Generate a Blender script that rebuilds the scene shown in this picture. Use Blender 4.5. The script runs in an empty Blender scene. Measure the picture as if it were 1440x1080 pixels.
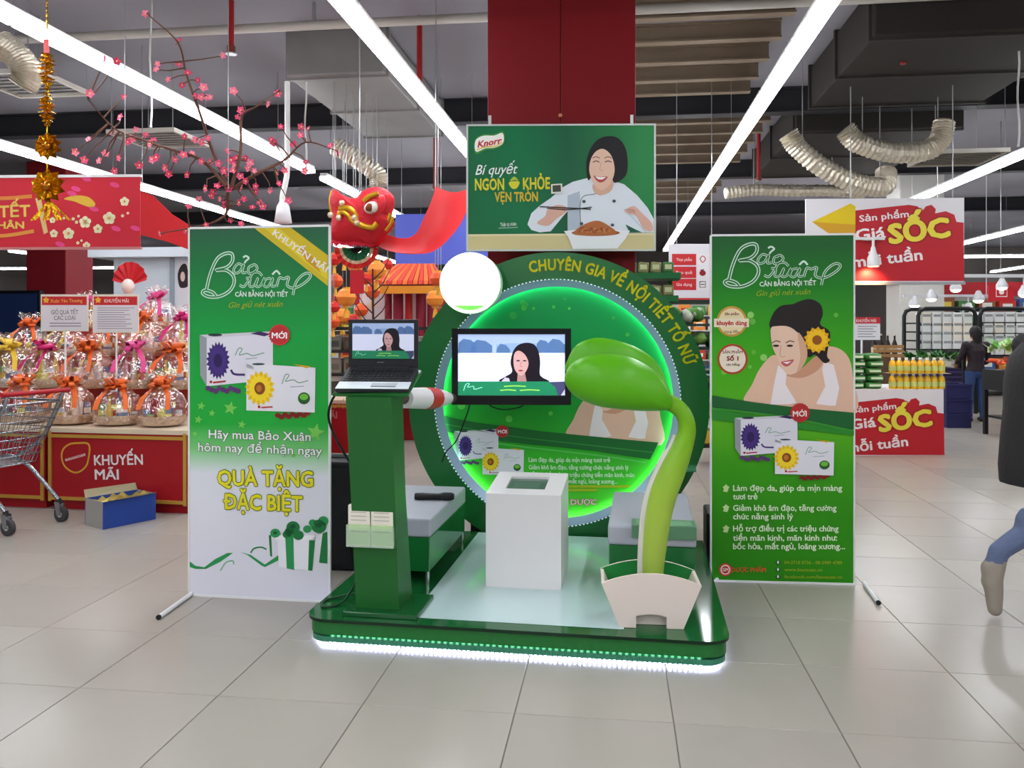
import bpy, bmesh, math, random, unicodedata
from mathutils import Vector, Matrix, noise
R = math.radians
sc = bpy.context.scene
COL = sc.collection
random.seed(7)

# ------------------------------------------------------------------ camera, world, exposure
F, H, HY = 1150.0, 1.48, 460.0            # focal length in pixels, eye height, horizon row (frame 1440 x 1080)
cam_d = bpy.data.cameras.new('camera'); cam = bpy.data.objects.new('camera', cam_d); COL.objects.link(cam)
cam.location = (0, 0, H); cam.rotation_euler = (R(90), 0, 0)
cam_d.sensor_width = 36; cam_d.lens = F / 1440 * 36; cam_d.shift_y = -(540 - HY) / 1440
cam_d.clip_start = 0.05; cam_d.clip_end = 200
sc.camera = cam
w = bpy.data.worlds.new('world'); sc.world = w; w.use_nodes = True
w.node_tree.nodes['Background'].inputs[0].default_value = (0.6, 0.62, 0.65, 1)
w.node_tree.nodes['Background'].inputs[1].default_value = 0.0   # closed hall: no daylight
vs = sc.view_settings
vs.view_transform = 'Standard'; vs.look = 'None'; vs.gamma = 1; vs.use_curve_mapping = False
vs.exposure = 0.0
TUBE = 31.5                                # radiance of the ceiling tubes
TH = R(7.2)                                # the store's axis against the camera's

# ------------------------------------------------------------------ helpers
def P(px, py, d): return Vector(((px - 720) / F * d, d, H - (py - HY) / F * d))
def G(px, py, z=0.0): return P(px, py, F * (H - z) / (py - HY))
def S(u, v, z=0.0):                        # store axes to world
    return Vector((u * math.cos(TH) + v * math.sin(TH), -u * math.sin(TH) + v * math.cos(TH), z))
BO, BA = Vector((-0.019, 3.644, 0)), R(9)  # booth axes to world
def B(u, v, z=0.0):
    return BO + Vector((u * math.cos(BA) + v * math.sin(BA), -u * math.sin(BA) + v * math.cos(BA), z))
def lin(c):
    return tuple((x / 255 / 12.92) if x <= 10 else ((x / 255 + 0.055) / 1.055) ** 2.4 for x in c)
_M = {}
def M(c, rough=0.5, metal=0.0, emit=0.0, noise_s=0.0, bump=0.0, alpha=1.0, var=0.0, spec=0.3):
    key = (c, rough, metal, emit, noise_s, bump, alpha, var, spec)
    if key in _M: return _M[key]
    m = bpy.data.materials.new('mat'); m.use_nodes = True
    nt = m.node_tree; b = nt.nodes['Principled BSDF']; L = lin(c)
    b.inputs['Base Color'].default_value = (*L, 1); b.inputs['Roughness'].default_value = rough
    b.inputs['Metallic'].default_value = metal; b.inputs['Specular IOR Level'].default_value = spec
    if emit:
        b.inputs['Emission Color'].default_value = (*L, 1); b.inputs['Emission Strength'].default_value = emit
    if noise_s:
        tc = nt.nodes.new('ShaderNodeTexCoord'); n = nt.nodes.new('ShaderNodeTexNoise')
        n.inputs['Scale'].default_value = noise_s; n.inputs['Detail'].default_value = 4
        nt.links.new(tc.outputs['Object'], n.inputs['Vector'])
        if bump:
            bp = nt.nodes.new('ShaderNodeBump'); bp.inputs['Strength'].default_value = bump; bp.inputs['Distance'].default_value = 0.02
            nt.links.new(n.outputs['Fac'], bp.inputs['Height']); nt.links.new(bp.outputs['Normal'], b.inputs['Normal'])
        if var:
            mx = nt.nodes.new('ShaderNodeMix'); mx.data_type = 'RGBA'
            mx.inputs['A'].default_value = (*[max(0, x * (1 - var)) for x in L], 1); mx.inputs['B'].default_value = (*[min(1, x * (1 + var)) for x in L], 1)
            nt.links.new(n.outputs['Fac'], mx.inputs['Factor']); nt.links.new(mx.outputs['Result'], b.inputs['Base Color'])
    if alpha < 1: b.inputs['Alpha'].default_value = alpha
    _M[key] = m; return m
def ramp_mat(stops, axis, lo, hi, rough=0.4, radial=None, wob=0.0, spec=0.22):
    """printed colour running along an object axis (or away from a centre)"""
    m = bpy.data.materials.new('print'); m.use_nodes = True; nt = m.node_tree; b = nt.nodes['Principled BSDF']
    tc = nt.nodes.new('ShaderNodeTexCoord'); cr = nt.nodes.new('ShaderNodeValToRGB'); mr = nt.nodes.new('ShaderNodeMapRange')
    mr.inputs['From Min'].default_value = lo; mr.inputs['From Max'].default_value = hi
    if radial:
        vm = nt.nodes.new('ShaderNodeVectorMath'); vm.operation = 'DISTANCE'; vm.inputs[1].default_value = radial
        nt.links.new(tc.outputs['Object'], vm.inputs[0]); src = vm.outputs['Value']
    else:
        sx = nt.nodes.new('ShaderNodeSeparateXYZ'); nt.links.new(tc.outputs['Object'], sx.inputs[0]); src = sx.outputs[axis]
    if wob:
        n = nt.nodes.new('ShaderNodeTexNoise'); n.inputs['Scale'].default_value = 3.0
        nt.links.new(tc.outputs['Object'], n.inputs['Vector'])
        ma = nt.nodes.new('ShaderNodeMath'); ma.operation = 'MULTIPLY_ADD'; ma.inputs[1].default_value = wob
        nt.links.new(n.outputs['Fac'], ma.inputs[0]); nt.links.new(src, ma.inputs[2]); src = ma.outputs[0]
    nt.links.new(src, mr.inputs['Value']); nt.links.new(mr.outputs[0], cr.inputs[0]); nt.links.new(cr.outputs[0], b.inputs['Base Color'])
    e = cr.color_ramp.elements
    while len(e) < len(stops): e.new(0.5)
    for el, (p, c) in zip(e, stops): el.position = p; el.color = (*lin(c), 1)
    b.inputs['Roughness'].default_value = rough; b.inputs['Specular IOR Level'].default_value = spec
    return m
def film_mat(tint, fac, rough=0.12):
    """clear crinkled film: part of the light passes, part is mirrored"""
    m = bpy.data.materials.new('film'); m.use_nodes = True; nt = m.node_tree; nt.nodes.remove(nt.nodes['Principled BSDF'])
    t = nt.nodes.new('ShaderNodeBsdfTransparent'); g = nt.nodes.new('ShaderNodeBsdfGlossy'); mx = nt.nodes.new('ShaderNodeMixShader')
    g.inputs['Roughness'].default_value = rough; g.inputs['Color'].default_value = (*lin(tint), 1); mx.inputs[0].default_value = fac
    tc = nt.nodes.new('ShaderNodeTexCoord'); n = nt.nodes.new('ShaderNodeTexNoise'); n.inputs['Scale'].default_value = 14; bp = nt.nodes.new('ShaderNodeBump')
    bp.inputs['Strength'].default_value = 0.9; bp.inputs['Distance'].default_value = 0.03
    nt.links.new(tc.outputs['Object'], n.inputs['Vector']); nt.links.new(n.outputs['Fac'], bp.inputs['Height']); nt.links.new(bp.outputs['Normal'], g.inputs['Normal'])
    nt.links.new(t.outputs[0], mx.inputs[1]); nt.links.new(g.outputs[0], mx.inputs[2])
    nt.links.new(mx.outputs[0], nt.nodes['Material Output'].inputs[0]); return m

class MB:
    """collects shapes, then becomes ONE mesh object"""
    def __init__(s): s.v = []; s.f = []; s.m = []; s.mats = []; s.sm = []
    def _mi(s, m):
        if m not in s.mats: s.mats.append(m)
        return s.mats.index(m)
    def add(s, vs, fs, m, smooth=False):
        o = len(s.v); i = s._mi(m); s.v += [tuple(p) for p in vs]
        for f in fs: s.f.append([k + o for k in f]); s.m.append(i); s.sm.append(smooth)
        return s
    def box(s, c, d, m, rot=None, taper=1.0):
        x, y, z = [k / 2 for k in d]; vs = []
        for sz in (-1, 1):
            t = taper if sz > 0 else 1
            for sx, sy in ((-1, -1), (1, -1), (1, 1), (-1, 1)): vs.append(Vector((sx * x * t, sy * y * t, sz * z)))
        if rot: vs = [rot @ p for p in vs]
        c = Vector(c)
        return s.add([p + c for p in vs], [(0, 3, 2, 1), (4, 5, 6, 7), (0, 1, 5, 4), (1, 2, 6, 5), (2, 3, 7, 6), (3, 0, 4, 7)], m)
    def rbox(s, c, d, m, r=0.01, rot=None):
        bm = bmesh.new(); bmesh.ops.create_cube(bm, size=1)
        for v in bm.verts: v.co = Vector((v.co.x * d[0], v.co.y * d[1], v.co.z * d[2]))
        bmesh.ops.bevel(bm, geom=bm.edges[:], offset=min(r, min(d) * 0.45), segments=2, affect='EDGES', profile=0.5)
        c = Vector(c); vs = [((rot @ v.co) if rot else v.co) + c for v in bm.verts]
        bm.verts.index_update(); fs = [[v.index for v in f.verts] for f in bm.faces]; bm.free()
        return s.add(vs, fs, m)
    def quad(s, pts, m): return s.add(pts, [tuple(range(len(pts)))], m)
    def prism(s, pts, a, m, m2=None):
        """pts: closed loop of 3D points, a: extrusion vector"""
        n = len(pts); a = Vector(a); vs = [Vector(p) for p in pts] + [Vector(p) + a for p in pts]
        s.add(vs, [tuple(range(n))[::-1], tuple(range(n, 2 * n))], m)
        return s.add(vs, [(i, (i + 1) % n, n + (i + 1) % n, n + i) for i in range(n)], m2 or m)
    def tube(s, pts, r, m, n=8, caps=True, smooth=True):
        pts = [Vector(p) for p in pts]; k = len(pts); rs = r if isinstance(r, (list, tuple)) else [r] * k
        vs = []; up = None
        for i, p in enumerate(pts):
            t = (pts[min(i + 1, k - 1)] - pts[max(i - 1, 0)]); t = t.normalized() if t.length > 1e-9 else Vector((0, 0, 1))
            if up is None: up = Vector((0, 0, 1)) if abs(t.z) < 0.9 else Vector((0, 1, 0))
            a = t.cross(up)
            if a.length < 1e-6: a = t.orthogonal()
            a.normalize(); b = a.cross(t).normalized(); up = b
            for j in range(n):
                q = 2 * math.pi * j / n; vs.append(p + (a * math.cos(q) + b * math.sin(q)) * rs[i])
        fs = [(i * n + j, i * n + (j + 1) % n, (i + 1) * n + (j + 1) % n, (i + 1) * n + j) for i in range(k - 1) for j in range(n)]
        s.add(vs, fs, m, smooth)
        if caps: s.add(vs, [tuple(range(n))[::-1], tuple(range((k - 1) * n, k * n))], m)
        return s
    def cyl(s, a, b, r, m, n=12, r2=None): return s.tube([a, b], [r, r if r2 is None else r2], m, n)
    def lathe(s, prof, m, c=(0, 0, 0), n=16, smooth=True, wob=0.0, sq=1.0):
        c = Vector(c); vs = []; k = len(prof)
        for r, z in prof:
            for j in range(n):
                q = 2 * math.pi * j / n; rr = r * (1 + (random.uniform(-wob, wob) if wob else 0))
                vs.append(c + Vector((math.cos(q) * rr, math.sin(q) * rr * sq, z)))
        fs = [(i * n + j, i * n + (j + 1) % n, (i + 1) * n + (j + 1) % n, (i + 1) * n + j) for i in range(k - 1) for j in range(n)]
        s.add(vs, fs, m, smooth)
        return s.add(vs, [tuple(range(n))[::-1], tuple(range((k - 1) * n, k * n))], m)
    def ball(s, c, r, m, n=10, wob=0.0):
        r = Vector(r) if isinstance(r, (tuple, list, Vector)) else Vector((r, r, r)); c = Vector(c); vs = []; k = n // 2
        for i in range(1, k):
            for j in range(n):
                p, q = math.pi * i / k, 2 * math.pi * j / n; e = 1 + (random.uniform(-wob, wob) if wob else 0)
                vs.append(c + Vector((math.sin(p) * math.cos(q) * r.x, math.sin(p) * math.sin(q) * r.y, math.cos(p) * r.z)) * e if not wob else
                          c + Vector((math.sin(p) * math.cos(q) * r.x * e, math.sin(p) * math.sin(q) * r.y * e, math.cos(p) * r.z * e)))
        a = len(vs); vs += [c + Vector((0, 0, r.z)), c - Vector((0, 0, r.z))]
        fs = [(i * n + j, (i + 1) * n + j, (i + 1) * n + (j + 1) % n, i * n + (j + 1) % n) for i in range(k - 2) for j in range(n)]
        fs += [(a, j, (j + 1) % n) for j in range(n)] + [(a + 1, (k - 2) * n + (j + 1) % n, (k - 2) * n + j) for j in range(n)]
        return s.add(vs, fs, m, True)
    def inflate(s, loop, th, m, y0=0.0, rings=6, front=True, back=True, flat=1.0):
        """closed (x,z) outline swollen to both sides of the plane y = y0"""
        n = len(loop); cx = sum(p[0] for p in loop) / n; cz = sum(p[1] for p in loop) / n
        for sgn in ([-1] if front else []) + ([1] if back else []):
            vs = []
            for i in range(rings):
                a = math.pi / 2 * i / rings; k = math.cos(a) ** flat
                for x, z in loop: vs.append((cx + (x - cx) * k, y0 + sgn * th * math.sin(a), cz + (z - cz) * k))
            vs.append((cx, y0 + sgn * th, cz))
            fs = [(i * n + j, i * n + (j + 1) % n, (i + 1) * n + (j + 1) % n, (i + 1) * n + j) for i in range(rings - 1) for j in range(n)]
            fs += [((rings - 1) * n + j, (rings - 1) * n + (j + 1) % n, rings * n) for j in range(n)]
            s.add(vs, fs, m, True)
        return s
    def mesh(s, name):
        me = bpy.data.meshes.new(name); me.from_pydata(s.v, [], s.f)
        for m in s.mats: me.materials.append(m)
        me.polygons.foreach_set('material_index', s.m); me.polygons.foreach_set('use_smooth', s.sm); me.update()
        return me
    def build(s, name, parent=None, loc=None, rz=0.0):
        o = bpy.data.objects.new(name, s.mesh(name)); COL.objects.link(o)
        if parent: o.parent = parent
        if loc is not None: o.location = loc
        o.rotation_euler.z = rz
        return o
def tag(o, label, cat, group=None, kind=None):
    if label: o['label'] = label
    if cat: o['category'] = cat
    if group: o['group'] = group
    if kind: o['kind'] = kind
    return o
def thing(name, label, cat, loc=(0, 0, 0), rz=0.0, group=None):
    o = bpy.data.objects.new(name, None); COL.objects.link(o); o.location = loc; o.rotation_euler.z = rz
    o.empty_display_size = 0.1
    return tag(o, label, cat, group)
def copy_tree(o, parent=None):
    c = o.copy(); COL.objects.link(c); c.parent = parent
    for ch in list(o.children): copy_tree(ch, c)
    return c
def struct(o): o['kind'] = 'structure'; return o
def smooth_loop(pts, k=4):
    n = len(pts); out = []
    for i in range(n):
        a, b, c, d = [Vector(pts[(i + j) % n]) for j in (-1, 0, 1, 2)]
        for q in range(k):
            t = q / k
            out.append(0.5 * ((2 * b) + (c - a) * t + (2 * a - 5 * b + 4 * c - d) * t * t + (-a + 3 * b - 3 * c + d) * t ** 3))
    return out
def smooth_line(pts, k=5):
    pts = [Vector(p) for p in pts]; e = [pts[0] * 2 - pts[1]] + pts + [pts[-1] * 2 - pts[-2]]; out = []
    for i in range(1, len(e) - 2):
        a, b, c, d = e[i - 1:i + 3]
        for q in range(k):
            t = q / k
            out.append(0.5 * ((2 * b) + (c - a) * t + (2 * a - 5 * b + 4 * c - d) * t * t + (-a + 3 * b - 3 * c + d) * t ** 3))
    return out + [pts[-1]]
def text_mesh(s, bold=0.0, shear=0.0, res=2):
    bars = []; horns = []
    dec = [unicodedata.normalize('NFD', ch) for ch in s]
    if any('\u031b' in d for d in dec):   # horned vowels: plain vowel with its own horn
        pl = [unicodedata.normalize('NFC', d.replace('\u031b', '')) for d in dec]
        for i, d in enumerate(dec):
            if '\u031b' in d:
                b = d[0]; xr = max(v.x for v in text_mesh(''.join(pl[:i]).replace('Đ', 'D') + b, 0, 0, 1)[0]); y = 0.68 if b.isupper() else 0.46
                horns.append((xr + shear * y, y))
        s = ''.join(pl)
    if 'Đ' in s:                           # the crossed D is set as a D with its own bar
        for i, ch in enumerate(s):
            if ch == 'Đ':
                xr = max(v.x for v in text_mesh(s[:i].replace('Đ', 'D') + 'D', 0, shear, 1)[0]); d, _ = text_mesh('D', 0, shear, 1); xl = xr - (max(v.x for v in d) - min(v.x for v in d)); bars.append((xl - 0.09, xl + 0.27))
        s = s.replace('Đ', 'D')
    fc = bpy.data.curves.new('t', 'FONT'); fc.body = s; fc.resolution_u = res; fc.shear = shear
    ob = bpy.data.objects.new('t', fc); me = bpy.data.meshes.new_from_object(ob)
    vs = [v.co.copy() for v in me.vertices]; fs = [tuple(p.vertices) for p in me.polygons]
    bpy.data.objects.remove(ob); bpy.data.curves.remove(fc); bpy.data.meshes.remove(me)
    for x0, x1 in bars:
        o = len(vs); vs += [Vector((x0, 0.315, 0)), Vector((x1, 0.315, 0)), Vector((x1, 0.395, 0)), Vector((x0, 0.395, 0))]; fs.append((o, o + 1, o + 2, o + 3))
    for x, y in horns:
        o = len(vs); vs += [Vector((x - 0.06, y - 0.07, 0)), Vector((x + 0.05, y - 0.04, 0)), Vector((x + 0.11, y + 0.07, 0)), Vector((x + 0.03, y + 0.07, 0)), Vector((x, y + 0.01, 0)), Vector((x - 0.06, y, 0))]; fs.append((o, o + 1, o + 2, o + 3, o + 4, o + 5))
    if bold > 0.004:                       # heavier strokes: the same letters stacked around their place
        n = 8 if bold < 0.05 else 12; V, Fs = list(vs), list(fs)
        for i in range(n):
            a = 2 * math.pi * i / n; d = Vector((math.cos(a) * bold, math.sin(a) * bold, 0)); o = len(V)
            d.z = -4e-5 * (i + 1); V += [v + d for v in vs]; Fs += [tuple(k + o for k in f) for f in fs]
        vs, fs = V, Fs
    return vs, fs

class Panel:
    """a flat upright printed sheet; photo pixels are carried onto its plane"""
    def __init__(s, root, y0=0.0):
        s.root = root; s.o = Vector(root.location); a = root.rotation_euler.z
        s.ex = Vector((math.cos(a), math.sin(a), 0)); s.n = Vector((math.sin(a), -math.cos(a), 0)); s.y0 = y0; s.mb = None
        s.o = s.o + s.n * (-y0)
        s.map = None
    def uv(s, px, py):
        if s.map: px, py = s.map(px, py)
        D = Vector(((px - 720) / F, 1, -(py - HY) / F)); C = Vector((0, 0, H))
        t = (s.o - C).dot(s.n) / D.dot(s.n); p = C + D * t
        return Vector(((p - s.o).dot(s.ex), p.z - s.root.location.z))
    def begin(s): s.mb = MB(); return s
    def end(s, name, parent=None): o = s.mb.build(name, parent or s.root); s.mb = None; return o
    def nx(s, name): s.end(name); return s.begin()
    def yy(s, layer): return s.y0 - 0.0007 * layer
    def poly(s, pts, c, layer=1, smooth=False, mat=None):
        q = [s.uv(*p) for p in pts]
        if smooth: q = smooth_loop(q)
        s.mb.quad([(p.x, s.yy(layer), p.y) for p in q], mat or M(c)); return s
    def ell(s, cx, cy, rx, ry, c, layer=1, n=24, mat=None, rot=0.0):
        return s.poly([(cx + rx * math.cos(t) * math.cos(rot) - ry * math.sin(t) * math.sin(rot), cy + rx * math.cos(t) * math.sin(rot) + ry * math.sin(t) * math.cos(rot)) for t in [2 * math.pi * i / n for i in range(n)]], c, layer, mat=mat)
    def star(s, cx, cy, r, c, layer=1, n=5, inner=0.45, rot=0.0, sx=1.0, mat=None):
        return s.poly([(cx + sx * (r if i % 2 == 0 else r * inner) * math.sin(math.pi * i / n + rot), cy - (r if i % 2 == 0 else r * inner) * math.cos(math.pi * i / n + rot)) for i in range(2 * n)], c, layer, mat=mat)
    def line(s, pts, wpx, c, layer=1, smooth=True, mat=None):
        q = [s.uv(*p) for p in pts]; wl = (s.uv(pts[0][0] + wpx, pts[0][1]) - s.uv(*pts[0])).length / 2
        if smooth and len(q) > 2: q = smooth_line(q, 6)
        L, Rr = [], []
        for i, p in enumerate(q):
            t = q[min(i + 1, len(q) - 1)] - q[max(i - 1, 0)]
            t = t.normalized() if t.length > 1e-9 else Vector((1, 0)); nn = Vector((-t.y, t.x)) * wl; L.append(p + nn); Rr.append(p - nn)
        y = s.yy(layer); k = len(q)
        s.mb.add([(p.x, y, p.y) for p in L + Rr], [(i, i + 1, k + i + 1, k + i) for i in range(k - 1)], mat or M(c)); return s
    def text(s, body, x0, y0, x1, y1, cap, c, layer=3, bold=0.015, shear=0.0, outline=None, ow=0.05, mat=None, res=2, deep=0.0):
        p0, p1 = s.uv(x0, y0), s.uv(x1, y1); ex = (p1 - p0); W = ex.length; ex.normalize(); ez = Vector((-ex.y, ex.x))
        ch = (s.uv(x0, y0 - cap) - p0).length
        jobs = [(bold, layer, mat or M(c))]
        if outline: jobs.insert(0, (bold + ow, layer - 1.0, M(outline)))
        base, _ = text_mesh(body, 0, shear, 1); lo = min(v.x for v in base); hi = max(v.x for v in base)
        for bo, ly, mt in jobs:
            vs, fs = text_mesh(body, bo, shear, res); k = W / (hi - lo); kz = ch / 0.70
            out = []
            for v in vs:
                q = p0 + ex * ((v.x - lo) * k) + ez * (v.y * kz); out.append((q.x, s.yy(ly) - deep + v.z, q.y))
            s.mb.add(out, fs, mt)
        return s

# ------------------------------------------------------------------ structure: floor, walls, ceiling
ZC = 4.75
def slab(name, u0, u1, v0, v1, z0, z1, m):
    mb = MB(); mb.box(((u0 + u1) / 2, (v0 + v1) / 2, (z0 + z1) / 2), (u1 - u0, v1 - v0, z1 - z0), m)
    return mb.build(name, None, (0, 0, 0), -TH)
floor = struct(slab('floor', -26, 28, -14, 36, -0.2, -0.004, M((120, 112, 102), 0.7, noise_s=3, var=0.1)))
tile_m = []
for i, c in enumerate(((167, 160, 151), (170, 163, 153), (164, 157, 149))):
    tile_m.append(M(c, 0.24, noise_s=5.0 + i, var=0.03))
def tile_mesh(m):
    a, b = 0.298, 0.2965; vs = []
    for k, z in ((a, -0.008), (a, -0.0015), (b, 0.0)): vs += [(-k, -k, z), (k, -k, z), (k, k, z), (-k, k, z)]
    mb = MB(); mb.add(vs, [(8, 9, 10, 11)] + [(o + i, o + (i + 1) % 4, o + 4 + (i + 1) % 4, o + 4 + i) for o in (0, 4) for i in range(4)], m)
    return mb.mesh('tile')
tms = [tile_mesh(m) for m in tile_m]
cells = []
for i in range(-44, 47):
    for j in range(-23, 59):
        u, v = 0.217 + 0.6 * (i + 0.5), 0.11 + 0.6 * (j + 0.5)
        if not (-25.7 < u < 27.7 and -13.7 < v < 35.7): continue
        p = S(u, v); near = p.y > 2.2 and abs(p.x) < p.y * 0.63 + 0.45 and p.y < 12
        under = abs(u - 0) < 0
        cells.append((0 if near else 1, p.y, u, v))
cells.sort()
rest = MB()
for k, (far, d, u, v) in enumerate(cells):
    if k < 300 and not far:
        o = bpy.data.objects.new('tile', tms[random.randrange(3)]); COL.objects.link(o); o.parent = floor; o.location = (u, v, 0)
    else:
        a = 0.298; rest.quad([(u - a, v - a, 0), (u + a, v - a, 0), (u + a, v + a, 0), (u - a, v + a, 0)], tile_m[random.randrange(3)])
o = rest.build('tile_field', floor); o['kind'] = 'stuff'

wall_c = M((120, 112, 108), 0.7, noise_s=0.6, var=0.25)
for nm, a in (('wall_back', (-26, 28, 35.8, 36)), ('wall_front', (-26, 28, -14, -13.8)), ('wall_left', (-26, -25.8, -13.8, 35.8)), ('wall_right', (27.8, 28, -13.8, 35.8))):
    struct(slab(nm, *a, -0.004, ZC, wall_c))
struct(slab('ceiling', -26, 28, -14, 36, ZC, ZC + 0.2, M((124, 121, 128), 0.8, noise_s=0.5, var=0.22)))

# ------------------------------------------------------------------ ceiling lights
tube_m = M((246, 250, 255), 0.4, emit=TUBE); white_metal = M((225, 225, 225), 0.4); wire_m = M((150, 150, 150), 0.4, 0.6)
ZL = 3.7
def light_row(u, v0, v1, label, seg=1.5, cross=False, wd=0.13, z=ZL, off=''):
    t = thing('light_row' + off, label, 'strip light', S(u, v0, z) if not cross else S(v0, u, z), -TH if not cross else -TH - R(90), 'ceiling strip lights')
    n = max(1, round((v1 - v0) / seg)); L = (v1 - v0) / n
    hb = MB(); hb.box((0, (v1 - v0) / 2, 0.045), (wd * 0.8, v1 - v0, 0.05), white_metal); hb.build('housing', t)
    tm = MB(); tm.box((0, 0, -0.005), (wd, L - 0.03, 0.05), tube_m); me = tm.mesh('tube')
    hm = MB(); hm.cyl((0, 0, 0.07), (0, 0, ZC - z), 0.004, wire_m, 5); hme = hm.mesh('hanger')
    for i in range(n):
        o = bpy.data.objects.new('tube' + off, me); COL.objects.link(o); o.parent = t; o.location = (0, (i + 0.5) * L, 0)
        if i % 4 == 0:
            o = bpy.data.objects.new('hanger', hme); COL.objects.link(o); o.parent = t; o.location = (0, (i + 0.2) * L, 0)
    return t
light_row(-1.845, 4.0, 24, 'long white strip light running to the left top corner of the chef poster')
light_row(1.435, 4.0, 24, 'long white strip light passing right of the red pillar')
light_row(-4.3, 4.0, 11.2, 'long white strip light above the blossom branches')
light_row(-4.3, 11.7, 19, 'white strip light running behind the lion head')
light_row(-7.47, 5, 34, 'long white strip light passing behind the red new year banner')
light_row(-17.5, 21.8, 24.6, 'short white strip light far off above the dark blue screen', 1.4)
light_row(5.2, 5, 24, 'long white strip light passing above the arrow sign', 1.5)
light_row(9.15, 8, 26, 'white strip light above the fresh produce racks', 3)
light_row(15.0, 30, 35, 'white strip light in the farthest produce aisle', 2.5)
for i, u in enumerate((-7.47, -4.3, -1.845, 1.435, 5.2, 9.15)):
    light_row(u, -12, 2.6, 'white strip light over the open shop floor facing the booth', 4.9, off='_offscreen')
light_row(28.5, -24.5, -17.5, 'white strip light running crosswise above the dark blue screen', 2.9, True)
light_row(27.4, 10.8, 14.0, 'white strip light running crosswise above the produce spotlights', 1.6, True)

# ------------------------------------------------------------------ ceiling services
DUCTS = [(-3.0, 10.0, 1.1, 3.0), (3.4, 9.3, 2.0, 2.6), (6.3, 9.6, 2.2, 3.0), (3.6, 13.6, 2.2, 3.6)]
def ct(p):                                  # height of whatever closes the space above p
    u, v = p.x * math.cos(TH) - p.y * math.sin(TH), p.x * math.sin(TH) + p.y * math.cos(TH)
    return ZC - 0.57 if any(abs(u - a) < c / 2 + .05 and abs(v - b) < d / 2 + .05 for a, b, c, d in DUCTS) else ZC - 0.001
dark_steel = M((38, 38, 42), 0.6); grey_duct = M((120, 118, 116), 0.55, 0.3, noise_s=2, var=0.2); brown_st = M((122, 106, 88), 0.65, noise_s=2, var=0.25)
red_pipe = M((140, 25, 28), 0.45)
def bar(name, label, cat, p0, p1, sec, m, group):
    c = (Vector(p0) + Vector(p1)) / 2; d = Vector(p1) - Vector(p0)
    mb = MB(); L = d.length; wd, ht = sec
    tf = 0.02
    mb.box((0, 0, ht / 2 - tf / 2), (L, wd, tf), m); mb.box((0, 0, -ht / 2 + tf / 2), (L, wd, tf), m); mb.box((0, 0, 0), (L, wd * 0.25, ht - 2 * tf), m)
    o = mb.build(name, None, c, math.atan2(d.y, d.x)); return tag(o, label, cat, group)
for v, lab in ((11.6, 'dark steel ceiling beam just above the chef poster'), (16.5, 'dark steel ceiling beam beyond the flexible ducts'), (22, 'dark steel ceiling beam far down the hall'), (6.4, 'dark steel ceiling beam above the red pillar')):
    bar('ceiling_beam', lab, 'beam', S(-20, v, ZC - 0.17), S(24, v, ZC - 0.17), (0.22, 0.34), dark_steel, 'dark ceiling beams')
k = 0
for v in [7.6, 8.3, 9.0, 9.7, 10.4, 11.0, 12.6, 13.3, 14.0, 14.8, 15.6, 17.4, 18.3, 19.2, 20.2]:
    bar('ceiling_purlin', 'brown ceiling purlin to the right of the red pillar', 'purlin', S(-0.9, v, ZC - 0.10), S(1.75 if v < 12 else 2.3, v, ZC - 0.10), (0.12, 0.2), brown_st, 'brown purlins')
for u0, v0, wd, ln, lab in ((-3.0, 10.0, 1.1, 3.0, 'wide grey ventilation duct above the blossom branches'), (3.4, 9.3, 2.0, 2.6, 'wide darkened duct above the flexible ducts'), (6.3, 9.6, 2.2, 3.0, 'wide added dark duct above the white vent panel'), (3.6, 13.6, 2.2, 3.6, 'added dark duct above the level silver duct')):  # ducts on the right darkened, two of them added, to deepen the dark ceiling
    mb = MB(); c = S(u0, v0, ZC - 0.3); mb.rbox((0, 0, 0), (wd, ln, 0.5), grey_duct if u0 < 0 else M((44, 41, 38), 0.75, spec=0.1), 0.02)
    for y in (-ln / 2 + 0.1, 0, ln / 2 - 0.1): mb.box((0, y, 0), (wd + 0.06, 0.05, 0.54), grey_duct if u0 < 0 else M((50, 47, 44), 0.75, spec=0.1))
    tag(mb.build('ventilation_duct', None, c, -TH), lab, 'duct')
mb = MB(); mb.cyl((0, 0, 0), (0, 15, 0), 0.045, M((165, 160, 152), 0.4), 10)
for y in (2, 5, 8, 11, 14): mb.box((0, y, 0.115), (0.03, 0.03, 0.23), wire_m)
tag(mb.build('water_pipe', None, S(-8, 7.9, ZC - 0.24), -TH - R(90)), 'long pale pipe crossing under the ceiling above the blossoms', 'pipe')
mb = MB(); mb.cyl((0, 0, 0), (0, 16, 0), 0.045, M((150, 140, 120), 0.4), 10)
for y in (2, 5, 8, 11, 14): mb.box((0, y, 0.115), (0.03, 0.03, 0.23), wire_m)
tag(mb.build('water_pipe', None, S(2.4, 7.3, ZC - 0.24), -TH - R(90)), 'long pale pipe crossing under the ceiling right of the pillar', 'pipe')
for px, py0, py1, d, lab in ((325, -40, 68, 8.2, 'red sprinkler drop pipe above the blossoms'), (1270, -40, 38, 8.4, 'red sprinkler drop pipe above the flexible ducts'), (1067, 190, 250, 13, 'red sprinkler drop pipe beside the right strip light'), (590, -60, 120, 8.6, 'long red drop pipe left of the pillar'), (612, 195, 262, 12.8, 'dark red drop pipe above the red lion cloth')):
    a = P(px, py1, d); mb = MB(); top = ct(a) - a.z
    mb.cyl((0, 0, 0), (0, 0, top), 0.03, red_pipe, 8); mb.cyl((0, 0, -0.05), (0, 0, 0.02), 0.045, M((120, 60, 50), 0.4, 0.5), 8); mb.cyl((0, 0, -0.06), (0, 0, -0.05), 0.06, wire_m, 10)
    tag(mb.build('sprinkler_pipe', None, a), lab, 'pipe', 'red sprinkler drops')
foil = M((205, 196, 178), 0.35, 0.55, noise_s=30, bump=0.6, var=0.2)
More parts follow.
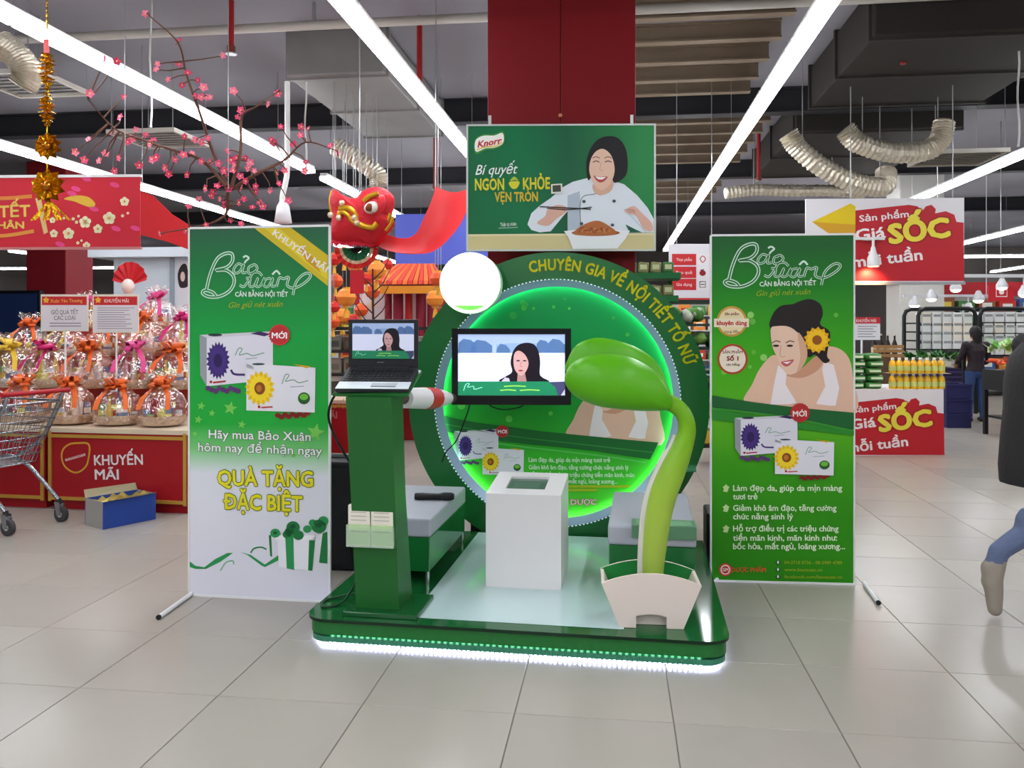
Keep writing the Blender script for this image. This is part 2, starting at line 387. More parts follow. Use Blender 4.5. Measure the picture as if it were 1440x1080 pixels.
def flex(pxs, d, r, lab):
    pts = [P(x, y, dd) for (x, y), dd in zip(pxs, d)]; base = pts[0].copy(); ln = smooth_line(pts, 14); rs = [r * (1.0 + (0.09 if i % 2 else -0.05) + random.uniform(-.04, .04)) for i in range(len(ln))]
    mb = MB(); mb.tube([p - base for p in ln], rs, foil, 12, smooth=False)
    for p in (ln[len(ln) // 4], ln[3 * len(ln) // 4]): mb.cyl(p - base, Vector((p.x, p.y, ct(p))) - base, 0.006, wire_m, 5)
    tag(mb.build('flexible_duct', None, base), lab, 'duct', 'silver flexible ducts')
flex([(1108, 188), (1122, 208), (1160, 238), (1205, 258), (1243, 262), (1246, 240)], [10, 10, 10, 10, 10, 10.1], 0.115, 'silver flexible duct sagging in a long arc')
flex([(1188, 182), (1205, 200), (1250, 214), (1300, 212), (1322, 196), (1328, 170)], [9.6] * 6, 0.115, 'silver flexible duct sagging beside the white vent panel')
flex([(1020, 272), (1060, 267), (1110, 268), (1170, 268), (1215, 272)], [13] * 5, 0.09, 'thin silver flexible duct lying level above the green banner')
flex([(470, 205), (500, 222), (530, 245), (532, 262)], [11, 11, 11, 11], 0.12, 'pale flexible duct bending down behind the lion head')
flex([(0, 60), (25, 80), (40, 105), (30, 122)], [8.2] * 4, 0.13, 'pale flexible duct in the corner above the vent panel')
def vent(px, py, d, wd, dp, lab):
    t = thing('vent_panel', lab, 'vent', P(px, py, d), -TH, 'ceiling vent panels'); fr = M((190, 186, 176), 0.5)
    mb = MB()
    for sx in (-1, 1): mb.box((sx * (wd / 2 - 0.02), 0, 0), (0.04, dp, 0.05), fr)
    for sy in (-1, 1): mb.box((0, sy * (dp / 2 - 0.02), 0), (wd - 0.08, 0.04, 0.05), fr)
    mb.build('frame', t)
    n = 7
    sm = MB(); sm.box((0, 0, 0), (wd - 0.08, dp / n * 0.8, 0.012), M((150, 146, 138), 0.5), Matrix.Rotation(R(25), 3, 'X')); me = sm.mesh('slat')
    for i in range(n):
        o = bpy.data.objects.new('slat', me); COL.objects.link(o); o.parent = t; o.location = (0, -dp / 2 + 0.04 + (i + 0.5) * (dp - 0.08) / n, 0.0)
    hb = MB()
    for sx in (-1, 1):
        for sy in (-1, 1): hb.cyl((sx * wd * .45, sy * dp * .45, 0.02), (sx * wd * .45, sy * dp * .45, ZC - P(px, py, d).z), 0.006, wire_m, 5)
    hb.build('hanger', t)
vent(40, 118, 9.5, 0.95, 0.95, 'square white vent panel behind the gold foil string')
vent(1345, 222, 10.5, 0.9, 0.9, 'square white vent panel beside the flexible ducts')
vent(225, 195, 10.5, 0.9, 0.9, 'square vent panel behind the blossom branches')
# hanging cables
for px, y0, y1, d, lab in ((430, 40, 240, 9, 'thin pale cable hanging above the left banner'), (1432, 20, 205, 8, 'thin pale cable hanging near the right strip light'), (212, 125, 178, 8, 'short pale cable hanging under the strip light')):
    a, b = P(px, y1, d), P(px, y0, d); mb = MB(); hh = ct(a) - a.z
    mb.tube([(0.01 * math.sin(i * 1.1), 0, hh * i / 8) for i in range(9)], 0.01, M((190, 190, 185), 0.5), 5); mb.ball((0, 0, 0), 0.016, M((190, 190, 185), 0.5), 6)
    tag(mb.build('hanging_cable', None, a), lab, 'cable')
mb = MB(); a = P(398, 288, 9); pts = [P(404, 230, 9), P(402, 255, 9), P(397, 280, 9), P(399, 312, 9)]
mb.tube([p - a for p in smooth_line([Vector((pts[0].x, pts[0].y, ct(pts[0])))] + pts, 5)], 0.03, M((230, 230, 228), 0.5, noise_s=20, bump=.5), 7); mb.lathe([(0.03, 0.05), (0.07, -0.02), (0.10, -0.2), (0.02, -0.21)], M((225, 225, 228), 0.4), n=10)
tag(mb.build('pendant_cable', None, a), 'white cable with a funnel end above the yellow corner ribbon', 'cable')

# ------------------------------------------------------------------ red pillar
pc = P(797, 300, 6.16); pil = thing('pillar', 'tall square pillar clad in plain red panels behind the chef poster', 'pillar', (pc.x, pc.y, 0), -BA)
red_d = M((112, 16, 22), 0.55, noise_s=1.5, var=0.06, spec=0.15)
cor = MB(); cor.box((0, 0, ZC / 2), (0.94, 0.9, ZC), M((90, 20, 26), 0.7)); cor.build('core', pil)
for sx in (-1, 1):
    mb = MB(); mb.rbox((sx * 0.2585, -0.468, ZC / 2), (0.513, 0.03, ZC), red_d, 0.004); mb.build('panel', pil)
    mb = MB(); mb.rbox((sx * 0.487, 0.0, ZC / 2), (0.03, 0.9, ZC), red_d, 0.004); mb.build('panel', pil)
mb = MB()
for z in (2.95, 3.9, 4.4): mb.cyl((0.0, -0.483, z), (0.0, -0.495, z), 0.014, M((190, 120, 90), 0.4, 0.6), 8)
mb.build('screw', pil)

# ------------------------------------------------------------------ printed artwork shared by several sheets
WHT, GRN = (235, 238, 236), (36, 140, 62)
def logo(p, g, layer=3):
    """two-line outlined script mark"""
    W2 = (205, 232, 214)
    st = [([(290, 409), (296, 385), (305, 365), (316, 357), (326, 357), (327, 367), (319, 376), (304, 380), (318, 380), (328, 388), (329, 399), (322, 410), (308, 417), (293, 417), (285, 412), (289, 408), (299, 411), (304, 416)], 4.6),
          ([(341, 373), (335, 371), (329, 378), (330, 384), (337, 382), (343, 372), (341, 383), (347, 383)], 3.2),
          ([(357, 372), (350, 376), (350, 384), (357, 383), (362, 377), (358, 372), (353, 375)], 3.2),
          ([(342, 362), (346, 360), (350, 363), (346, 367), (344, 370)], 2.4),
          ([(337, 401), (343, 403), (350, 394), (356, 384), (364, 383), (369, 388)], 3.2),
          ([(346, 391), (352, 392), (351, 402), (357, 402), (363, 391), (360, 402), (366, 402), (372, 391), (369, 402)], 3.0),
          ([(381, 391), (374, 393), (371, 401), (377, 403), (384, 391), (382, 402), (388, 402)], 3.0),
          ([(383, 386), (389, 381), (394, 386)], 2.6),
          ([(389, 403), (393, 391), (399, 392), (406, 390), (404, 401), (412, 405), (422, 402), (433, 394), (437, 387), (432, 384), (424, 388), (416, 398), (412, 415)], 3.4)]
    for pts, wd in st:
        p.line(pts, wd * p.k, W2, layer)
        if wd > 2.9: p.line(pts, wd * 0.42 * p.k, g, layer + 1)
def flower(p, cx, cy, r, c1, c2, layer, n=16, centre=(150, 70, 20), sx=1.0):
    p.star(cx, cy, r, c1, layer, n, 0.8, 0.1, sx); p.star(cx, cy, r * 0.85, c2, layer + 1, n, 0.75, 0.3, sx)
    p.ell(cx, cy, r * 0.36 * sx, r * 0.36, centre, layer + 2, 14)
def product_boxes(p, badge=True, layer=3):
    p.poly([(281, 472), (291, 475), (291, 543), (282, 528)], (150, 152, 160), layer)
    p.poly([(281, 471), (381, 466), (384, 470), (291, 475)], (205, 205, 214), layer)
    p.poly([(291, 475), (384, 470), (384, 534), (291, 543)], (222, 220, 230), layer)
    p.ell(303, 471, 10, 2, (40, 50, 60), layer + 1); p.poly([(352, 469), (366, 466), (381, 470), (372, 473)], (60, 35, 90), layer + 1)
    flower(p, 307, 507, 27, (60, 40, 110), (70, 46, 124), layer + 1, 20, (45, 28, 85), 0.62)
    p.line([(331, 500), (336, 490), (341, 491), (337, 499), (348, 497), (356, 500), (372, 496)], 1.3 * p.k, (120, 160, 140), layer + 2)
    p.line([(346, 505), (362, 503)], 1.0 * p.k, (150, 155, 165), layer + 2); p.line([(325, 520), (330, 526), (345, 527)], 3.0 * p.k, (70, 50, 110), layer + 2)
    p.ell(297, 537, 2, 2, (170, 30, 30), layer + 2); p.line([(300, 538), (318, 536)], 2.2 * p.k, (170, 30, 30), layer + 2)
    for i in range(9): p.ell(293 + i * 5.3, 546 + (i % 3) * 2, 4, 4, (92, 58, 110), layer + 1, 8)
    p.poly([(347, 511), (357, 515), (357, 520), (347, 517)], (190, 190, 198), layer + 3)
    p.poly([(347, 511), (444, 517), (443, 580), (347, 577)], (228, 226, 233), layer + 3)
    p.ell(364, 512, 9, 1.6, (60, 80, 80), layer + 4); p.poly([(413, 512), (437, 515), (432, 518)], (220, 170, 20), layer + 4)
    flower(p, 366, 546, 25, (236, 190, 20), (246, 215, 45), layer + 4, 16, (140, 75, 20), 0.85); p.ell(365, 546, 4, 5, (190, 120, 40), layer + 7, 10)
    p.line([(397, 540), (402, 527), (407, 528), (402, 536), (413, 534), (421, 538), (434, 535)], 1.4 * p.k, (130, 165, 145), layer + 5)
    p.line([(409, 544), (428, 543)], 1.0 * p.k, (150, 155, 165), layer + 5)
    p.ell(428, 560, 8.5, 8.5, (38, 92, 40), layer + 5); p.ell(428, 558, 6, 4.5, (110, 190, 60), layer + 6)
    p.ell(365, 572, 2, 2, (180, 30, 30), layer + 5); p.line([(368, 573), (384, 572)], 2.0 * p.k, (185, 60, 50), layer + 5)
    for i in range(9): p.ell(391 + i * 5.2, 584 + (i % 2) * 3 - i * 0.4, 4.5, 3.5, (130, 35, 28), layer + 1, 8)
    if badge:
        p.star(393.5, 471, 15.5, (205, 60, 60), layer + 4, 22, 0.9); p.ell(393.5, 471, 13.5, 13.5, (188, 42, 44), layer + 5)
        p.text('MỚI', 383, 475.5, 404, 476, 8, (245, 240, 240), layer + 6, 0.03)
SK, SK2, HAIR = (226, 186, 160), (205, 150, 120), (32, 24, 24)
def cv(o, s): return lambda pts: [(o[0] + x / s, o[1] + y / s) for x, y in pts]
def woman(p, layer=2):
    q = cv((980, 320), 3.857)
    p.poly(q([(255, 945), (300, 850), (345, 760), (420, 690), (500, 760), (620, 790), (680, 660), (760, 652), (825, 710), (848, 830), (857, 1003), (560, 985), (400, 960)]), SK, layer, True)
    p.poly(q([(480, 800), (570, 815), (660, 770), (690, 700), (640, 700), (560, 770)]), SK2, layer + 1, True)
    p.poly(q([(440, 745), (487, 790), (480, 850), (540, 950), (470, 965), (398, 960), (415, 860)]), (238, 228, 230), layer + 2)
    p.poly(q([(690, 725), (742, 745), (772, 870), (752, 965), (640, 968), (695, 860), (678, 770)]), (238, 228, 230), layer + 2)
    p.poly(q([(385, 960), (640, 955), (855, 985), (856, 1004), (560, 988)]), SK, layer + 3)
    p.poly(q([(398, 548), (412, 470), (455, 425), (520, 415), (560, 398), (615, 388), (668, 415), (682, 470), (668, 525), (722, 570), (705, 690), (720, 720), (690, 735), (640, 690), (600, 700), (520, 600)]), HAIR, layer + 3, True)
    p.poly(q([(400, 550), (430, 535), (495, 537), (545, 570), (585, 620), (598, 690), (575, 750), (540, 785), (495, 797), (462, 762), (432, 700), (408, 640)]), (232, 196, 172), layer + 4, True)
    p.poly(q([(545, 570), (585, 620), (598, 690), (575, 750), (540, 785), (560, 700)]), (214, 168, 140), layer + 5, True)
    for ex in (428, 503):
        p.ell(*q([(ex, 641)])[0], 4.6, 1.7, (50, 36, 34), layer + 6, 12); p.line(q([(ex - 22, 626), (ex, 615), (ex + 24, 620)]), 1.3 * p.k, (70, 50, 44), layer + 6)
    p.line(q([(455, 640), (450, 690), (462, 702), (478, 698)]), 0.9 * p.k, (190, 140, 118), layer + 6)
    p.poly(q([(455, 730), (485, 722), (525, 716), (500, 748), (475, 752)]), (200, 92, 96), layer + 6, True); p.poly(q([(465, 731), (488, 728), (512, 725), (488, 740)]), (245, 240, 238), layer + 7)
    flower(p, *q([(650, 610)])[0], 19, (232, 172, 14), (244, 196, 30), layer + 6, 13, (150, 84, 20))
def swoosh(p, x0, x1, y0, y1, layer=2):
    p.poly([(x0, y0), (x0 + (x1 - x0) * .3, y0 + (y1 - y0) * .4), (x0 + (x1 - x0) * .65, y0 + (y1 - y0) * .75), (x1, y1), (x1, y1 + 24), (x0 + (x1 - x0) * .5, y0 + 28), (x0, y0 + 16)], (22, 96, 44), layer)
    p.line([(x0, y0 + 18), (x0 + (x1 - x0) * .5, y0 + 30), (x1, y1 + 26)], 2 * p.k, (60, 160, 60), layer + 1)

def banner(name, label, TL, BR_, zb_l, zb_r, mat_fn, foot):
    """upright printed sheet between two floor points, given by the pixels of its lower corners"""
    a, b = G(*zb_l), G(*zb_r); ang = math.atan2(b.y - a.y, b.x - a.x); wd = (b - a).length
    t = thing(name, label, 'banner', a, ang); p = Panel(t, 0.0); p.k = 1.0
    top = p.uv(*TL).y
    mb = MB(); mb.box((wd / 2, 0.006, 0.012 + (top - 0.012) / 2), (wd, 0.010, top - 0.012), mat_fn(top)); mb.build('sheet', t)
    fr = MB(); wm = M((225, 225, 225), 0.35)
    for x in (-0.005, wd + 0.005): fr.box((x, 0.006, top / 2), (0.010, 0.018, top + 0.01), wm)
    for z in (0.006, top + 0.004): fr.box((wd / 2, 0.006, z), (wd, 0.018, 0.012), wm)
    fr.build('frame', t)
    for x0, dx, dy in foot:
        f = MB(); f.cyl((x0, 0.0, 0.013), (x0 + dx, dy, 0.013), 0.012, wm, 10); f.cyl((x0 + dx, dy, 0.013), (x0 + dx * 1.03, dy * 1.03, 0.013), 0.013, M((30, 30, 30), 0.6), 10); f.build('foot', t)
    bs = MB(); bs.cyl((wd / 2, 0.02, top * .72), (wd / 2, 0.22, 0.012), 0.009, M((60, 60, 62), 0.4, 0.5), 8); bs.build('back_strut', t)
    return t, p, wd, top

# ------------------------------------------------------------------ left promotion banner
t, p, wd, top = banner('promotion_banner', 'tall green and white banner offering a special gift, with yellow corner ribbon', (267, 322), None, (267, 838), (462, 848),
    lambda top: ramp_mat([(0, (218, 217, 228)), (0.335, (218, 220, 228)), (0.40, (120, 200, 120)), (0.47, (36, 168, 60)), (0.72, (26, 156, 66)), (0.90, (28, 118, 62)), (1, (40, 94, 66))], 2, 0, top, 0.45), [(0.01, 0.03, -0.36), (0.80, 0.0, 0.30)])
p.begin(); p.poly([(358, 321), (409, 320), (461, 359), (461, 402)], (205, 180, 30), 1); p.poly([(372, 321), (392, 321), (461, 378), (461, 394)], (222, 200, 40), 2)
p.poly([(420, 346), (440, 361), (452, 385), (430, 366)], (200, 150, 40), 3); p.text('KHUYẾN MÃI', 383, 330, 458, 383, 9, (240, 232, 225), 5, 0.02); p.end('corner_ribbon_print')
p.begin(); logo(p, (40, 140, 70), 2); p.nx('script_logo'); p.text('CÂN BẰNG NỘI TIẾT', 331, 417, 405, 417, 6.5, (225, 240, 228), 3, 0.02); p.nx('slogan_lettering'); p.text('Gìn giữ nét xuân', 322, 433, 398, 431, 8, (160, 175, 30), 3, 0.0, 0.4); p.end('slogan_lettering')
p.begin(); product_boxes(p); p.end('product_print')
for x, y, r in ((324, 574, 10), (283, 571, 6), (298, 581, 5), (279, 590, 6), (444, 608, 13), (340, 597, 6), (425, 620, 6), (268 + 6, 610, 4), (413, 640, 5), (330, 612, 4)): p.begin(); p.star(x, y, r, (118, 200, 84), 1, rot=0.2); p.end('star_print')
p.begin(); p.text('Hãy mua Bảo Xuân', 294, 616, 437, 620, 12, WHT, 4, 0.012, outline=(40, 90, 50), ow=0.03); p.nx('lettering'); p.text('hôm nay để nhận ngay', 279, 634, 453, 640, 12, WHT, 4, 0.012, outline=(40, 90, 50), ow=0.03); p.end('lettering')
p.begin(); p.text('QUÀ TẶNG', 307, 682, 440, 684, 21, (222, 214, 30), 4, 0.03, outline=(70, 90, 20), ow=0.035); p.nx('headline_lettering'); p.text('ĐẶC BIỆT', 315, 715, 425, 719, 21, (222, 214, 30), 4, 0.03, outline=(70, 90, 20), ow=0.035); p.end('headline_lettering')
q = cv((260, 580), 4.0); p.begin()
gd, gm = (26, 118, 60), (40, 145, 80)
p.poly(q([(470, 690), (500, 690), (505, 815), (478, 805)]), (220, 220, 226), 1); p.poly(q([(472, 690), (486, 690), (492, 812), (480, 808)]), gd, 2)
p.poly(q([(680, 680), (775, 680), (765, 840), (700, 845)]), (216, 216, 222), 1); p.poly(q([(775, 680), (802, 670), (802, 850), (755, 845)]), gd, 2)
p.poly(q([(520, 705), (720, 712), (712, 892), (530, 868)]), (232, 232, 238), 3); p.poly(q([(566, 706), (612, 708), (616, 884), (574, 876)]), gm, 4); p.poly(q([(700, 712), (735, 700), (718, 890), (694, 888)]), gd, 4)
p.poly(q([(505, 690), (735, 690), (730, 718), (512, 716)]), (238, 238, 242), 4); p.poly(q([(566, 690), (612, 690), (612, 718), (566, 716)]), gm, 5)
for x, y, r in ((510, 678, 28), (575, 685, 24), (610, 645, 38), (640, 690, 30), (755, 640, 42), (780, 610, 30), (690, 655, 24), (720, 620, 22), (590, 670, 28)): p.ell(*q([(x, y)])[0], r / 4, r / 4.4, gd if x % 3 else gm, 6, 14)
for x, y, r in ((610, 640, 16), (755, 632, 18), (510, 676, 12)): p.ell(*q([(x, y)])[0], r / 4, r / 5, (14, 84, 42), 7, 12)
p.poly(q([(25, 835), (60, 862), (110, 870), (170, 825), (240, 790), (270, 790), (200, 840), (120, 880), (60, 880), (25, 868)]), gm, 2); p.poly(q([(310, 785), (370, 800), (450, 855), (530, 800), (530, 830), (450, 870), (430, 860), (350, 800)]), gm, 2)
p.line(q([(370, 790), (390, 765), (430, 758), (460, 770)]), 2, gd, 2); p.line(q([(200, 890), (230, 845), (270, 835), (275, 855)]), 1.6, (110, 170, 130), 2)
p.end('gift_box_print')

# ------------------------------------------------------------------ right product banner
t, p, wd, top = banner('product_banner', 'tall green banner showing a woman in white with a yellow flower in her hair', (1000, 332), None, (1001, 818), (1200, 823),
    lambda top: ramp_mat([(0, (40, 130, 14)), (0.22, (46, 138, 12)), (0.36, (58, 156, 20)), (0.5, (92, 180, 30)), (0.7, (62, 166, 22)), (0.88, (32, 128, 34)), (1, (32, 96, 44))], 2, 0, top, 0.45, wob=0.12), [(0.86, -0.04, -0.33), (0.03, 0.0, 0.3)])
p.begin(); p.map = lambda x, y: (1019 + (x - 285) * 1.07, 343 + (y - 356) * 0.98); p.k = 1.0; logo(p, (36, 112, 46), 2); p.nx('script_logo'); p.text('CÂN BẰNG NỘI TIẾT', 331, 417, 405, 415, 6.5, (225, 240, 228), 3, 0.02); p.nx('slogan_lettering'); p.text('Gìn giữ nét xuân', 327, 431, 398, 428, 8, (150, 175, 30), 3, 0.0, 0.4); p.map = None; p.end('slogan_lettering')
p.begin()
for i in range(26): p.ell(1010 + random.random() * 180, 430 + random.random() * 130, *(2 * [random.uniform(1.5, 5)]), random.choice([(110, 190, 70), (96, 178, 60), (140, 205, 100)]), 1, 12)
p.end('bokeh_print')
p.begin(); woman(p); p.end('woman_print')
p.begin(); swoosh(p, 1001, 1200, 556, 580, 12)
p.poly([(1001, 575), (1090, 588), (1200, 606), (1200, 612), (1080, 598), (1001, 590)], (40, 134, 40), 14); p.end('swoosh_print')
p.begin(); p.map = lambda x, y: (1089 + (x - 347) * 0.856, 617 + (y - 511) * 0.74); p.k = 0.85; product_boxes(p, False, 16); p.map = None; p.end('product_print')
p.begin(); p.k = 1
p.star(1124, 580, 14, (180, 40, 40), 24, 22, 0.92); p.text('MỚI', 1114, 585, 1133, 585, 7.5, (240, 225, 220), 25, 0.03); p.nx('badge_print')
def seal(cx, cy, a):
    p.ell(cx, cy, 21.5, 21.5, (196, 150, 60) if not a else (170, 60, 30), 2); p.ell(cx, cy, 18.5, 18.5, (230, 215, 170) if not a else (232, 220, 200), 3)
seal(1029, 452, 0); p.poly([(1004, 448), (1053, 448), (1053, 460), (1004, 460)], (236, 222, 196), 4)
p.text('Sản phẩm', 1019, 443, 1039, 443, 3.5, (130, 30, 24), 5, 0.02); p.text('khuyên dùng', 1008, 457, 1050, 457, 6, (190, 30, 34), 5, 0.035); p.text('hàng đầu', 1019, 468, 1039, 468, 3.5, (130, 60, 24), 5, 0.01); p.nx('seal_print')
seal(1030, 505, 1); p.text('SẢN PHẨM', 1016, 497, 1044, 497, 4, (110, 60, 50), 5, 0.02); p.text('Số 1', 1022, 507, 1038, 507, 6, (130, 36, 30), 5, 0.04); p.text('cân bằng', 1021, 514, 1040, 514, 3, (90, 60, 50), 5, 0.02)
p.end('seal_print')
TX = (214, 236, 196)
for s_, x1, y in (('Làm đẹp da, giúp da mịn màng', 1184, 690), ('tươi trẻ', 1065, 702), ('Giảm khô âm đạo, tăng cường', 1176, 718), ('chức năng sinh lý', 1115, 730), ('Hỗ trợ điều trị các triệu chứng', 1179, 747), ('tiền mãn kinh, mãn kinh như:', 1177, 760), ('bốc hỏa, mất ngủ, loãng xương...', 1188, 772)):
    p.begin(); p.text(s_, 1031, y, x1, y, 8, TX, 3, 0.022); p.end('lettering')
p.begin()
for y in (686, 714, 743): p.star(1021, y, 5, (196, 224, 150), 2, 5, 0.7); p.line([(1017, y + 4), (1023, y + 5)], 2, (196, 224, 150), 2, False); p.nx('bullet_print')
p.ell(1020, 801, 9, 9, (205, 50, 40), 2); p.ell(1020, 801, 7, 7, (240, 225, 215), 3); p.ell(1020, 801, 5.2, 5.2, (190, 40, 36), 4); p.text('GM', 1016, 803, 1024, 803, 4.5, (240, 225, 215), 5, 0.03); p.nx('emblem_print')
p.text('DƯỢC PHẨM', 1029, 804, 1077, 804, 6, (205, 80, 40), 3, 0.02)
for y, s_, x1 in ((793, '04-3710 0736 - 08-3989 4789', 1184), (803, 'www.baoxuan.vn', 1156), (813, 'facebook.com/baoxuan.vn', 1184)):
    p.nx('contact_lettering'); p.ell(1094, y - 2, 3.2, 3.2, (16, 60, 24), 2); p.ell(1094, y - 2.4, 1.5, 2.2, (210, 225, 200), 3); p.text(s_, 1103, y, x1, y + 0.5, 4.6, (150, 170, 30), 3, 0.01)
p.end('contact_lettering')

# ------------------------------------------------------------------ booth platform
g_dark = M((22, 92, 44), 0.10, spec=0.6); g_side = M((34, 108, 48), 0.3); g_gloss = M((24, 104, 50), 0.08, spec=0.6); g_satin = M((30, 96, 40), 0.32, noise_s=4, var=0.05)
ZP = 0.13; PW, PD = 0.97, 1.70
plat = thing('booth_platform', 'low green glossy exhibition platform with white floor panel and light strips', 'platform', B(0, 0), -BA)
def rr(u, v0, v1, r, z):
    pts = [(-u, v1, z)]
    for cx, a0 in ((-u + r, 180), (u - r, 270)):
        for i in range(9): a = R(a0 + i * 90 / 8); pts.append((cx + r * math.cos(a), v0 + r + r * math.sin(a), z))
    return pts + [(u, v1, z)]
mb = MB(); mb.prism(rr(PW - 0.012, 0.012, PD - 0.01, 0.10, 0.056), (0, 0, 0.060), g_side); mb.build('fascia', plat)
mb = MB(); mb.prism(rr(PW, 0, PD, 0.11, 0.116), (0, 0, ZP - 0.116), g_dark, M((10, 40, 22), 0.15)); mb.build('glass_top', plat)
mb = MB(); mb.prism(rr(PW - 0.016, 0.016, PD - 0.02, 0.10, 0.020), (0, 0, 0.024), M((60, 130, 100), 0.3)); mb.build('plinth', plat)
mb = MB(); mb.prism(rr(PW - 0.075, 0.075, PD - 0.02, 0.08, 0.0), (0, 0, 0.020), M((200, 205, 205), 0.4)); mb.build('plinth', plat)
mb = MB(); mb.prism(rr(PW - 0.05, 0.05, PD - 0.02, 0.09, 0.044), (0, 0, 0.012), M((40, 60, 52), 0.4)); mb.build('gap_filler', plat)
mb = MB(); mb.quad([(-0.47, 0.085, ZP + 0.0012), (0.51, 0.085, ZP + 0.0012), (0.51, PD - 0.02, ZP + 0.0012), (-0.47, PD - 0.02, ZP + 0.0012)], M((190, 212, 212), 0.10, spec=0.5)); mb.build('floor_panel', plat)
led_m = M((212, 216, 255), 0.4, emit=26.0)
led_g = M((150, 255, 205), 0.4, emit=7.0)
st = MB(); loop = rr(PW - 0.038, 0.038, PD - 0.03, 0.10, 0.0)
st2 = MB()
for i in range(len(loop) - 1):
    a, b = Vector(loop[i]), Vector(loop[i + 1]); L = (b - a).length; n = max(1, round(L / 0.022)); d = (b - a) / n; nn = Vector((d.y, -d.x, 0)).normalized()
    for j in range(n):
        c = a + d * (j + 0.5); st.box((c.x, c.y, 0.0145), (0.012, 0.010, 0.006), led_m)
lp = [Vector(q) for q in loop]
for a, b in zip(lp, lp[1:]):
    c = (a + b) / 2; d = b - a; rot = Matrix.Rotation(math.atan2(d.y, d.x), 3, 'Z')
    st2.box((c.x, c.y, 0.0187), (d.length, 0.02, 0.0024), M((190, 195, 200), 0.5), rot)
o = st2.build('led_tape', plat); o2 = st.build('led_diodes', plat); o2['kind'] = 'stuff'
mb = MB()
n = 60
for i in range(n):
    u = -PW + 0.12 + (2 * PW - 0.24) * (i + 0.5) / n; mb.box((u, 0.046, 0.050), (0.014, 0.008, 0.006), led_g)
o = mb.build('led_diodes', plat); o['kind'] = 'stuff'

# ------------------------------------------------------------------ ring backdrop
RC, RO, RI = 0.985, 0.985, 0.805
ring = thing('ring_backdrop', 'big round green backdrop with glowing rim and yellow lettering at the back of the platform', 'backdrop', B(0.03, PD + 0.02), -BA)
def annulus(mb, ro, ri, y0, y1, m, mi=None, n=96, yi0=None):
    yi0 = y0 if yi0 is None else yi0
    vs = []
    for i in range(n):
        a = 2 * math.pi * i / n; c, s = math.cos(a), math.sin(a)
        vs += [(ro * c, y0, RC + ro * s), (ri * c, yi0, RC + ri * s), (ri * c, y1, RC + ri * s), (ro * c, y1, RC + ro * s)]
    f1, f2 = [], []
    for i in range(n):
        a, b = 4 * i, 4 * ((i + 1) % n)
        f1 += [(a, b, b + 1, a + 1), (a + 2, b + 2, b + 3, a + 3), (a + 3, b + 3, b, a)]; f2 += [(a + 1, b + 1, b + 2, a + 2)]
    mb.add(vs, f1, m, False); mb.add(vs, f2, mi or m, False)
mb = MB(); annulus(mb, RO, RI, 0, 0.20, M((28, 104, 50), 0.28, spec=0.4)); mb.build('ring_frame', ring)
mb = MB(); annulus(mb, RI - 0.001, 0.762, 0.004, 0.058, M((150, 165, 195), 0.35, 0.3), yi0=0.05); mb.build('silver_rim', ring)
mb = MB(); pts = [(0.802 * math.cos(2 * math.pi * i / 96), RC + 0.802 * math.sin(2 * math.pi * i / 96)) for i in range(96)]
mb.prism([(x, 0.088, z) for x, z in pts], (0, 0.02, 0), ramp_mat([(0, (90, 200, 50)), (0.28, (64, 190, 46)), (0.5, (34, 166, 54)), (0.75, (16, 156, 74)), (1, (14, 150, 78))], 2, 0.2, 1.75, 0.4, wob=0.1)); mb.build('disc', ring)
mb = MB(); n = 150
for i in range(n):
    a = 2 * math.pi * (i + 0.5) / n
    mb.box((0.792 * math.cos(a), 0.072, RC + 0.792 * math.sin(a)), (0.008, 0.014, 0.02), M((190, 255, 225), 0.4, emit=30.0), Matrix.Rotation(-a, 3, 'Y'))
o = mb.build('rim_light_diodes', ring); o['kind'] = 'stuff'
mb = MB(); n = 200
for i in range(n):
    a = 2 * math.pi * (i + 0.5) / n
    mb.box(((RI + 0.002) * math.cos(a), -0.003, RC + (RI + 0.002) * math.sin(a)), (0.006, 0.005, 0.011), M((225, 238, 255), 0.4, emit=0.5), Matrix.Rotation(-a, 3, 'Y'))
o = mb.build('edge_diodes', ring); o['kind'] = 'stuff'
mb = MB()
for sx in (-1, 1): mb.box((sx * 0.55, 0.14, 0.09), (0.06, 0.1, 0.18), dark_steel); mb.prism([(sx * 0.55, 0.2, 0.6), (sx * 0.55, 0.75, 0), (sx * 0.55, 0.68, 0), (sx * 0.55, 0.2, 0.5)], (0.03, 0, 0), dark_steel)
mb.build('back_brace', ring)
# curved lettering, one letter after another along the ring
mb = MB(); body = 'CHUYÊN GIA VỀ NỘI TIẾT TỐ NỮ'; yel = M((246, 242, 40), 0.4)
rad = 0.868; a0, a1 = R(-11.0), R(73.5)
full, _ = text_mesh(body, 0.02); Wf = max(v.x for v in full)
for i, ch in enumerate(body):
    if ch == ' ': continue
    pre, _ = text_mesh(body[:i + 1], 0.02); xr = max(v.x for v in pre); vs, fs = text_mesh(ch, 0.03, 0, 3); lo = min(v.x for v in vs); hi = max(v.x for v in vs)
    xc = xr - (hi - lo) / 2; a = a0 + (a1 - a0) * xc / Wf; k = 0.102
    for bo, dy, mt in ((0.032, -0.006, yel),):
        vs, fs = text_mesh(ch, bo, 0, 3); out = []
        for v in vs:
            x = (v.x - (lo + hi) / 2) * k * 0.8; z = v.y * k + rad; out.append((x * math.cos(a) + z * math.sin(a), dy, RC - x * math.sin(a) + z * math.cos(a)))
        mb.add(out, fs, mt)
mb.build('lettering', ring)
p = Panel(ring, 0.0875); p.k = 0.9
p.begin()
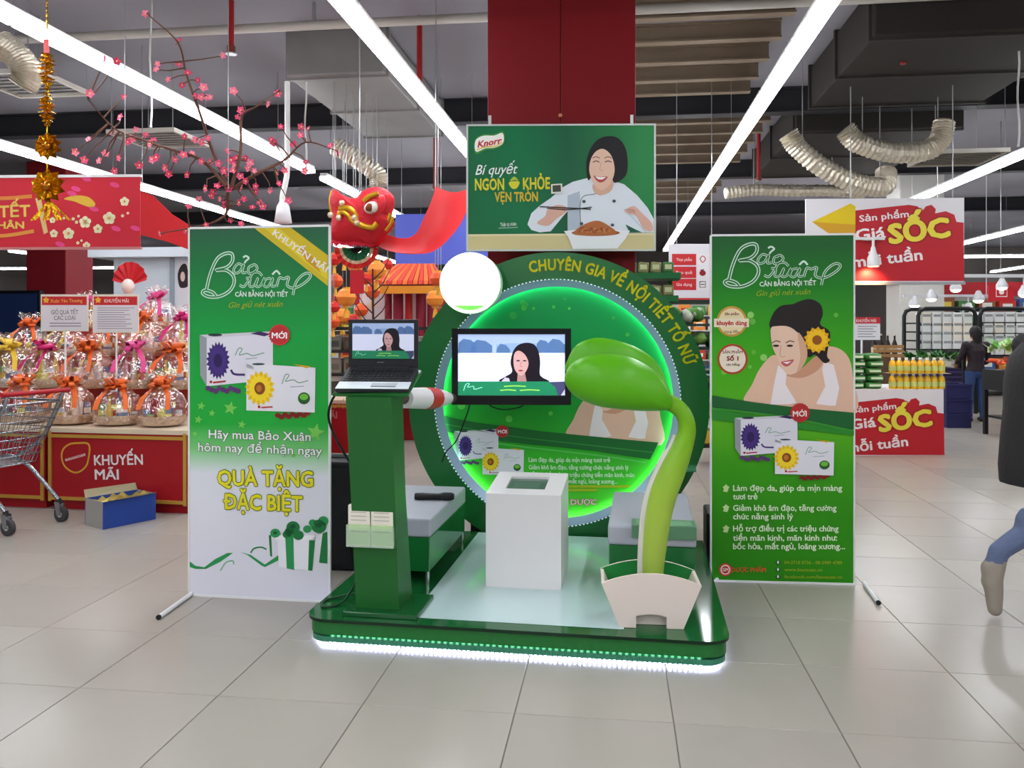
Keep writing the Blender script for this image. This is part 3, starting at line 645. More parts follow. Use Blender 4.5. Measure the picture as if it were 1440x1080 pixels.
for i in range(34):
    a, r = random.random() * 6.28, math.sqrt(random.random()) * 150
    x, y = 775 + r * math.cos(a), 560 + r * math.sin(a)
    if y < 600: p.ell(x, y, *(2 * [random.uniform(1.5, 6)]), random.choice([(70, 190, 70), (96, 205, 80), (50, 165, 70)]), 1, 12)
p.end('bokeh_print')
p.begin(); p.map = lambda x, y: (797 + (x - 1047) * 0.86, 612 + (y - 565) * 0.9); woman(p); p.map = None; p.end('woman_print')
p.begin()
def clipx(y, sgn): return 776 + sgn * math.sqrt(max(0, 162 ** 2 - (y - 561) ** 2))
p.poly([(clipx(583, -1), 583), (670, 594), (760, 606), (860, 616), (clipx(622, 1), 622), (clipx(646, 1), 646), (840, 634), (720, 622), (clipx(606, -1), 606)], (24, 104, 44), 13)
p.line([(clipx(612, -1) + 2, 611), (720, 626), (840, 640), (clipx(650, 1) - 3, 650)], 2, (90, 200, 90), 13)
p.line([(clipx(596, -1) + 2, 595), (720, 613), (840, 627), (clipx(634, 1) - 3, 636)], 1.5, (50, 140, 60), 14); p.end('swoosh_print')
p.begin(); p.map = lambda x, y: (679 + (x - 347) * 0.6, 629 + (y - 511) * 0.57); p.k = 0.6; product_boxes(p, True, 14); p.map = None; p.k = 1; p.end('product_print')
p.begin()
for s_, x0, x1, y in (('Làm đẹp da, giúp da mịn màng tươi trẻ', 744, 858, 649), ('Giảm khô âm đạo, tăng cường chức năng sinh lý', 744, 884, 659.5), ('Hỗ trợ điều trị các triệu chứng tiền mãn kinh, mãn', 744, 892, 670), ('kinh như: bốc hỏa, mất ngủ, loãng xương...', 744, 868, 679)):
    p.text(s_, x0, y, x1, y + 0.5, 6, (220, 240, 215), 15, 0.015); p.nx('lettering')
p.poly([(790, 682), (888, 682), (884, 685.5), (790, 685.5)], (170, 190, 30), 15); p.poly([(790, 687), (842, 687), (838, 690.5), (790, 690.5)], (170, 190, 30), 15); p.nx('underline_print')
p.text('DƯỢC', 803, 709, 839, 709, 7, (225, 205, 205), 16, 0.03, outline=(190, 30, 60), ow=0.05); p.end('lettering')

# round lightbox on the ring's shoulder
p0 = P(661, 398, 5.2); lb = thing('round_lightbox', 'round white glowing lightbox sign on the shoulder of the ring backdrop', 'lightbox', p0, -BA * 0.6)
r = 0.196; n = 48; cir = [(math.cos(2 * math.pi * i / n), math.sin(2 * math.pi * i / n)) for i in range(n)]
mb = MB(); mb.prism([(r * a, 0.0, r * b) for a, b in cir], (0, 0.12, 0), M((215, 235, 215), 0.4)); mb.build('case', lb)
mb = MB()
mb.prism([(r * .985 * a, -0.008, r * .985 * b) for a, b in cir], (0, 0.008, 0), M((235, 255, 238), 0.4, emit=1.6)); mb.build('rim', lb)
mb = MB(); mb.prism([(r * .90 * a, -0.010, r * .90 * b) for a, b in cir], (0, 0.002, 0), M((170, 215, 160), 0.4, emit=0.9)); mb.build('groove', lb)
mb = MB(); mb.prism([(r * .875 * a, -0.012, r * .875 * b) for a, b in cir], (0, 0.002, 0), M((250, 255, 250), 0.4, emit=3.2)); o = mb.build('face', lb)
gq = M((120, 225, 90), 0.4, emit=0.8); mb = MB()
mb.quad([(r * .875 * math.cos(a), -0.0135, r * .875 * math.sin(a)) for a in [R(236 + i * 68 / 14) for i in range(15)]], gq)
mb.quad([(-0.018, -0.0135, -0.06), (0.030, -0.0135, -0.06), (0.012, -0.0135, -0.03)], M((225, 240, 190), 0.4, emit=1.0)); mb.build('leaf_print', o)

# ------------------------------------------------------------------ screens
def scr(c, e=1.0): return M(c, 0.3, emit=e)
def screen_pic(p, e=0.8, dark=1.0):
    q = cv((620, 450), 7.2); z = lambda c: scr(tuple(int(x * dark) for x in c), e)
    p.poly(q([(172, 145), (1255, 145), (1255, 762), (172, 762)]), None, 1, mat=z((222, 226, 250)))
    p.poly(q([(172, 145), (1255, 145), (1255, 335), (172, 335)]), None, 2, mat=z((165, 185, 225)))
    for (x0, x1, y0) in ((172, 360, 190), (300, 520, 200), (560, 700, 240), (960, 1110, 200), (1080, 1255, 190)):
        p.poly(q([(x0, 332), (x0 + 10, y0 + 40), (x0 + (x1 - x0) * .3, y0), (x0 + (x1 - x0) * .7, y0 + 12), (x1, y0 + 60), (x1, 332)]), None, 3, mat=z((84, 116, 165)))
    p.poly(q([(560, 250), (700, 235), (960, 235), (960, 332), (560, 332)]), None, 2.5, mat=z((140, 168, 205)))
    p.poly(q([(610, 625), (650, 575), (720, 525), (705, 430), (730, 320), (780, 255), (860, 230), (940, 245), (985, 310), (1005, 420), (1005, 560), (1085, 630)]), None, 4, True, mat=z((26, 20, 30)))
    p.poly(q([(735, 420), (745, 340), (790, 310), (850, 350), (885, 420), (880, 480), (850, 535), (812, 562), (772, 535), (745, 490)]), None, 6, True, mat=z((206, 160, 160))); p.poly(q([(778, 530), (850, 530), (868, 622), (772, 622)]), None, 5, mat=z((176, 130, 132)))
    for x in (782, 848): p.ell(*q([(x, 412)])[0], 2.8, 1.1, None, 7, 10, mat=z((60, 40, 50)))
    p.line(q([(815, 420), (805, 465), (830, 470)]), 0.7, None, 7, mat=z((150, 100, 105))); p.ell(*q([(808, 512)])[0], 3.6, 1.2, None, 7, 10, mat=z((150, 60, 70)))
    p.poly(q([(610, 625), (650, 580), (690, 590), (700, 625)]), None, 5, mat=z((200, 190, 215)))
    p.poly(q([(172, 622), (1090, 622), (1160, 680), (1185, 762), (172, 762)]), None, 8, mat=z((32, 130, 90)))
    p.poly(q([(1090, 628), (1255, 622), (1255, 700), (1215, 762), (1185, 762), (1160, 680)]), None, 8, mat=z((70, 70, 110)))
    p.line(q([(230, 715), (255, 650), (290, 645), (270, 680), (330, 670), (340, 700), (420, 680)]), 1.0, None, 9, mat=z((150, 230, 210)))
    for x0, x1, y in ((640, 860, 672), (600, 760, 712), (800, 1000, 712)): p.line(q([(x0, y), ((x0 + x1) / 2, y - 6), (x1, y)]), 1.6, None, 9, mat=z((150, 225, 90)))
tv = thing('television', 'black flat television mounted on the ring backdrop showing a dark haired woman', 'television', P(719, 570, 5.0), R(-1.5))
p = Panel(tv, 0.0); a, b = p.uv(635.5, 569), p.uv(803, 462); blk = M((22, 22, 26), 0.25)
mb = MB(); x0, z0, x1, z1 = a.x, a.y, b.x, b.y; mb.rbox(((x0 + x1) / 2, 0.045, (z0 + z1) / 2), (x1 - x0, 0.06, z1 - z0), blk, 0.01); mb.build('back_case', tv)
ia, ib = p.uv(644, 556), p.uv(794.5, 470); mb = MB()
for c, d in ((((x0 + ia.x) / 2, 0.006, (z0 + z1) / 2), (ia.x - x0, 0.03, z1 - z0)), (((x1 + ib.x) / 2, 0.006, (z0 + z1) / 2), (x1 - ib.x, 0.03, z1 - z0)), (((ia.x + ib.x) / 2, 0.006, (z0 + ia.y) / 2), (ib.x - ia.x, 0.03, ia.y - z0)), (((ia.x + ib.x) / 2, 0.006, (z1 + ib.y) / 2), (ib.x - ia.x, 0.03, z1 - ib.y))): mb.box(c, d, blk)
mb.build('bezel', tv)
p = Panel(tv, 0.012); p.k = 1; p.begin(); screen_pic(p, 0.85); p.end('screen')
mb = MB(); q0 = tv.location; mb.box(((x0 + x1) / 2, 0.2, (z0 + z1) / 2), (0.12, 0.26, 0.12), dark_steel); mb.build('wall_bracket', tv)
mb = MB(); cb = [p.uv(685, 566), p.uv(692, 573), p.uv(710, 577), p.uv(732, 573), p.uv(738, 566)]; mb.tube(smooth_line([(c.x, 0.05, c.y) for c in cb], 5), 0.004, blk, 6); mb.build('cable', tv)
mb = MB(); cb = [(660, 568), (655, 585), (640, 622), (624, 640), (618, 655)]; mb.tube(smooth_line([(p.uv(*c).x, 0.07 + 0.02 * i, p.uv(*c).y) for i, c in enumerate(cb)], 5), 0.004, blk, 6); mb.build('cable', tv)

# ------------------------------------------------------------------ laptop podium
pod_o = B(-0.64, 0.20, ZP); pod = thing('laptop_podium', 'tall green leaning podium that carries the laptop', 'podium', pod_o, -BA)
mb = MB(); mb.rbox((0.03, 0.0, 0.012), (0.36, 0.30, 0.024), M((24, 84, 42), 0.12), 0.004); mb.build('base_plate', pod)
def sec(z, w2, y0, y1): return [(-w2, y0, z), (w2, y0, z), (w2, y1, z), (-w2, y1, z)]
mb = MB(); zt = 1.03; LEAN = -0.13
vs = sec(0.024, 0.105, -0.09, 0.13) + sec(0.55, 0.106, -0.09 + LEAN * .5, 0.08 + LEAN * .5) + sec(zt, 0.108, -0.09 + LEAN, 0.09 + LEAN) 
mb.add(vs, [(0, 1, 5, 4), (1, 2, 6, 5), (2, 3, 7, 6), (3, 0, 4, 7), (4, 5, 9, 8), (5, 6, 10, 9), (6, 7, 11, 10), (7, 4, 8, 11), (0, 3, 2, 1), (8, 9, 10, 11)], g_satin); mb.build('column', pod)
TILT = Matrix.Rotation(R(22), 3, 'X'); shelf_c = Vector((-0.005, -0.06, 1.085))
mb = MB(); mb.rbox(shelf_c, (0.36, 0.27, 0.014), g_satin, 0.003, TILT); mb.build('shelf', pod)
mb = MB(); mb.prism([(-0.10, -0.17, 1.0), (-0.10, -0.16, 1.045), (-0.10, 0.045, 1.125), (-0.10, -0.03, 1.0)], (0.2, 0, 0), g_satin); mb.build('shelf_support', pod)
mb = MB(); mb.tube(smooth_line([(-0.12, 0.02, 1.08), (-0.24, 0.02, 1.03), (-0.29, 0.03, 0.92), (-0.25, 0.03, 0.80), (-0.17, 0.04, 0.66), (-0.12, 0.05, 0.52), (-0.11, 0.08, 0.4)], 6), 0.006, blk, 6); mb.build('power_cable', pod)
mb = MB(); mb.tube(smooth_line([(-0.10, 0.12, 0.28), (-0.16, 0.10, 0.12), (-0.2, 0.0, 0.02), (-0.28, -0.06, 0.007), (-0.3, 0.05, 0.006), (-0.12, 0.13, 0.03)], 7), 0.006, M((18, 60, 34), 0.4), 6); mb.build('floor_cable', pod)
# laptop
lap_o = pod_o + Matrix.Rotation(-BA, 3, 'Z') @ (shelf_c + TILT @ Vector((0, -0.005, 0.0085)))
lap = thing('laptop', 'open black laptop with silver front edge on the green podium', 'laptop', lap_o, -BA * 0.55)
silver = M((214, 222, 226), 0.3, 0.3); key_m = M((26, 26, 30), 0.5); deck = M((52, 54, 60), 0.4)
mb = MB(); mb.rbox(TILT @ Vector((0, 0, 0.011)), (0.345, 0.24, 0.02), M((40, 42, 46), 0.4), 0.004, TILT); mb.build('base', lap)
mb = MB(); mb.rbox(TILT @ Vector((0, -0.082, 0.0215)), (0.343, 0.072, 0.003), silver, 0.001, TILT); mb.build('palm_rest', lap)
mb = MB(); mb.box(TILT @ Vector((0.05, -0.083, 0.0235)), (0.12, 0.042, 0.001), M((176, 184, 190), 0.35), TILT); mb.box(TILT @ Vector((0.05, -0.099, 0.0242)), (0.115, 0.008, 0.001), M((90, 94, 100), 0.4), TILT); mb.build('touchpad', lap)
km = MB()
for r_ in range(5):
    for c_ in range(15): km.box(TILT @ Vector((-0.147 + c_ * 0.021, -0.032 + r_ * 0.026, 0.0228)), (0.0175, 0.021, 0.004), key_m, TILT)
o = km.build('keyboard', lap); o['kind'] = 'stuff'
mb = MB(); hz = TILT @ Vector((0, 0.118, 0.02)); mb.cyl(hz + Vector((-0.13, 0, 0)), hz + Vector((0.13, 0, 0)), 0.008, key_m, 8); mb.build('hinge', lap)
lid_y, lid_z = hz.y, hz.z; LW, LH = 0.345, 0.236
lid = MB(); lid.rbox((0, lid_y + 0.006, lid_z + LH / 2 - 0.002), (LW, 0.012, LH), key_m, 0.004); lo_ = lid.build('lid', lap)
p = Panel(lap, lid_y - 0.001); p.k = 0.6
c0 = Vector((-0.152, lid_z + 0.043)); c1 = Vector((0.152, lid_z + 0.215))
def lapmap(x, y):
    fx, fy = (x - 643.9) / (794.3 - 643.9), (y - 470.1) / (555.8 - 470.1)
    return Vector((c0.x + (c1.x - c0.x) * fx, c1.y + (c0.y - c1.y) * fy))
p.uv = lapmap; p.begin(); screen_pic(p, 0.42, 0.85); p.text('acer', 705, 566, 722, 566, 4, (130, 132, 138), 2, 0.01); o = p.end('screen', lo_)
# brochure holder
bh = thing('brochure_holder', 'clear brochure holder with two green and white leaflet stacks on the podium front', 'brochure holder', pod_o + Matrix.Rotation(-BA, 3, 'Z') @ Vector((-0.015, -0.125, 0.33)), -BA)
mb = MB(); clr = M((215, 235, 215), 0.1, alpha=0.3)
mb.box((0, -0.035, 0.05), (0.225, 0.003, 0.10), clr); mb.box((0, 0.0, 0.0), (0.225, 0.07, 0.004), clr); mb.box((0, 0.03, 0.09), (0.225, 0.004, 0.19), clr)
for x in (-0.112, 0.112): mb.box((x, 0, 0.05), (0.003, 0.07, 0.10), clr)
mb.build('tray', bh)
for i, x in enumerate((-0.055, 0.056)):
    lf = thing('leaflet_stack', 'stack of white and green leaflets in the %s half of the podium holder' % ('outer' if i == 0 else 'inner'), 'leaflets', bh.location + Matrix.Rotation(-BA, 3, 'Z') @ Vector((x, 0, 0)), -BA, 'leaflet stacks')
    mb = MB(); mb.box((0, -0.008, 0.097), (0.105, 0.03, 0.186), M((226, 220, 205), 0.5)); mb.build('pages', lf)
    mb = MB(); mb.quad([(-0.052, -0.0236, 0.006), (0.052, -0.0236, 0.006), (0.052, -0.0236, 0.1), (-0.052, -0.0236, 0.1)], M((130, 175, 80), 0.5))
    mb.quad([(-0.052, -0.0242, 0.075), (0.052, -0.0242, 0.075), (0.052, -0.0242, 0.1), (-0.052, -0.0242, 0.1)], M((168, 205, 100), 0.5))
    for k_ in range(3): mb.quad([(-0.04, -0.0242, 0.12 + k_ * .018), (0.035, -0.0242, 0.12 + k_ * .018), (0.035, -0.0242, 0.124 + k_ * .018), (-0.04, -0.0242, 0.124 + k_ * .018)], M((175, 170, 160), 0.5))
    mb.quad([(-0.04, -0.0246, 0.066), (0.04, -0.0246, 0.066), (0.04, -0.0246, 0.072), (-0.04, -0.0246, 0.072)], M((70, 110, 40), 0.5)); mb.build('cover_print', lf)
# striped wrapped tube between podium and television
a, b = P(568, 560, 4.2), P(638, 560, 5.03); tb = thing('striped_tube', 'white tube with a red band reaching from behind the laptop to the television', 'tube', a)
d = b - a; wt, rt = M((228, 224, 226), 0.5, noise_s=12, bump=0.3), M((196, 40, 36), 0.5)
mb = MB(); mb.tube([d * 0, d * .25, d * .36], [0.052, 0.058, 0.060], wt, 14); mb.tube([d * .58, d * .72, d * .86], [0.056, 0.05, 0.036], wt, 14); mb.build('sleeve', tb)
mb = MB(); mb.tube([d * .36, d * .58], [0.062, 0.059], rt, 14); mb.build('red_band', tb)
mb = MB(); mb.tube([d * .86, d * 1.0], [0.03, 0.03], M((80, 62, 54), 0.5), 10); mb.tube([d * -.30, d * 0], [0.03, 0.03], M((80, 62, 54), 0.5), 10); mb.build('arm', tb)

# ------------------------------------------------------------------ white kiosk box
ko = B(0.07, 0.56, ZP + 0.0012); ko = (G(683, 826, ZP) + G(789, 830, ZP)) / 2; ko.z = ZP + 0.0012
ki = thing('display_plinth', 'white display box with a dark window in its sloping top on the platform', 'plinth', ko, -BA); kw = M((226, 222, 222), 0.35)
mb = MB(); h0, h1, w2, dp = 0.485, 0.525, 0.196, 0.42
vs = [(-w2, 0, 0), (w2, 0, 0), (w2, dp, 0), (-w2, dp, 0), (-w2, 0, h0), (w2, 0, h0), (w2, dp, h1), (-w2, dp, h1)]
mb.add(vs, [(0, 1, 5, 4), (1, 2, 6, 5), (2, 3, 7, 6), (3, 0, 4, 7), (3, 2, 1, 0)], kw)
tz = lambda y: h0 + (h1 - h0) * y / dp
xa, xb, ya, yb = -0.11, 0.10, 0.10, 0.33; zi = 0.03
T = [(-w2, 0), (w2, 0), (w2, dp), (-w2, dp)]; I = [(xa, ya), (xb, ya), (xb, yb), (xa, yb)]
vs = [(x, y, tz(y)) for x, y in T] + [(x, y, tz(y)) for x, y in I] + [(x, y, tz(y) - zi) for x, y in I]
mb.add(vs, [(i, (i + 1) % 4, 4 + (i + 1) % 4, 4 + i) for i in range(4)] + [(4 + i, 4 + (i + 1) % 4, 8 + (i + 1) % 4, 8 + i) for i in range(4)], kw); mb.build('body', ki)
mb = MB(); mb.quad([(x, y, tz(y) - 0.012) for x, y in I], M((88, 112, 100), 0.12)); mb.quad([(xa + .03, ya + .05, tz(ya + .05) - 0.011), (xb - .04, ya + .05, tz(ya + .05) - 0.011), (xb - .04, yb - .06, tz(yb - .06) - 0.011), (xa + .03, yb - .06, tz(yb - .06) - 0.011)], M((96, 122, 106), 0.15)); mb.build('window', ki)

# ------------------------------------------------------------------ sprout in its planter
so = G(916, 884, ZP); so.z = ZP + 0.0013
pl_ = thing('sprout_sculpture', 'giant green bean sprout sculpture growing from a white planter', 'sculpture', so, R(-5)); cream = M((222, 208, 198), 0.4)
bw, tw, hs, hm, dp, th = 0.142, 0.222, 0.195, 0.243, 0.24, 0.014
def plate(y0, m_out, m_in, notch):
    top = [(tw * (1 - 2 * i / 16), hs + (hm - hs) * (1 - (1 - 2 * i / 16) ** 2)) for i in range(17)]
    bot = [(-bw, 0)] + ([(-0.068, 0), (-0.068, 0.052), (-0.034, 0.060), (0, 0.063), (0.034, 0.060), (0.068, 0.052), (0.068, 0)] if notch else []) + [(bw, 0)]
    lp_ = bot + top; n = len(lp_)
    f = MB(); a = [(x, y0, z) for x, z in lp_]; c = [(x, y0 + th, z) for x, z in lp_]
    f.add(a + c, [tuple(range(n))] , m_out); f.add(a + c, [tuple(range(n, 2 * n))[::-1]], m_in); f.add(a + c, [(i, (i + 1) % n, n + (i + 1) % n, n + i) for i in range(n)], cream); return f
pg = M((40, 128, 62), 0.3)
plate(0, cream, pg, True).build('front_panel', pl_); plate(dp - th, pg, cream, False).build('back_panel', pl_)
for s_ in (-1, 1):
    mb = MB(); mb.prism([(s_ * bw, th, 0), (s_ * tw, th, hs), (s_ * tw, dp - th, hs), (s_ * bw, dp - th, 0)], (-s_ * th, 0, 0), cream, cream); mb.build('side_panel', pl_)
mb = MB(); mb.box((0, dp / 2, 0.10), (2 * bw + 0.02, dp - 2 * th, 0.012), pg); mb.build('soil_board', pl_)
mb = MB(); mb.box((0, 0.05, 0.03), (0.16, 0.004, 0.06), cream); mb.build('inner_board', pl_)
p = Panel(pl_, dp / 2)
path = [(918, 838, 14), (918, 805, 15), (921, 765, 17), (926, 725, 18.5), (934, 692, 19), (947, 660, 18), (960, 628, 14.5), (966, 604, 12.5), (962, 584, 11.5), (950, 571, 11.5), (934, 563, 12), (915, 556, 10)]
ln = smooth_line([Vector((p.uv(x, y).x, p.uv(x, y).y, r_)) for x, y, r_ in path], 6); sc_ = (p.uv(901, 600) - p.uv(900, 600)).length
stem_m = ramp_mat([(0, (162, 184, 78)), (0.35, (160, 190, 70)), (0.6, (124, 178, 36)), (1, (86, 160, 24))], 2, 0.1, 1.3, 0.3)
bean_m = M((86, 168, 16), 0.36)
mb = MB(); mb.tube([(a.x, dp / 2, a.y) for a in ln], [a.z * sc_ for a in ln], stem_m, 18); mb.build('stem', pl_)
mb = MB(); k_ = [a for a in ln if 0.12 < a.y < 0.98][:-8]
mb.tube([(a.x - 0.030 * (1 if a.y < .75 else .7), dp / 2 + 0.035, a.y) for a in ln[3:40]], [a.z * sc_ * 0.8 for a in ln[3:40]], M((214, 208, 196), 0.4), 12); mb.build('stem_backing', pl_)
q = cv((780, 460), 4.5)
fr_ = [p.uv(*a) for a in q([(64, 340), (95, 245), (195, 182), (330, 166), (480, 190), (615, 262), (695, 340), (738, 440), (735, 500), (690, 522), (560, 527), (400, 515), (250, 490), (125, 430)])]
bk_ = [p.uv(*a) for a in q([(72, 300), (82, 205), (135, 120), (215, 80), (300, 70), (420, 92), (540, 138), (640, 208), (705, 305), (736, 430), (700, 500), (500, 470), (250, 400)])]
mb = MB(); mb.inflate(smooth_loop(fr_, 4), 0.10, bean_m, dp / 2 - 0.03, 8); mb.build('front_seed_leaf', pl_)
mb = MB(); mb.inflate(smooth_loop(bk_, 4), 0.05, bean_m, dp / 2 + 0.13, 8); mb.build('rear_seed_leaf', pl_)

# ------------------------------------------------------------------ benches
def bench(u0, u1, v0, v1, lab):
    t = thing('bench', lab, 'bench', B((u0 + u1) / 2, (v0 + v1) / 2, ZP + 0.0012), -BA, 'grey topped benches'); wd, dp = u1 - u0, v1 - v0
    mb = MB(); mb.rbox((0, 0, 0.293), (wd, dp, 0.10), M((168, 170, 180), 0.55, noise_s=40, bump=0.1), 0.012); mb.build('cushion', t)
    mb = MB(); mb.rbox((0, 0, 0.152), (wd - 0.01, dp - 0.01, 0.18), g_gloss, 0.004); mb.build('base', t)
    for sx in (-1, 1):
        for sy in (-1, 1): mb = MB(); mb.cyl((sx * (wd / 2 - .02), sy * (dp / 2 - .02), 0), (sx * (wd / 2 - .02), sy * (dp / 2 - .02), 0.064), 0.011, M((190, 195, 198), 0.2, 0.9), 10); mb.build('leg', t)
    return t
bench(-0.93, -0.506, 0.574, 1.45, 'green bench with grey cushion behind the laptop podium')
bench(0.42, 0.86, 0.585, 1.45, 'green bench with grey cushion behind the bean sprout')
ZB = ZP + 0.0012 + 0.343
mp = P(611, 691, 4.75); mic = thing('microphone', 'black handheld microphone lying on the bench behind the podium', 'microphone', (mp.x, mp.y, ZB), R(-4)); mk = M((18, 18, 20), 0.4)
mb = MB(); mb.tube([(-0.115, 0, 0.0215), (-0.10, 0, 0.0215), (0.02, 0, 0.0215), (0.04, 0, 0.0215)], [0.019, 0.021, 0.019, 0.021], mk, 12); mb.build('handle', mic)
mb = MB(); mb.tube([(0.04, 0, 0.0235), (0.055, 0, 0.0235), (0.10, 0, 0.0235), (0.115, 0, 0.0235)], [0.02, 0.0235, 0.0235, 0.016], M((40, 40, 44), 0.5, 0.3, noise_s=200, bump=.5), 12); mb.build('grille', mic)
mb = MB(); mb.rbox((-0.07, -0.0, 0.042), (0.02, 0.01, 0.004), M((120, 120, 124), 0.4), 0.001); mb.build('switch', mic)
# green things beside the sprout
gt = thing('folded_leaflet', 'long green folded leaflet hanging over the front of the bench beside the sprout', 'leaflet', B(0.70, 0.583, ZB), -BA)
mb = MB(); gl = M((96, 140, 108), 0.4); mb.box((0, 0.07, 0.0025), (0.32, 0.15, 0.005), gl); mb.box((0, -0.006, -0.027), (0.32, 0.005, 0.064), gl); mb.build('sheet', gt)
mb = MB(); mb.box((0, 0.07, 0.0058), (0.28, 0.11, 0.0012), M((120, 165, 128), 0.4)); mb.build('print', gt)
a = P(950, 658, 5.02); a.z -= ZP; sh = thing('side_shelf', 'small green shelf board standing on a post behind the sprout stem', 'shelf', (a.x, a.y, ZP), -BA)
mb = MB(); mb.rbox((0, 0, a.z), (0.24, 0.14, 0.022), M((60, 130, 92), 0.2), 0.004); mb.build('board', sh)
mb = MB(); mb.rbox((0.0, 0.02, a.z / 2 - 0.005), (0.05, 0.05, a.z - 0.011), M((30, 70, 50), 0.4), 0.004); mb.rbox((0, 0.02, 0.01), (0.16, 0.12, 0.02), M((30, 70, 50), 0.4), 0.004); mb.build('post', sh)
def speaker(loc, s, lab, rz):
    t = thing('loudspeaker', lab, 'loudspeaker', loc, rz); mb = MB(); mb.rbox((0, 0, s[2] / 2), s, M((26, 26, 28), 0.6), 0.012); mb.build('cabinet', t)
    mb = MB(); mb.rbox((0, -s[1] / 2 - 0.004, s[2] / 2), (s[0] * .86, 0.012, s[2] * .88), M((36, 36, 38), 0.8, noise_s=150, bump=.4), 0.004); mb.build('grille', t)
    mb = MB(); mb.rbox((0, 0, s[2] + 0.012), (s[0] * .4, 0.03, 0.024), M((110, 110, 114), 0.5), 0.006); mb.build('handle', t)
speaker((-1.10, 5.15, 0), (0.36, 0.34, 0.66), 'black loudspeaker standing behind the gift banner', -BA)
speaker((1.37, 5.16, 0), (0.30, 0.28, 0.33), 'low black loudspeaker standing behind the product banner', -BA)

# ------------------------------------------------------------------ chef poster on the pillar
po = P(657, 352, 5.46); ps = thing('chef_poster', 'large green poster of a smiling chef hanging on the red pillar', 'poster', po, R(-1))
p = Panel(ps, 0.0); p.k = 1; tr = p.uv(921, 175); wd, ht = tr.x, tr.y
mb = MB(); mb.box((wd / 2, 0.012, ht / 2), (wd, 0.02, ht), ramp_mat([(0, (20, 100, 60)), (0.35, (20, 112, 68)), (0.6, (24, 92, 60)), (1, (30, 128, 64))], 0, 0, wd, 0.35, wob=0.15)); mb.build('sheet', ps)
mb = MB(); fm = M((190, 195, 190), 0.4, 0.4)
for x in (0, wd): mb.box((x, 0.012, ht / 2), (0.012, 0.028, ht + 0.012), fm)
for z in (0, ht): mb.box((wd / 2, 0.012, z), (wd, 0.028, 0.012), fm)
mb.build('frame', ps)
q = cv((650, 160), 5.143)
p.begin(); p.poly(q([(42, 872), (1390, 862), (1392, 978), (42, 985)]), (206, 192, 140), 1); p.poly(q([(42, 872), (1390, 862), (1390, 876), (42, 886)]), (222, 212, 170), 2); p.end('table_print')
p.begin()
p.poly(q([(92, 190), (150, 150), (230, 148), (298, 128), (302, 215), (240, 255), (170, 262), (95, 290)]), (60, 140, 50), 2, True); p.poly(q([(96, 196), (150, 160), (230, 158), (292, 140), (296, 210), (236, 244), (168, 250), (100, 274)]), (240, 236, 230), 3, True)
p.line(q([(105, 262), (170, 240), (240, 234), (290, 205)]), 1.6, (225, 190, 40), 4); p.text('Knorr', *q([(112, 245)])[0], *q([(290, 212)])[0], 8.5, (190, 26, 40), 5, 0.03, 0.35); p.end('emblem_print')
p.begin(); p.text('Bí quyết', *q([(96, 442)])[0], *q([(402, 432)])[0], 14, (232, 240, 236), 3, 0.005, 0.35); p.end('script_lettering')
p.begin(); Y2 = (206, 204, 50)
p.text('NGON', *q([(94, 552)])[0], *q([(302, 550)])[0], 16, Y2, 3, 0.03); p.nx('lettering'); p.text('KHỎE', *q([(442, 546)])[0], *q([(634, 542)])[0], 16, Y2, 3, 0.03); p.nx('lettering'); p.text('VẸN TRÒN', *q([(236, 636)])[0], *q([(546, 632)])[0], 13, (200, 178, 50), 3, 0.03); p.nx('lettering')
p.poly(q([(340, 495), (412, 490), (402, 530), (375, 545), (350, 530)]), Y2, 3, True); p.poly(q([(345, 488), (365, 460), (385, 458), (408, 485), (380, 480)]), (170, 190, 60), 3, True); p.nx('bowl_print')
p.text('Thật tự nhiên', *q([(276, 815)])[0], *q([(392, 808)])[0], 5, (215, 228, 220), 3, 0.01); p.line(q([(262, 828), (402, 822)]), 0.7, (180, 205, 190), 3); p.end('lettering')
p.begin()
cw, cs = (218, 224, 232), (176, 186, 200)
p.poly(q([(905, 465), (800, 492), (730, 530), (640, 610), (560, 665), (500, 720), (472, 800), (500, 840), (560, 858), (640, 850), (730, 740), (775, 690), (770, 860), (1385, 860), (1385, 760), (1340, 680), (1265, 590), (1170, 510), (1090, 485)]), cw, 2)
p.poly(q([(762, 590), (850, 560), (860, 860), (762, 860)]), cs, 3); p.poly(q([(1180, 800), (1260, 840), (1300, 858), (1210, 858)]), (30, 90, 70), 4)
p.line(q([(1062, 545), (960, 580), (860, 620), (858, 850)]), 1.0, (96, 116, 110), 4); p.line(q([(1170, 690), (1240, 760), (1330, 860)]), 0.9, cs, 4)
for x, y in ((880, 635), (1098, 632), (862, 795), (1086, 805)): p.ell(*q([(x, y)])[0], 2.6, 2.3, (70, 82, 90), 5, 10)
p.poly(q([(540, 790), (600, 740), (620, 690), (690, 660), (760, 680), (740, 720), (680, 760), (620, 810)]), (214, 168, 150), 5, True)
p.poly(q([(1175, 700), (1240, 668), (1300, 720), (1370, 790), (1372, 850), (1310, 830), (1260, 740), (1200, 722)]), (220, 172, 155), 5, True)
for i in range(3): p.line(q([(1178 + i * 12, 694 + i * 9), (1215 + i * 10, 690 + i * 10), (1250, 700 + i * 10)]), 1.0, (190, 140, 122), 6); p.line(q([(640 + i * 14, 690 - i * 6), (690 + i * 10, 690), (745, 684 + i * 10)]), 1.0, (190, 140, 122), 6)
p.line(q([(560, 672), (760, 682), (930, 690)]), 1.6, (40, 34, 34), 7); p.line(q([(610, 684), (760, 694), (938, 676)]), 1.3, (40, 34, 34), 7)
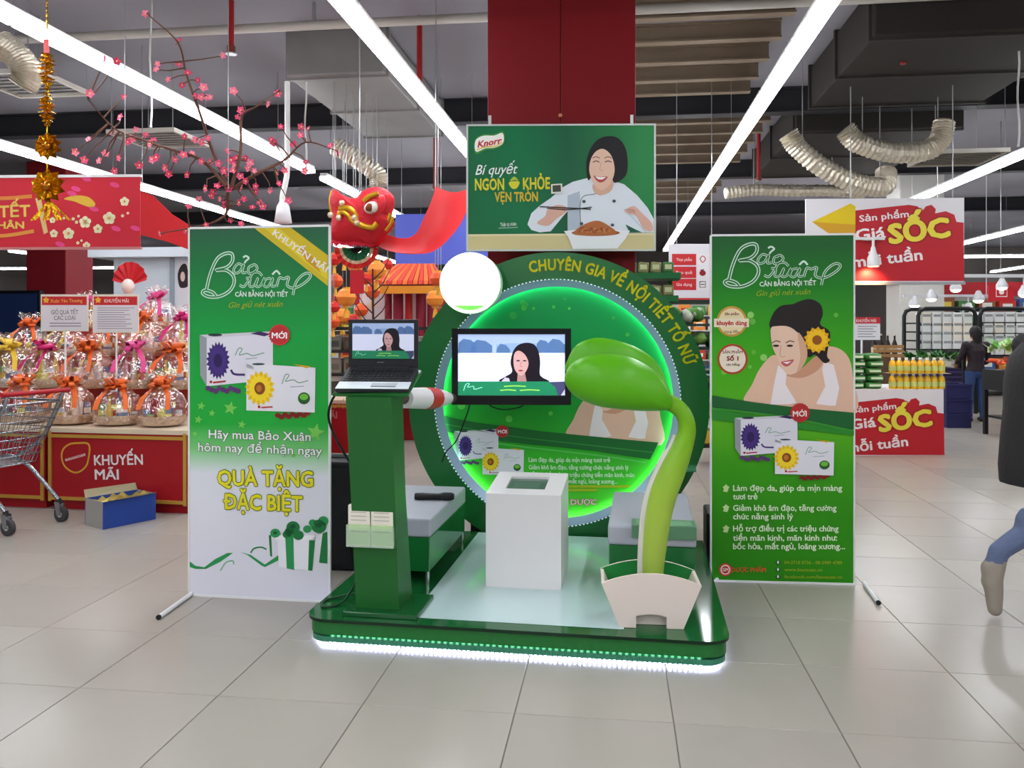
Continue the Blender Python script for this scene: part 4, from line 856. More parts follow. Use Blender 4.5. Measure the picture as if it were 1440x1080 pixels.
p.poly(q([(955, 500), (1085, 470), (1078, 555), (1000, 590), (950, 560)]), (214, 170, 148), 5, True); p.poly(q([(906, 470), (898, 350), (930, 250), (985, 185), (1060, 162), (1130, 180), (1180, 250), (1196, 360), (1180, 450), (1110, 500), (1085, 470), (1098, 400), (1020, 330), (940, 400), (925, 470)]), (24, 22, 24), 6, True)
p.poly(q([(918, 400), (930, 330), (965, 275), (1020, 255), (1075, 300), (1100, 380), (1095, 450), (1060, 520), (1005, 552), (955, 515), (928, 455)]), (226, 186, 164), 7, True)
for x in (968, 1055): p.line(q([(x - 24, 352), (x, 342), (x + 24, 352)]), 1.2, (60, 40, 36), 8); p.line(q([(x - 26, 322), (x, 312), (x + 26, 322)]), 1.0, (80, 60, 54), 8)
p.line(q([(1005, 350), (996, 405), (1020, 412)]), 0.8, (196, 146, 124), 8); p.poly(q([(950, 450), (1000, 458), (1050, 455), (1025, 490), (985, 495)]), (180, 70, 70), 8, True); p.poly(q([(958, 453), (1000, 461), (1042, 458), (1015, 476), (985, 476)]), (246, 242, 240), 9)
p.poly(q([(735, 850), (830, 838), (1100, 838), (1212, 846), (1180, 905), (1120, 975), (800, 978), (765, 890)]), (232, 234, 236), 10); p.ell(*q([(965, 862)])[0], 34, 4.5, (150, 80, 40), 11)
p.poly(q([(800, 868), (850, 820), (920, 785), (985, 775), (1050, 805), (1115, 858), (1050, 880), (880, 882)]), (176, 102, 54), 12, True)
for i in range(12): p.line(q([(840 + i * 20, 862 - (i % 3) * 8), (862 + i * 18, 826 + (i % 4) * 8), (884 + i * 17, 830 + (i % 5) * 9)]), 1.5, (198, 128, 72) if i % 2 else (136, 70, 34), 13)
p.end('chef_print')
p.begin(); p.poly(q([(642, 512), (722, 506), (724, 576), (644, 580)]), (228, 226, 214), 14); p.poly(q([(652, 520), (712, 516), (714, 564), (654, 568)]), (64, 70, 58), 15); p.end('sticker_print')
for x in (0.15, wd - 0.15): mb = MB(); mb.box((x, 0.025, ht + 0.03), (0.02, 0.01, 0.08), fm); mb.build('hook', ps)

# ------------------------------------------------------------------ red promotion counters with gift baskets
red_c = M((160, 22, 32), 0.4, noise_s=2, var=0.05); gold_t = M((205, 160, 70), 0.35, 0.4); red_k = red_c
def counter(a, b, ht, dp, lab, text=True, marks=None):
    """a, b: lower front corners in the world"""
    ang = math.atan2(b.y - a.y, b.x - a.x); wd = (b - a).length; t = thing('promotion_counter', lab, 'counter', a, ang, 'red promotion counters')
    mb = MB(); mb.box((wd / 2, dp / 2, ht / 2 + 0.04), (wd, dp, ht - 0.08), red_c); mb.build('body', t)
    mb = MB(); mb.box((wd / 2, dp / 2 + 0.02, 0.04), (wd - 0.04, dp - 0.04, 0.08), red_k); mb.build('kick_plate', t)
    mb = MB(); mb.box((wd / 2, dp / 2, ht - 0.006 + 0.012), (wd + 0.01, dp + 0.02, 0.036), M((214, 196, 170), 0.4)); mb.build('top_board', t)
    e = MB()
    for x in (0.02, wd - 0.02): e.box((x, -0.006, ht / 2 + 0.035), (0.026, 0.014, ht - 0.07), gold_t)
    for z in (0.095, ht - 0.04): e.box((wd / 2, -0.006, z), (wd - 0.066, 0.014, 0.026), gold_t)
    e.build('gold_frame', t)
    return t
ca, cb_ = G(68, 716), G(264, 724)
c2 = counter(ca, cb_, 0.64, 0.95, 'red promotion counter with gold frame and white KHUYẾN MÃI lettering')
p = Panel(c2, -0.001); p.k = 1; p.begin(); p.text('KHUYẾN', 133, 654, 201, 653, 14, (232, 222, 222), 3, 0.02); p.nx('lettering'); p.text('MÃI', 134, 674, 167, 674, 14, (232, 222, 222), 3, 0.02); p.end('lettering')
p.begin(); p.line([(106, 623), (97, 625), (89, 632), (87, 643), (91, 655), (101, 663), (110, 664), (119, 658), (124, 648), (125, 625), (106, 623)], 2.2, (214, 160, 50), 3, True); p.line([(92, 647), (120, 639)], 3, (226, 190, 190), 3, False); p.text('Vinmart', 93, 647, 119, 640, 3, (190, 60, 60), 4, 0.01); p.end('leaf_emblem')
dirv = (cb_ - ca).normalized()
counter(ca - dirv * 1.38 - Vector((0, 0, 0)), ca - dirv * 0.03, 0.64, 0.95, 'red promotion counter with gold frame behind the shopping trolley')
# stepped stand behind the counters
STEP = [(0.655, 0.0), (0.93, 0.50), (1.20, 1.0), (1.46, 1.5)]
ang_c = math.atan2(dirv.y, dirv.x); back = Vector((-dirv.y, dirv.x, 0))
st_o = ca - dirv * 1.38 + back * 0.53; st_t = thing('stepped_stand', 'stepped red stand carrying the upper rows of gift baskets', 'stand', (st_o.x, st_o.y, 0), ang_c)
for i, (z, off) in enumerate(STEP[1:]):
    mb = MB(); L = 2.72; y0 = 0.45 + i * 0.5 + 0.02
    if i == 0: y0 = 0.45
    mb.box((L / 2, y0 + 0.235, z / 2), (L, 0.47, z), M((170, 40, 44), 0.5) if i % 2 else M((186, 60, 56), 0.5)); mb.build('step', st_t)

film = film_mat((255, 250, 245), 0.24, 0.14)
film2 = film_mat((255, 230, 222), 0.30, 0.18)
BC = {'orange': (238, 112, 50), 'pink': (232, 84, 150), 'yellow': (236, 200, 70), 'hot pink': (214, 40, 120), 'red': (206, 40, 46)}
PAL = [(206, 60, 56), (226, 186, 80), (244, 240, 230), (90, 110, 160), (130, 160, 90), (226, 150, 96), (196, 100, 120), (240, 206, 176), (150, 100, 76), (232, 222, 110), (214, 218, 226), (240, 226, 214)]
def basket_proto(seed, col, wd, ht):
    random.seed(seed); t = thing('gift_basket', 'x', 'gift basket')
    mb = MB(); mb.lathe([(wd * .40, 0), (wd * .5, 0.02), (wd * .53, 0.075), (wd * .50, 0.08), (wd * .46, 0.03), (0.01, 0.025)], M(random.choice([(206, 180, 150), (196, 160, 130), (214, 200, 186)]), 0.6, noise_s=60, bump=.6), n=18); mb.build('tray', t)
    mb = MB(); k = 22; prof = [(wd * .55, 0.01), (wd * .57, 0.09), (wd * .55, ht * .34), (wd * .46, ht * .52), (wd * .28, ht * .66), (wd * .10, ht * .74), (wd * .09, ht * .78), (wd * .24, ht * .90), (wd * .30, ht)]
    vs = []
    for i, (r_, z) in enumerate(prof):
        for j in range(k):
            a = 2 * math.pi * j / k; w_ = r_ * (1 + (0.05 if j % 2 else -0.05) * (1 + (i > 4)) + random.uniform(-.03, .03)); vs.append((w_ * math.cos(a), w_ * math.sin(a), z + (random.uniform(-.03, .03) if i == len(prof) - 1 else 0)))
    mb.add(vs, [(i * k + j, i * k + (j + 1) % k, (i + 1) * k + (j + 1) % k, (i + 1) * k + j) for i in range(len(prof) - 1) for j in range(k)], random.choice([film, film, film2]), False); mb.build('cellophane_wrap', t)
    for j in range(13):
        a = 2 * math.pi * j / 13 + random.uniform(-.15, .15); rr_ = wd * (0.34 if j % 2 else 0.2); x, y = rr_ * math.cos(a), rr_ * math.sin(a); c = random.choice(PAL); h_ = ht * random.uniform(.30, .58) * (1 if j % 2 == 0 else .75); kd = random.randrange(3)
        mb = MB(); m = M(c, random.choice([0.25, 0.4]), random.choice([0, 0, .5]))
        if kd == 0: mb.rbox((x, y, 0.03 + h_ * .4), (wd * .22, wd * .14, h_ * .8), m, 0.006, Matrix.Rotation(a + 1.57, 3, 'Z')); mb.box((x, y, 0.03 + h_ * .4), (wd * .225, wd * .145, h_ * .25), M(random.choice(PAL), 0.4), Matrix.Rotation(a + 1.57, 3, 'Z')); nm = 'packet'
        elif kd == 1: mb.lathe([(wd * .085, 0), (wd * .09, h_ * .6), (wd * .085, h_ * .62)], m, (x, y, 0.03), 12); mb.lathe([(wd * .092, h_ * .15), (wd * .092, h_ * .45)], M(random.choice(PAL), 0.4), (x, y, 0.03), 12); nm = 'tin'
        else: mb.lathe([(wd * .07, 0), (wd * .075, h_ * .6), (wd * .03, h_ * .85), (wd * .028, h_ * 1.1), (wd * .034, h_ * 1.11), (wd * .034, h_ * 1.2)], m, (x, y, 0.03), 12); nm = 'bottle'
        mb.build(nm, t)
    bc = M(BC[col], 0.3, noise_s=25, bump=.3); zb = ht * .74; mb = MB()
    for j in range(20):
        a = 2 * math.pi * j / 20 + random.uniform(-.2, .2); L = wd * random.uniform(.22, .36); e = random.uniform(-.3, 1.1); dx = Vector((math.cos(a), math.sin(a), 0)); sd = Vector((-math.sin(a), math.cos(a), 0)) * wd * .065
        lp_ = [Vector((0, 0, 0)), dx * L * .5 + Vector((0, 0, L * (.2 + e * .5))), dx * L + Vector((0, 0, L * e * .6)), dx * L * .6 + Vector((0, 0, -L * .18 + L * e * .3))]
        vs = [v_ + s_ * sd * (0.4 if i in (0,) else 1) + Vector((0, -wd * .10, zb)) for i, v_ in enumerate(lp_) for s_ in (-1, 1)]
        mb.add(vs, [(0, 2, 3, 1), (2, 4, 5, 3), (4, 6, 7, 5), (6, 0, 1, 7)], bc, True)
    bw_ = mb.build('bow', t)
    mb = MB()
    for s_ in (-1, 1): mb.add([(s_ * .01, -wd * .12, zb), (s_ * .05 + .01, -wd * .13, zb), (s_ * wd * .3 + .02, -wd * .42, zb - ht * .22), (s_ * wd * .3 - .02, -wd * .42, zb - ht * .22), (s_ * wd * .34 + .02, -wd * .56, zb - ht * .42), (s_ * wd * .34 - .02, -wd * .56, zb - ht * .42)], [(0, 1, 2, 3), (3, 2, 4, 5)], bc)
    mb.build('ribbon_tail', bw_)
    return t
pro = {}
for i, c in enumerate(('orange', 'pink', 'yellow', 'hot pink')): pro[c] = basket_proto(40 + i, c, 0.36, 0.46)
pro['orange b'] = basket_proto(60, 'orange', 0.36, 0.46); pro['orange c'] = basket_proto(61, 'orange', 0.36, 0.44)
used = {}
def put_basket(px, row, key, lab, s=1.06, pull=0.0):
    z, off = STEP[row]; plane_y = 0.26 + off
    o = ca + back * plane_y; D = Vector(((px - 720) / F, 1, 0)); nrm = back
    tt = o.dot(nrm) / D.dot(nrm); loc = D * tt
    r_ = pro[key] if key not in used else copy_tree(pro[key]); used[key] = 1
    r_.location = (loc.x, loc.y, z + (0.018 if row == 0 else 0.0) + 0.001); r_.rotation_euler.z = random.uniform(-.35, .35) + ang_c; r_.scale = (s, s, s)
    r_['label'] = lab; r_['category'] = 'gift basket'; r_['group'] = 'cellophane gift baskets'
random.seed(5)
FR = 'round cellophane gift basket with orange bow in the front row on the red counters'
for px, key in ((-22, 'orange c'), (33, 'orange'), (100, 'orange b'), (166, 'orange c'), (229, 'orange')): put_basket(px, 0, key, FR, .97)
put_basket(14, 1, 'yellow', 'cellophane gift basket with yellow bow on the second row above the trolley'); put_basket(70, 1, 'hot pink', 'cellophane gift basket with hot pink bow on the second row below the price boards')
put_basket(128, 1, 'orange b', 'cellophane gift basket with orange bow on the second row between two pink ones'); put_basket(190, 1, 'pink', 'cellophane gift basket with big pale pink bow on the second row'); put_basket(248, 1, 'orange c', 'cellophane gift basket with orange bow on the second row beside the green banner')
put_basket(42, 2, 'orange', 'cellophane gift basket with orange bow on the third row left of the price boards', .9); put_basket(203, 2, 'orange b', 'cellophane gift basket with orange bow on the third row right of the price boards'); put_basket(262, 2, 'hot pink', 'cellophane gift basket with hot pink bow on the third row beside the green banner')
put_basket(95, 2, 'yellow', 'cellophane gift basket with yellow bow hidden behind the left price board', .85); put_basket(152, 2, 'orange c', 'cellophane gift basket with orange bow behind the right price board', .85)
put_basket(222, 3, 'pink', 'cellophane gift basket with pale pink bow on the top step', .95); put_basket(122, 3, 'pink', 'small cellophane gift basket with pale pink bow left of the fan', .85)
# fan and doll on the top step
a = P(180, 404, 8.25); dl = thing('fan_doll', 'pale figure under a red paper fan on the top of the gift stand', 'ornament', (a.x, a.y, 1.461), ang_c); m = M((206, 36, 44), 0.5)
mb = MB(); n = 14; hh = a.z - 1.461
vs = [(0, 0.03, hh + 0.02)]
for i in range(n + 1): aa = math.pi * i / n; vs.append((0.19 * math.cos(aa), 0.03 + (0.012 if i % 2 else -.012), hh + 0.07 + 0.19 * math.sin(aa)))
mb.add(vs, [(0, i, i + 1) for i in range(1, n + 1)], m); mb.build('fan', dl)
mb = MB(); mb.lathe([(0.10, 0), (0.12, 0.1), (0.08, hh * .6), (0.05, hh * .8), (0.02, hh * .85)], M((230, 200, 190), 0.5), n=14); mb.build('robe', dl)
mb = MB(); mb.ball((0, -0.0, hh * .85 + 0.07), (0.065, 0.06, 0.08), M((238, 220, 210), 0.5), 12); mb.build('head', dl)
mb = MB(); mb.box((0, -0.10, hh * .5), (0.05, 0.03, hh * .5), M((214, 60, 50), 0.5)); mb.build('sash', dl)
# price boards
for x0, x1, y0, y1, lab, lines in ((57, 124, 414, 466, 'white price board with red head reading GIỎ QUÀ TẾT', 1), (130, 195, 414, 468, 'white price board with red head and dense small text above the baskets', 2)):
    a = P(x0, y1, 6.95); t = thing('price_board', lab, 'sign', (a.x, a.y, 0.93), 0, 'price boards'); p = Panel(t, 0.0); p.k = 1; A, Bq = p.uv(x0, y1), p.uv(x1, y0)
    mb = MB(); mb.rbox(((A.x + Bq.x) / 2, 0.006, (A.y + Bq.y) / 2), (Bq.x - A.x, 0.01, Bq.y - A.y), M((228, 222, 206), 0.45), 0.003); mb.build('board', t)
    mb = MB(); mb.cyl(((A.x + Bq.x) / 2, 0.016, 0.0), ((A.x + Bq.x) / 2, 0.016, A.y + 0.05), 0.008, white_metal, 8); mb.cyl(((A.x + Bq.x) / 2, 0.016, 0), ((A.x + Bq.x) / 2, 0.016, 0.01), 0.05, white_metal, 12); mb.build('stand', t)
    p.begin(); p.poly([(x0 + 2, y0 + 3), (x1 - 2, y0 + 3), (x1 - 2, y0 + 15), (x0 + 2, y0 + 15)], (198, 44, 48), 1); p.poly([(x0 + 2.5, y0 + 15), (x1 - 2.5, y0 + 15), (x1 - 2.5, y1 - 2), (x0 + 2.5, y1 - 2)], (224, 222, 226), 1); p.star(x0 + 8, y0 + 8, 5, (232, 180, 50), 2, 5, .6); p.end('print')
    p.begin()
    if lines == 1:
        p.text('Xuân Yêu Thương', x0 + 14, y0 + 11.5, x1 - 8, y0 + 11, 5, (240, 190, 80), 3, 0.0); p.nx('lettering'); p.text('GIỎ QUÀ TẾT', 72, 442, 110, 442, 6, (70, 66, 74), 3, 0.0); p.text('CÁC LOẠI', 76, 450, 106, 450, 6, (70, 66, 74), 3, 0.0); p.nx('lettering')
        for y in (454.5, 458.5): p.line([(70, y), (114, y)], 1.2, (130, 126, 134), 3, False)
    else:
        p.text('KHUYẾN MÃI', x0 + 17, y0 + 11.5, x1 - 14, y0 + 11.5, 5, (244, 220, 214), 3, 0.01); p.nx('lettering')
        for i in range(10): p.line([(x0 + 7, y0 + 19 + i * 3.2), (x1 - 6 - (i * 7) % 15, y0 + 19 + i * 3.2)], 0.9, (150, 146, 152), 3, False)
    p.end('lettering')

# ------------------------------------------------------------------ new year banner, foil string, blossoms
a = P(-120, 350, 6.3); nb = thing('new_year_banner', 'wide red hanging banner with gold TẾT lettering and pale blossoms', 'banner', a, R(-2)); p = Panel(nb, 0); p.k = 1
A, Bq = p.uv(-120, 352), p.uv(197, 247)
mb = MB(); mb.box((Bq.x / 2, 0.005, Bq.y / 2), (Bq.x, 0.008, Bq.y), M((198, 34, 52), 0.4, noise_s=1.5, var=0.12)); mb.build('sheet', nb)
mb = MB(); mb.box((Bq.x / 2, 0.005, Bq.y), (Bq.x + 0.02, 0.02, 0.02), white_metal); mb.box((Bq.x / 2, 0.005, 0), (Bq.x + 0.02, 0.02, 0.02), M((190, 120, 120), 0.4)); mb.build('rail', nb)
mb = MB()
for x in (0.2, Bq.x - 0.12): mb.cyl((x, 0.005, Bq.y), (x, 0.005, ZC - a.z), 0.004, wire_m, 5)
mb.build('cord', nb)
q = cv((0, 230), 5.333)
p.begin(); gy = (226, 190, 90)
p.text('VUI TẾT', -46, 307, *q([(226, 395)])[0], 16, gy, 3, 0.025); p.nx('lettering'); p.text('BÍNH THÂN', -60, 322, *q([(180, 486)])[0], 9.5, gy, 3, 0.03); p.end('lettering')
p.begin()
p.line([(-80, 277), (0, 279), (45, 276)], 5, (216, 130, 60), 2); p.line([(-80, 333), (0, 332), (48, 325)], 5, (216, 140, 60), 2)
p.poly(q([(265, 260), (310, 265), (360, 515), (330, 530)]), (214, 184, 120), 2)
p.poly(q([(480, 265), (560, 240), (660, 250), (715, 300), (690, 330), (620, 310), (560, 285)]), (220, 176, 60), 2, True); p.nx('ribbon_print')
for x, y, r in ((395, 425, 22), (405, 525, 30), (515, 525, 42), (640, 440, 44), (735, 490, 34), (820, 410, 46), (935, 285, 34), (650, 615, 28), (585, 595, 12), (575, 440, 12), (550, 415, 12), (920, 392, 12), (960, 372, 10), (480, 410, 10), (590, 395, 10), (612, 578, 9)):
    cx, cy = q([(x, y)])[0]; r /= 5.333
    for j in range(5): p.ell(cx + r * .55 * math.sin(j * 1.2566), cy - r * .55 * math.cos(j * 1.2566), r * .5, r * .5, (236, 226, 186), 3, 10)
    p.ell(cx, cy, r * .25, r * .25, (190, 150, 60), 4, 8); p.nx('blossom_print')
p.mb = None
for x, y in ((540, 225), (860, 160), (870, 488), (450, 605), (1015, 485), (705, 340), (570, 190), (650, 115)):
    cx, cy = q([(x, y)])[0]; p.begin(); p.ell(cx, cy, 7, 3.5, (222, 70, 130), 2, 12, rot=0.3); p.end('petal_print')
a = P(66, 96, 5.7); fo = thing('gold_foil_string', 'string of crinkled gold foil ornaments hanging in front of the new year banner', 'ornament', a); gf = M((214, 160, 30), 0.22, 0.9, noise_s=18, bump=1.0, var=0.3)
mb = MB(); mb.cyl((0, 0, ZC - a.z), (0, 0, P(66, 280, 5.7).z - a.z), 0.005, gf, 6); mb.build('cord', fo)
mb = MB(); mb.add([(-.02, -.01, .2), (.02, -.01, .2), (.03, -.02, .1), (-.01, -.02, .1)], [(0, 1, 2, 3)], M((190, 40, 40), .4)); mb.build('red_tie', fo)
for px, py, rx, rz, kd in ((66, 98, 13, 26, 0), (66, 152, 12, 24, 0), (68, 206, 20, 22, 1), (68, 262, 25, 26, 1)):
    c = P(px, py, 5.7) - a; k = 5.7 / F; mb = MB(); random.seed(py)
    if kd == 0:
        n = 14
        for i in range(9):
            z = -rz * k + 2 * rz * k * i / 8; r_ = rx * k * math.sqrt(max(.12, 1 - (z / (rz * k)) ** 2)); vs = [(0, 0, 0)]
            vs = [tuple(c + Vector((r_ * (1 if j % 2 else .55) * math.cos(2 * math.pi * j / n), r_ * (1 if j % 2 else .55) * math.sin(2 * math.pi * j / n), z + random.uniform(-.012, .012)))) for j in range(n)] + [tuple(c + Vector((0, 0, z + .025)))]
            mb.add(vs, [(j, (j + 1) % n, n) for j in range(n)], gf)
    else:
        for i in range(10):
            aa = 2 * math.pi * i / 10; dx = Vector((math.sin(aa), 0, math.cos(aa))); sd = Vector((math.cos(aa), 0, -math.sin(aa))) * rx * k * .34; L = rx * k
            vs = [c, c + dx * L * .6 + sd + Vector((0, -.03, 0)), c + dx * L, c + dx * L * .6 - sd + Vector((0, -.03, 0)), c + dx * L * .6 + Vector((0, .02, 0))]
            mb.add(vs, [(0, 1, 4), (1, 2, 4), (2, 3, 4), (3, 0, 4)], gf)
        mb.ball(c + Vector((0, -.02, 0)), rx * k * .3, M((180, 110, 30), .25, .8), 10)
    mb.build('foil_ball' if kd == 0 else 'foil_flower', fo)
mb = MB()
for i in range(7): x = (i - 3) * .03; c = P(70, 290, 5.7) - a; mb.add([(c.x - .01, 0, c.z + .04), (c.x + .01, 0, c.z + .04), (c.x + x * 1.5 + .015, -.03 * (i % 2), c.z - .10), (c.x + x * 1.5 - .005, -.03 * (i % 2), c.z - .10)], [(0, 1, 2, 3)], gf)
mb.build('tassel', fo)
BL = [(205, 20), (252, 57), (313, 78), (126, 131), (175, 136), (165, 86), (148, 83), (222, 90), (220, 98), (237, 112), (252, 90), (264, 103), (278, 113), (283, 136), (275, 135), (290, 137), (296, 137), (257, 120), (286, 123), (328, 128), (338, 155), (335, 165), (378, 147), (391, 131), (395, 178), (424, 178), (434, 181), (423, 190), (413, 203), (465, 205), (474, 215), (170, 165), (158, 188), (125, 196), (191, 182), (180, 200), (186, 195), (205, 190), (216, 197), (212, 202), (260, 192), (274, 197), (285, 200), (292, 194), (105, 214), (168, 222), (196, 232), (215, 225), (238, 245), (233, 236), (264, 246), (258, 218), (284, 227), (297, 227), (308, 230), (320, 213), (325, 225), (330, 232), (345, 222), (350, 236), (358, 240), (338, 248), (318, 248), (312, 258), (300, 270), (290, 265), (310, 280), (324, 310), (339, 315), (360, 262), (365, 285), (355, 292), (381, 268), (392, 258), (400, 240), (430, 228), (428, 240), (290, 316), (265, 290), (405, 282), (225, 328), (262, 325), (140, 226), (148, 216), (160, 240), (118, 225), (385, 200), (340, 265), (370, 290), (322, 265), (280, 280), (381, 196), (390, 243), (220, 222), (247, 224), (270, 216), (333, 222), (352, 228), (316, 240), (328, 240), (346, 255), (315, 290), (343, 280), (305, 262), (298, 275), (360, 270), (337, 285), (316, 284)]
BRN = [([(318, 262), (285, 226), (240, 210), (200, 196), (160, 180), (124, 140)], 'long blossom branch reaching left over the new year banner'), ([(320, 262), (300, 215), (278, 150), (262, 105), (250, 60), (210, 22)], 'tall blossom branch rising toward the left strip light'),
       ([(326, 262), (338, 215), (340, 165), (360, 150), (390, 130)], 'blossom branch rising above the left end of the green banner'), ([(326, 266), (360, 245), (400, 225), (430, 200), (474, 212)], 'blossom branch reaching right toward the lion head'), ([(320, 270), (318, 300), (290, 316), (225, 328)], 'low drooping blossom branch behind the green banner top')]
twig = M((96, 62, 48), 0.7); pet = [M((236, 96, 140), 0.5), M((222, 70, 118), 0.5), M((244, 132, 166), 0.5)]
def blossom_mesh(m):
    mb = MB(); r_ = 0.032
    for j in range(5):
        a = j * 1.2566; c = Vector((math.sin(a), 0, math.cos(a))); s_ = Vector((math.cos(a), 0, -math.sin(a)))
        vs = [Vector((0, 0.004, 0)), c * r_ * .6 + s_ * r_ * .45 + Vector((0, -.010, 0)), c * r_ * 1.1 + Vector((0, -.006, 0)), c * r_ * .6 - s_ * r_ * .45 + Vector((0, -.010, 0))]
        mb.add(vs, [(0, 1, 2, 3)], m)
    mb.ball((0, -.006, 0), .008, M((240, 210, 120), .5), 6); return mb.mesh('blossom')
bme = [blossom_mesh(m) for m in pet]; random.seed(3)
DB = 6.6; roots = []; base = P(321, 266, DB)
for k, (pts, lab) in enumerate(BRN):
    a = base + Vector((0.012 * k, 0.05 * k, 0)); t = thing('blossom_branch', lab, 'branch', a, 0, 'pink blossom branches'); w3 = [P(x, y, DB + 0.05 * k + random.uniform(-.2, .2) * (i > 0)) - a for i, (x, y) in enumerate(pts)]
    ln = smooth_line(w3, 5); mb = MB(); mb.tube(ln, [0.016 * (1 - .75 * i / len(ln)) for i in range(len(ln))], twig, 6); bo = mb.build('branch', t)
    if k == 0: mb = MB(); mb.cyl((0, 0, 0), (0, 0, ZC - a.z), 0.004, wire_m, 5); mb.build('hanging_wire', t)
    roots.append((t, a, ln, MB(), pts))
for x, y in BL:
    best = None
    for r_ in roots:
        for v_ in r_[2]:
            w_ = v_ + r_[1]; qx, qy = 720 + w_.x / w_.y * F, HY - (w_.z - H) / w_.y * F; dd = (qx - x) ** 2 + (qy - y) ** 2
            if best is None or dd < best[0]: best = (dd, r_, v_)
    dd, r_, v_ = best; loc = P(x, y, (v_ + r_[1]).y + random.uniform(-.12, .12)) - r_[1]
    mid = (v_ + loc) / 2 + Vector((random.uniform(-.03, .03), random.uniform(-.03, .03), random.uniform(-.03, .03))); tw_ = MB(); tw_.tube([v_, mid, loc + Vector((0, .006, 0))], [.007, .005, .003], twig, 5); tw_.build('twig', r_[0])
    o = bpy.data.objects.new('blossom', random.choice(bme)); COL.objects.link(o); o.parent = r_[0]; o.location = loc; s_ = random.uniform(.75, 1.15); o.scale = (s_, s_, s_); o.rotation_euler = (random.uniform(-.6, .6), random.uniform(0, 6), random.uniform(-.7, .7))

# ------------------------------------------------------------------ lion dance head and its cloth
LD = 7.4; a = P(505, 345, LD); li = thing('lion_dance_head', 'red festival lion head with gold trim hanging beside the green banner', 'lion head', a); p = Panel(li, 0.0); p.k = 1
q = cv((450, 240), 5.143); lr = M((214, 36, 50), 0.6, noise_s=20, bump=.6); lg = M((214, 160, 40), 0.35, 0.5)
L2 = lambda pts: smooth_loop([p.uv(*x) for x in q(pts)], 4)
mb = MB(); mb.inflate(L2([(75, 480), (90, 330), (70, 220), (100, 135), (170, 180), (260, 200), (330, 140), (440, 120), (520, 170), (540, 230), (520, 330), (540, 390), (470, 480), (400, 560), (280, 530), (160, 530)]), 0.22, lr, 0.0, 7); mb.build('head', li)
mb = MB(); mb.inflate(L2([(320, 300), (350, 230), (420, 190), (490, 210), (490, 290), (440, 345), (370, 345)]), 0.07, M((228, 52, 60), .5), -0.17, 5, back=False); mb.build('eye_socket', li)
mb = MB(); mb.inflate(L2([(350, 300), (380, 255), (440, 255), (445, 310), (410, 335), (370, 330)]), 0.05, M((235, 230, 220), .3), -0.225, 5, back=False); eo = mb.build('eye', li)
mb = MB(); mb.inflate(L2([(365, 300), (385, 270), (412, 275), (410, 320), (380, 322)]), 0.03, M((130, 60, 30), .3), -0.262, 4, back=False); mb.build('pupil', eo)
mb = MB()
for pts, w_, y_ in (([(345, 250), (390, 215), (455, 195)], .022, -.24), ([(170, 300), (240, 295), (290, 340), (300, 400), (400, 430), (440, 400)], .028, -.2), ([(170, 380), (180, 320), (230, 340), (260, 380), (300, 410)], .022, -.2), ([(460, 420), (500, 370), (520, 320)], .02, -.1), ([(480, 440), (520, 390), (530, 340)], .02, -.08), ([(100, 150), (85, 220), (95, 330)], .016, -.05)):
    c = [p.uv(*x) for x in q(pts)]; mb.tube(smooth_line([(v_.x, y_, v_.y) for v_ in c], 5), w_, lg, 7)
mb.build('gold_trim', li)
mb = MB(); random.seed(1)
for x, y in ((195, 262), (172, 365), (280, 365), (300, 400), (115, 345)): c = p.uv(*q([(x, y)])[0]); mb = MB(); mb.ball((c.x, -.22, c.y), .028, M((236, 220, 190), .25, .5), 8); mb.build('bell', li)
mb = MB()
for i in range(46):
    x = 75 + 330 * i / 45; c = p.uv(*q([(x, 520 + 12 * math.sin(i))])[0]); c2_ = p.uv(*q([(x + random.uniform(-8, 8), 550 + random.uniform(-8, 12))])[0]); mb.add([(c.x - .02, -.06, c.y), (c.x + .02, -.06, c.y), (c2_.x + .004, -.09, c2_.y)], [(0, 1, 2)], M((226, 44, 70), .7))
o = mb.build('fringe', li); o['kind'] = 'stuff'
mb = MB(); cc = p.uv(*q([(265, 590)])[0]); n = 20
for r0, r1, c, y_ in ((.0, .055, (60, 40, 36), -.012), (.055, .125, (44, 112, 74), -.008), (.125, .155, (220, 190, 160), -.004), (.155, .2, (214, 44, 40), 0.0)):
    vs = [(cc.x + rr_ * math.cos(math.pi + math.pi * i / n), y_ - .02 * (i % 2), cc.y + .04 + rr_ * 0.95 * math.sin(math.pi + math.pi * i / n)) for i in range(n + 1) for rr_ in (r0, r1)]
    mb.add(vs, [(2 * i, 2 * i + 1, 2 * i + 3, 2 * i + 2) for i in range(n)], M(c, .5))
mb.build('beard_fan', li)
mb = MB(); c0, c1 = p.uv(*q([(218, 720)])[0]), p.uv(*q([(318, 890)])[0]); mb.box(((c0.x + c1.x) / 2, 0, (c0.y + c1.y) / 2), (c1.x - c0.x, .01, c0.y - c1.y), M((206, 26, 40), .5)); mb.build('tongue_cloth', li)
mb = MB(); mb.cyl((0, 0.02, p.uv(505, 270).y), (0, 0.02, ZC - a.z), .006, wire_m, 5); mb.build('hanging_wire', li)
cl = thing('lion_cloth', 'long red cloth tail sagging from the lion head up behind the poster', 'cloth', P(560, 340, LD + .15)); base = cl.location.copy()
up = [(525, 322), (545, 330), (568, 335), (585, 328), (597, 304), (606, 284), (613, 262)]; lw = [(520, 340), (548, 353), (585, 357), (612, 352), (638, 328), (655, 300), (664, 262)]
U, Lw = smooth_line([P(x, y, LD + .1 + .06 * i) - base for i, (x, y) in enumerate(up)], 6), smooth_line([P(x, y, LD - .12 + .06 * i) - base for i, (x, y) in enumerate(lw)], 6)
k = len(U); ncr = 6; vs = []
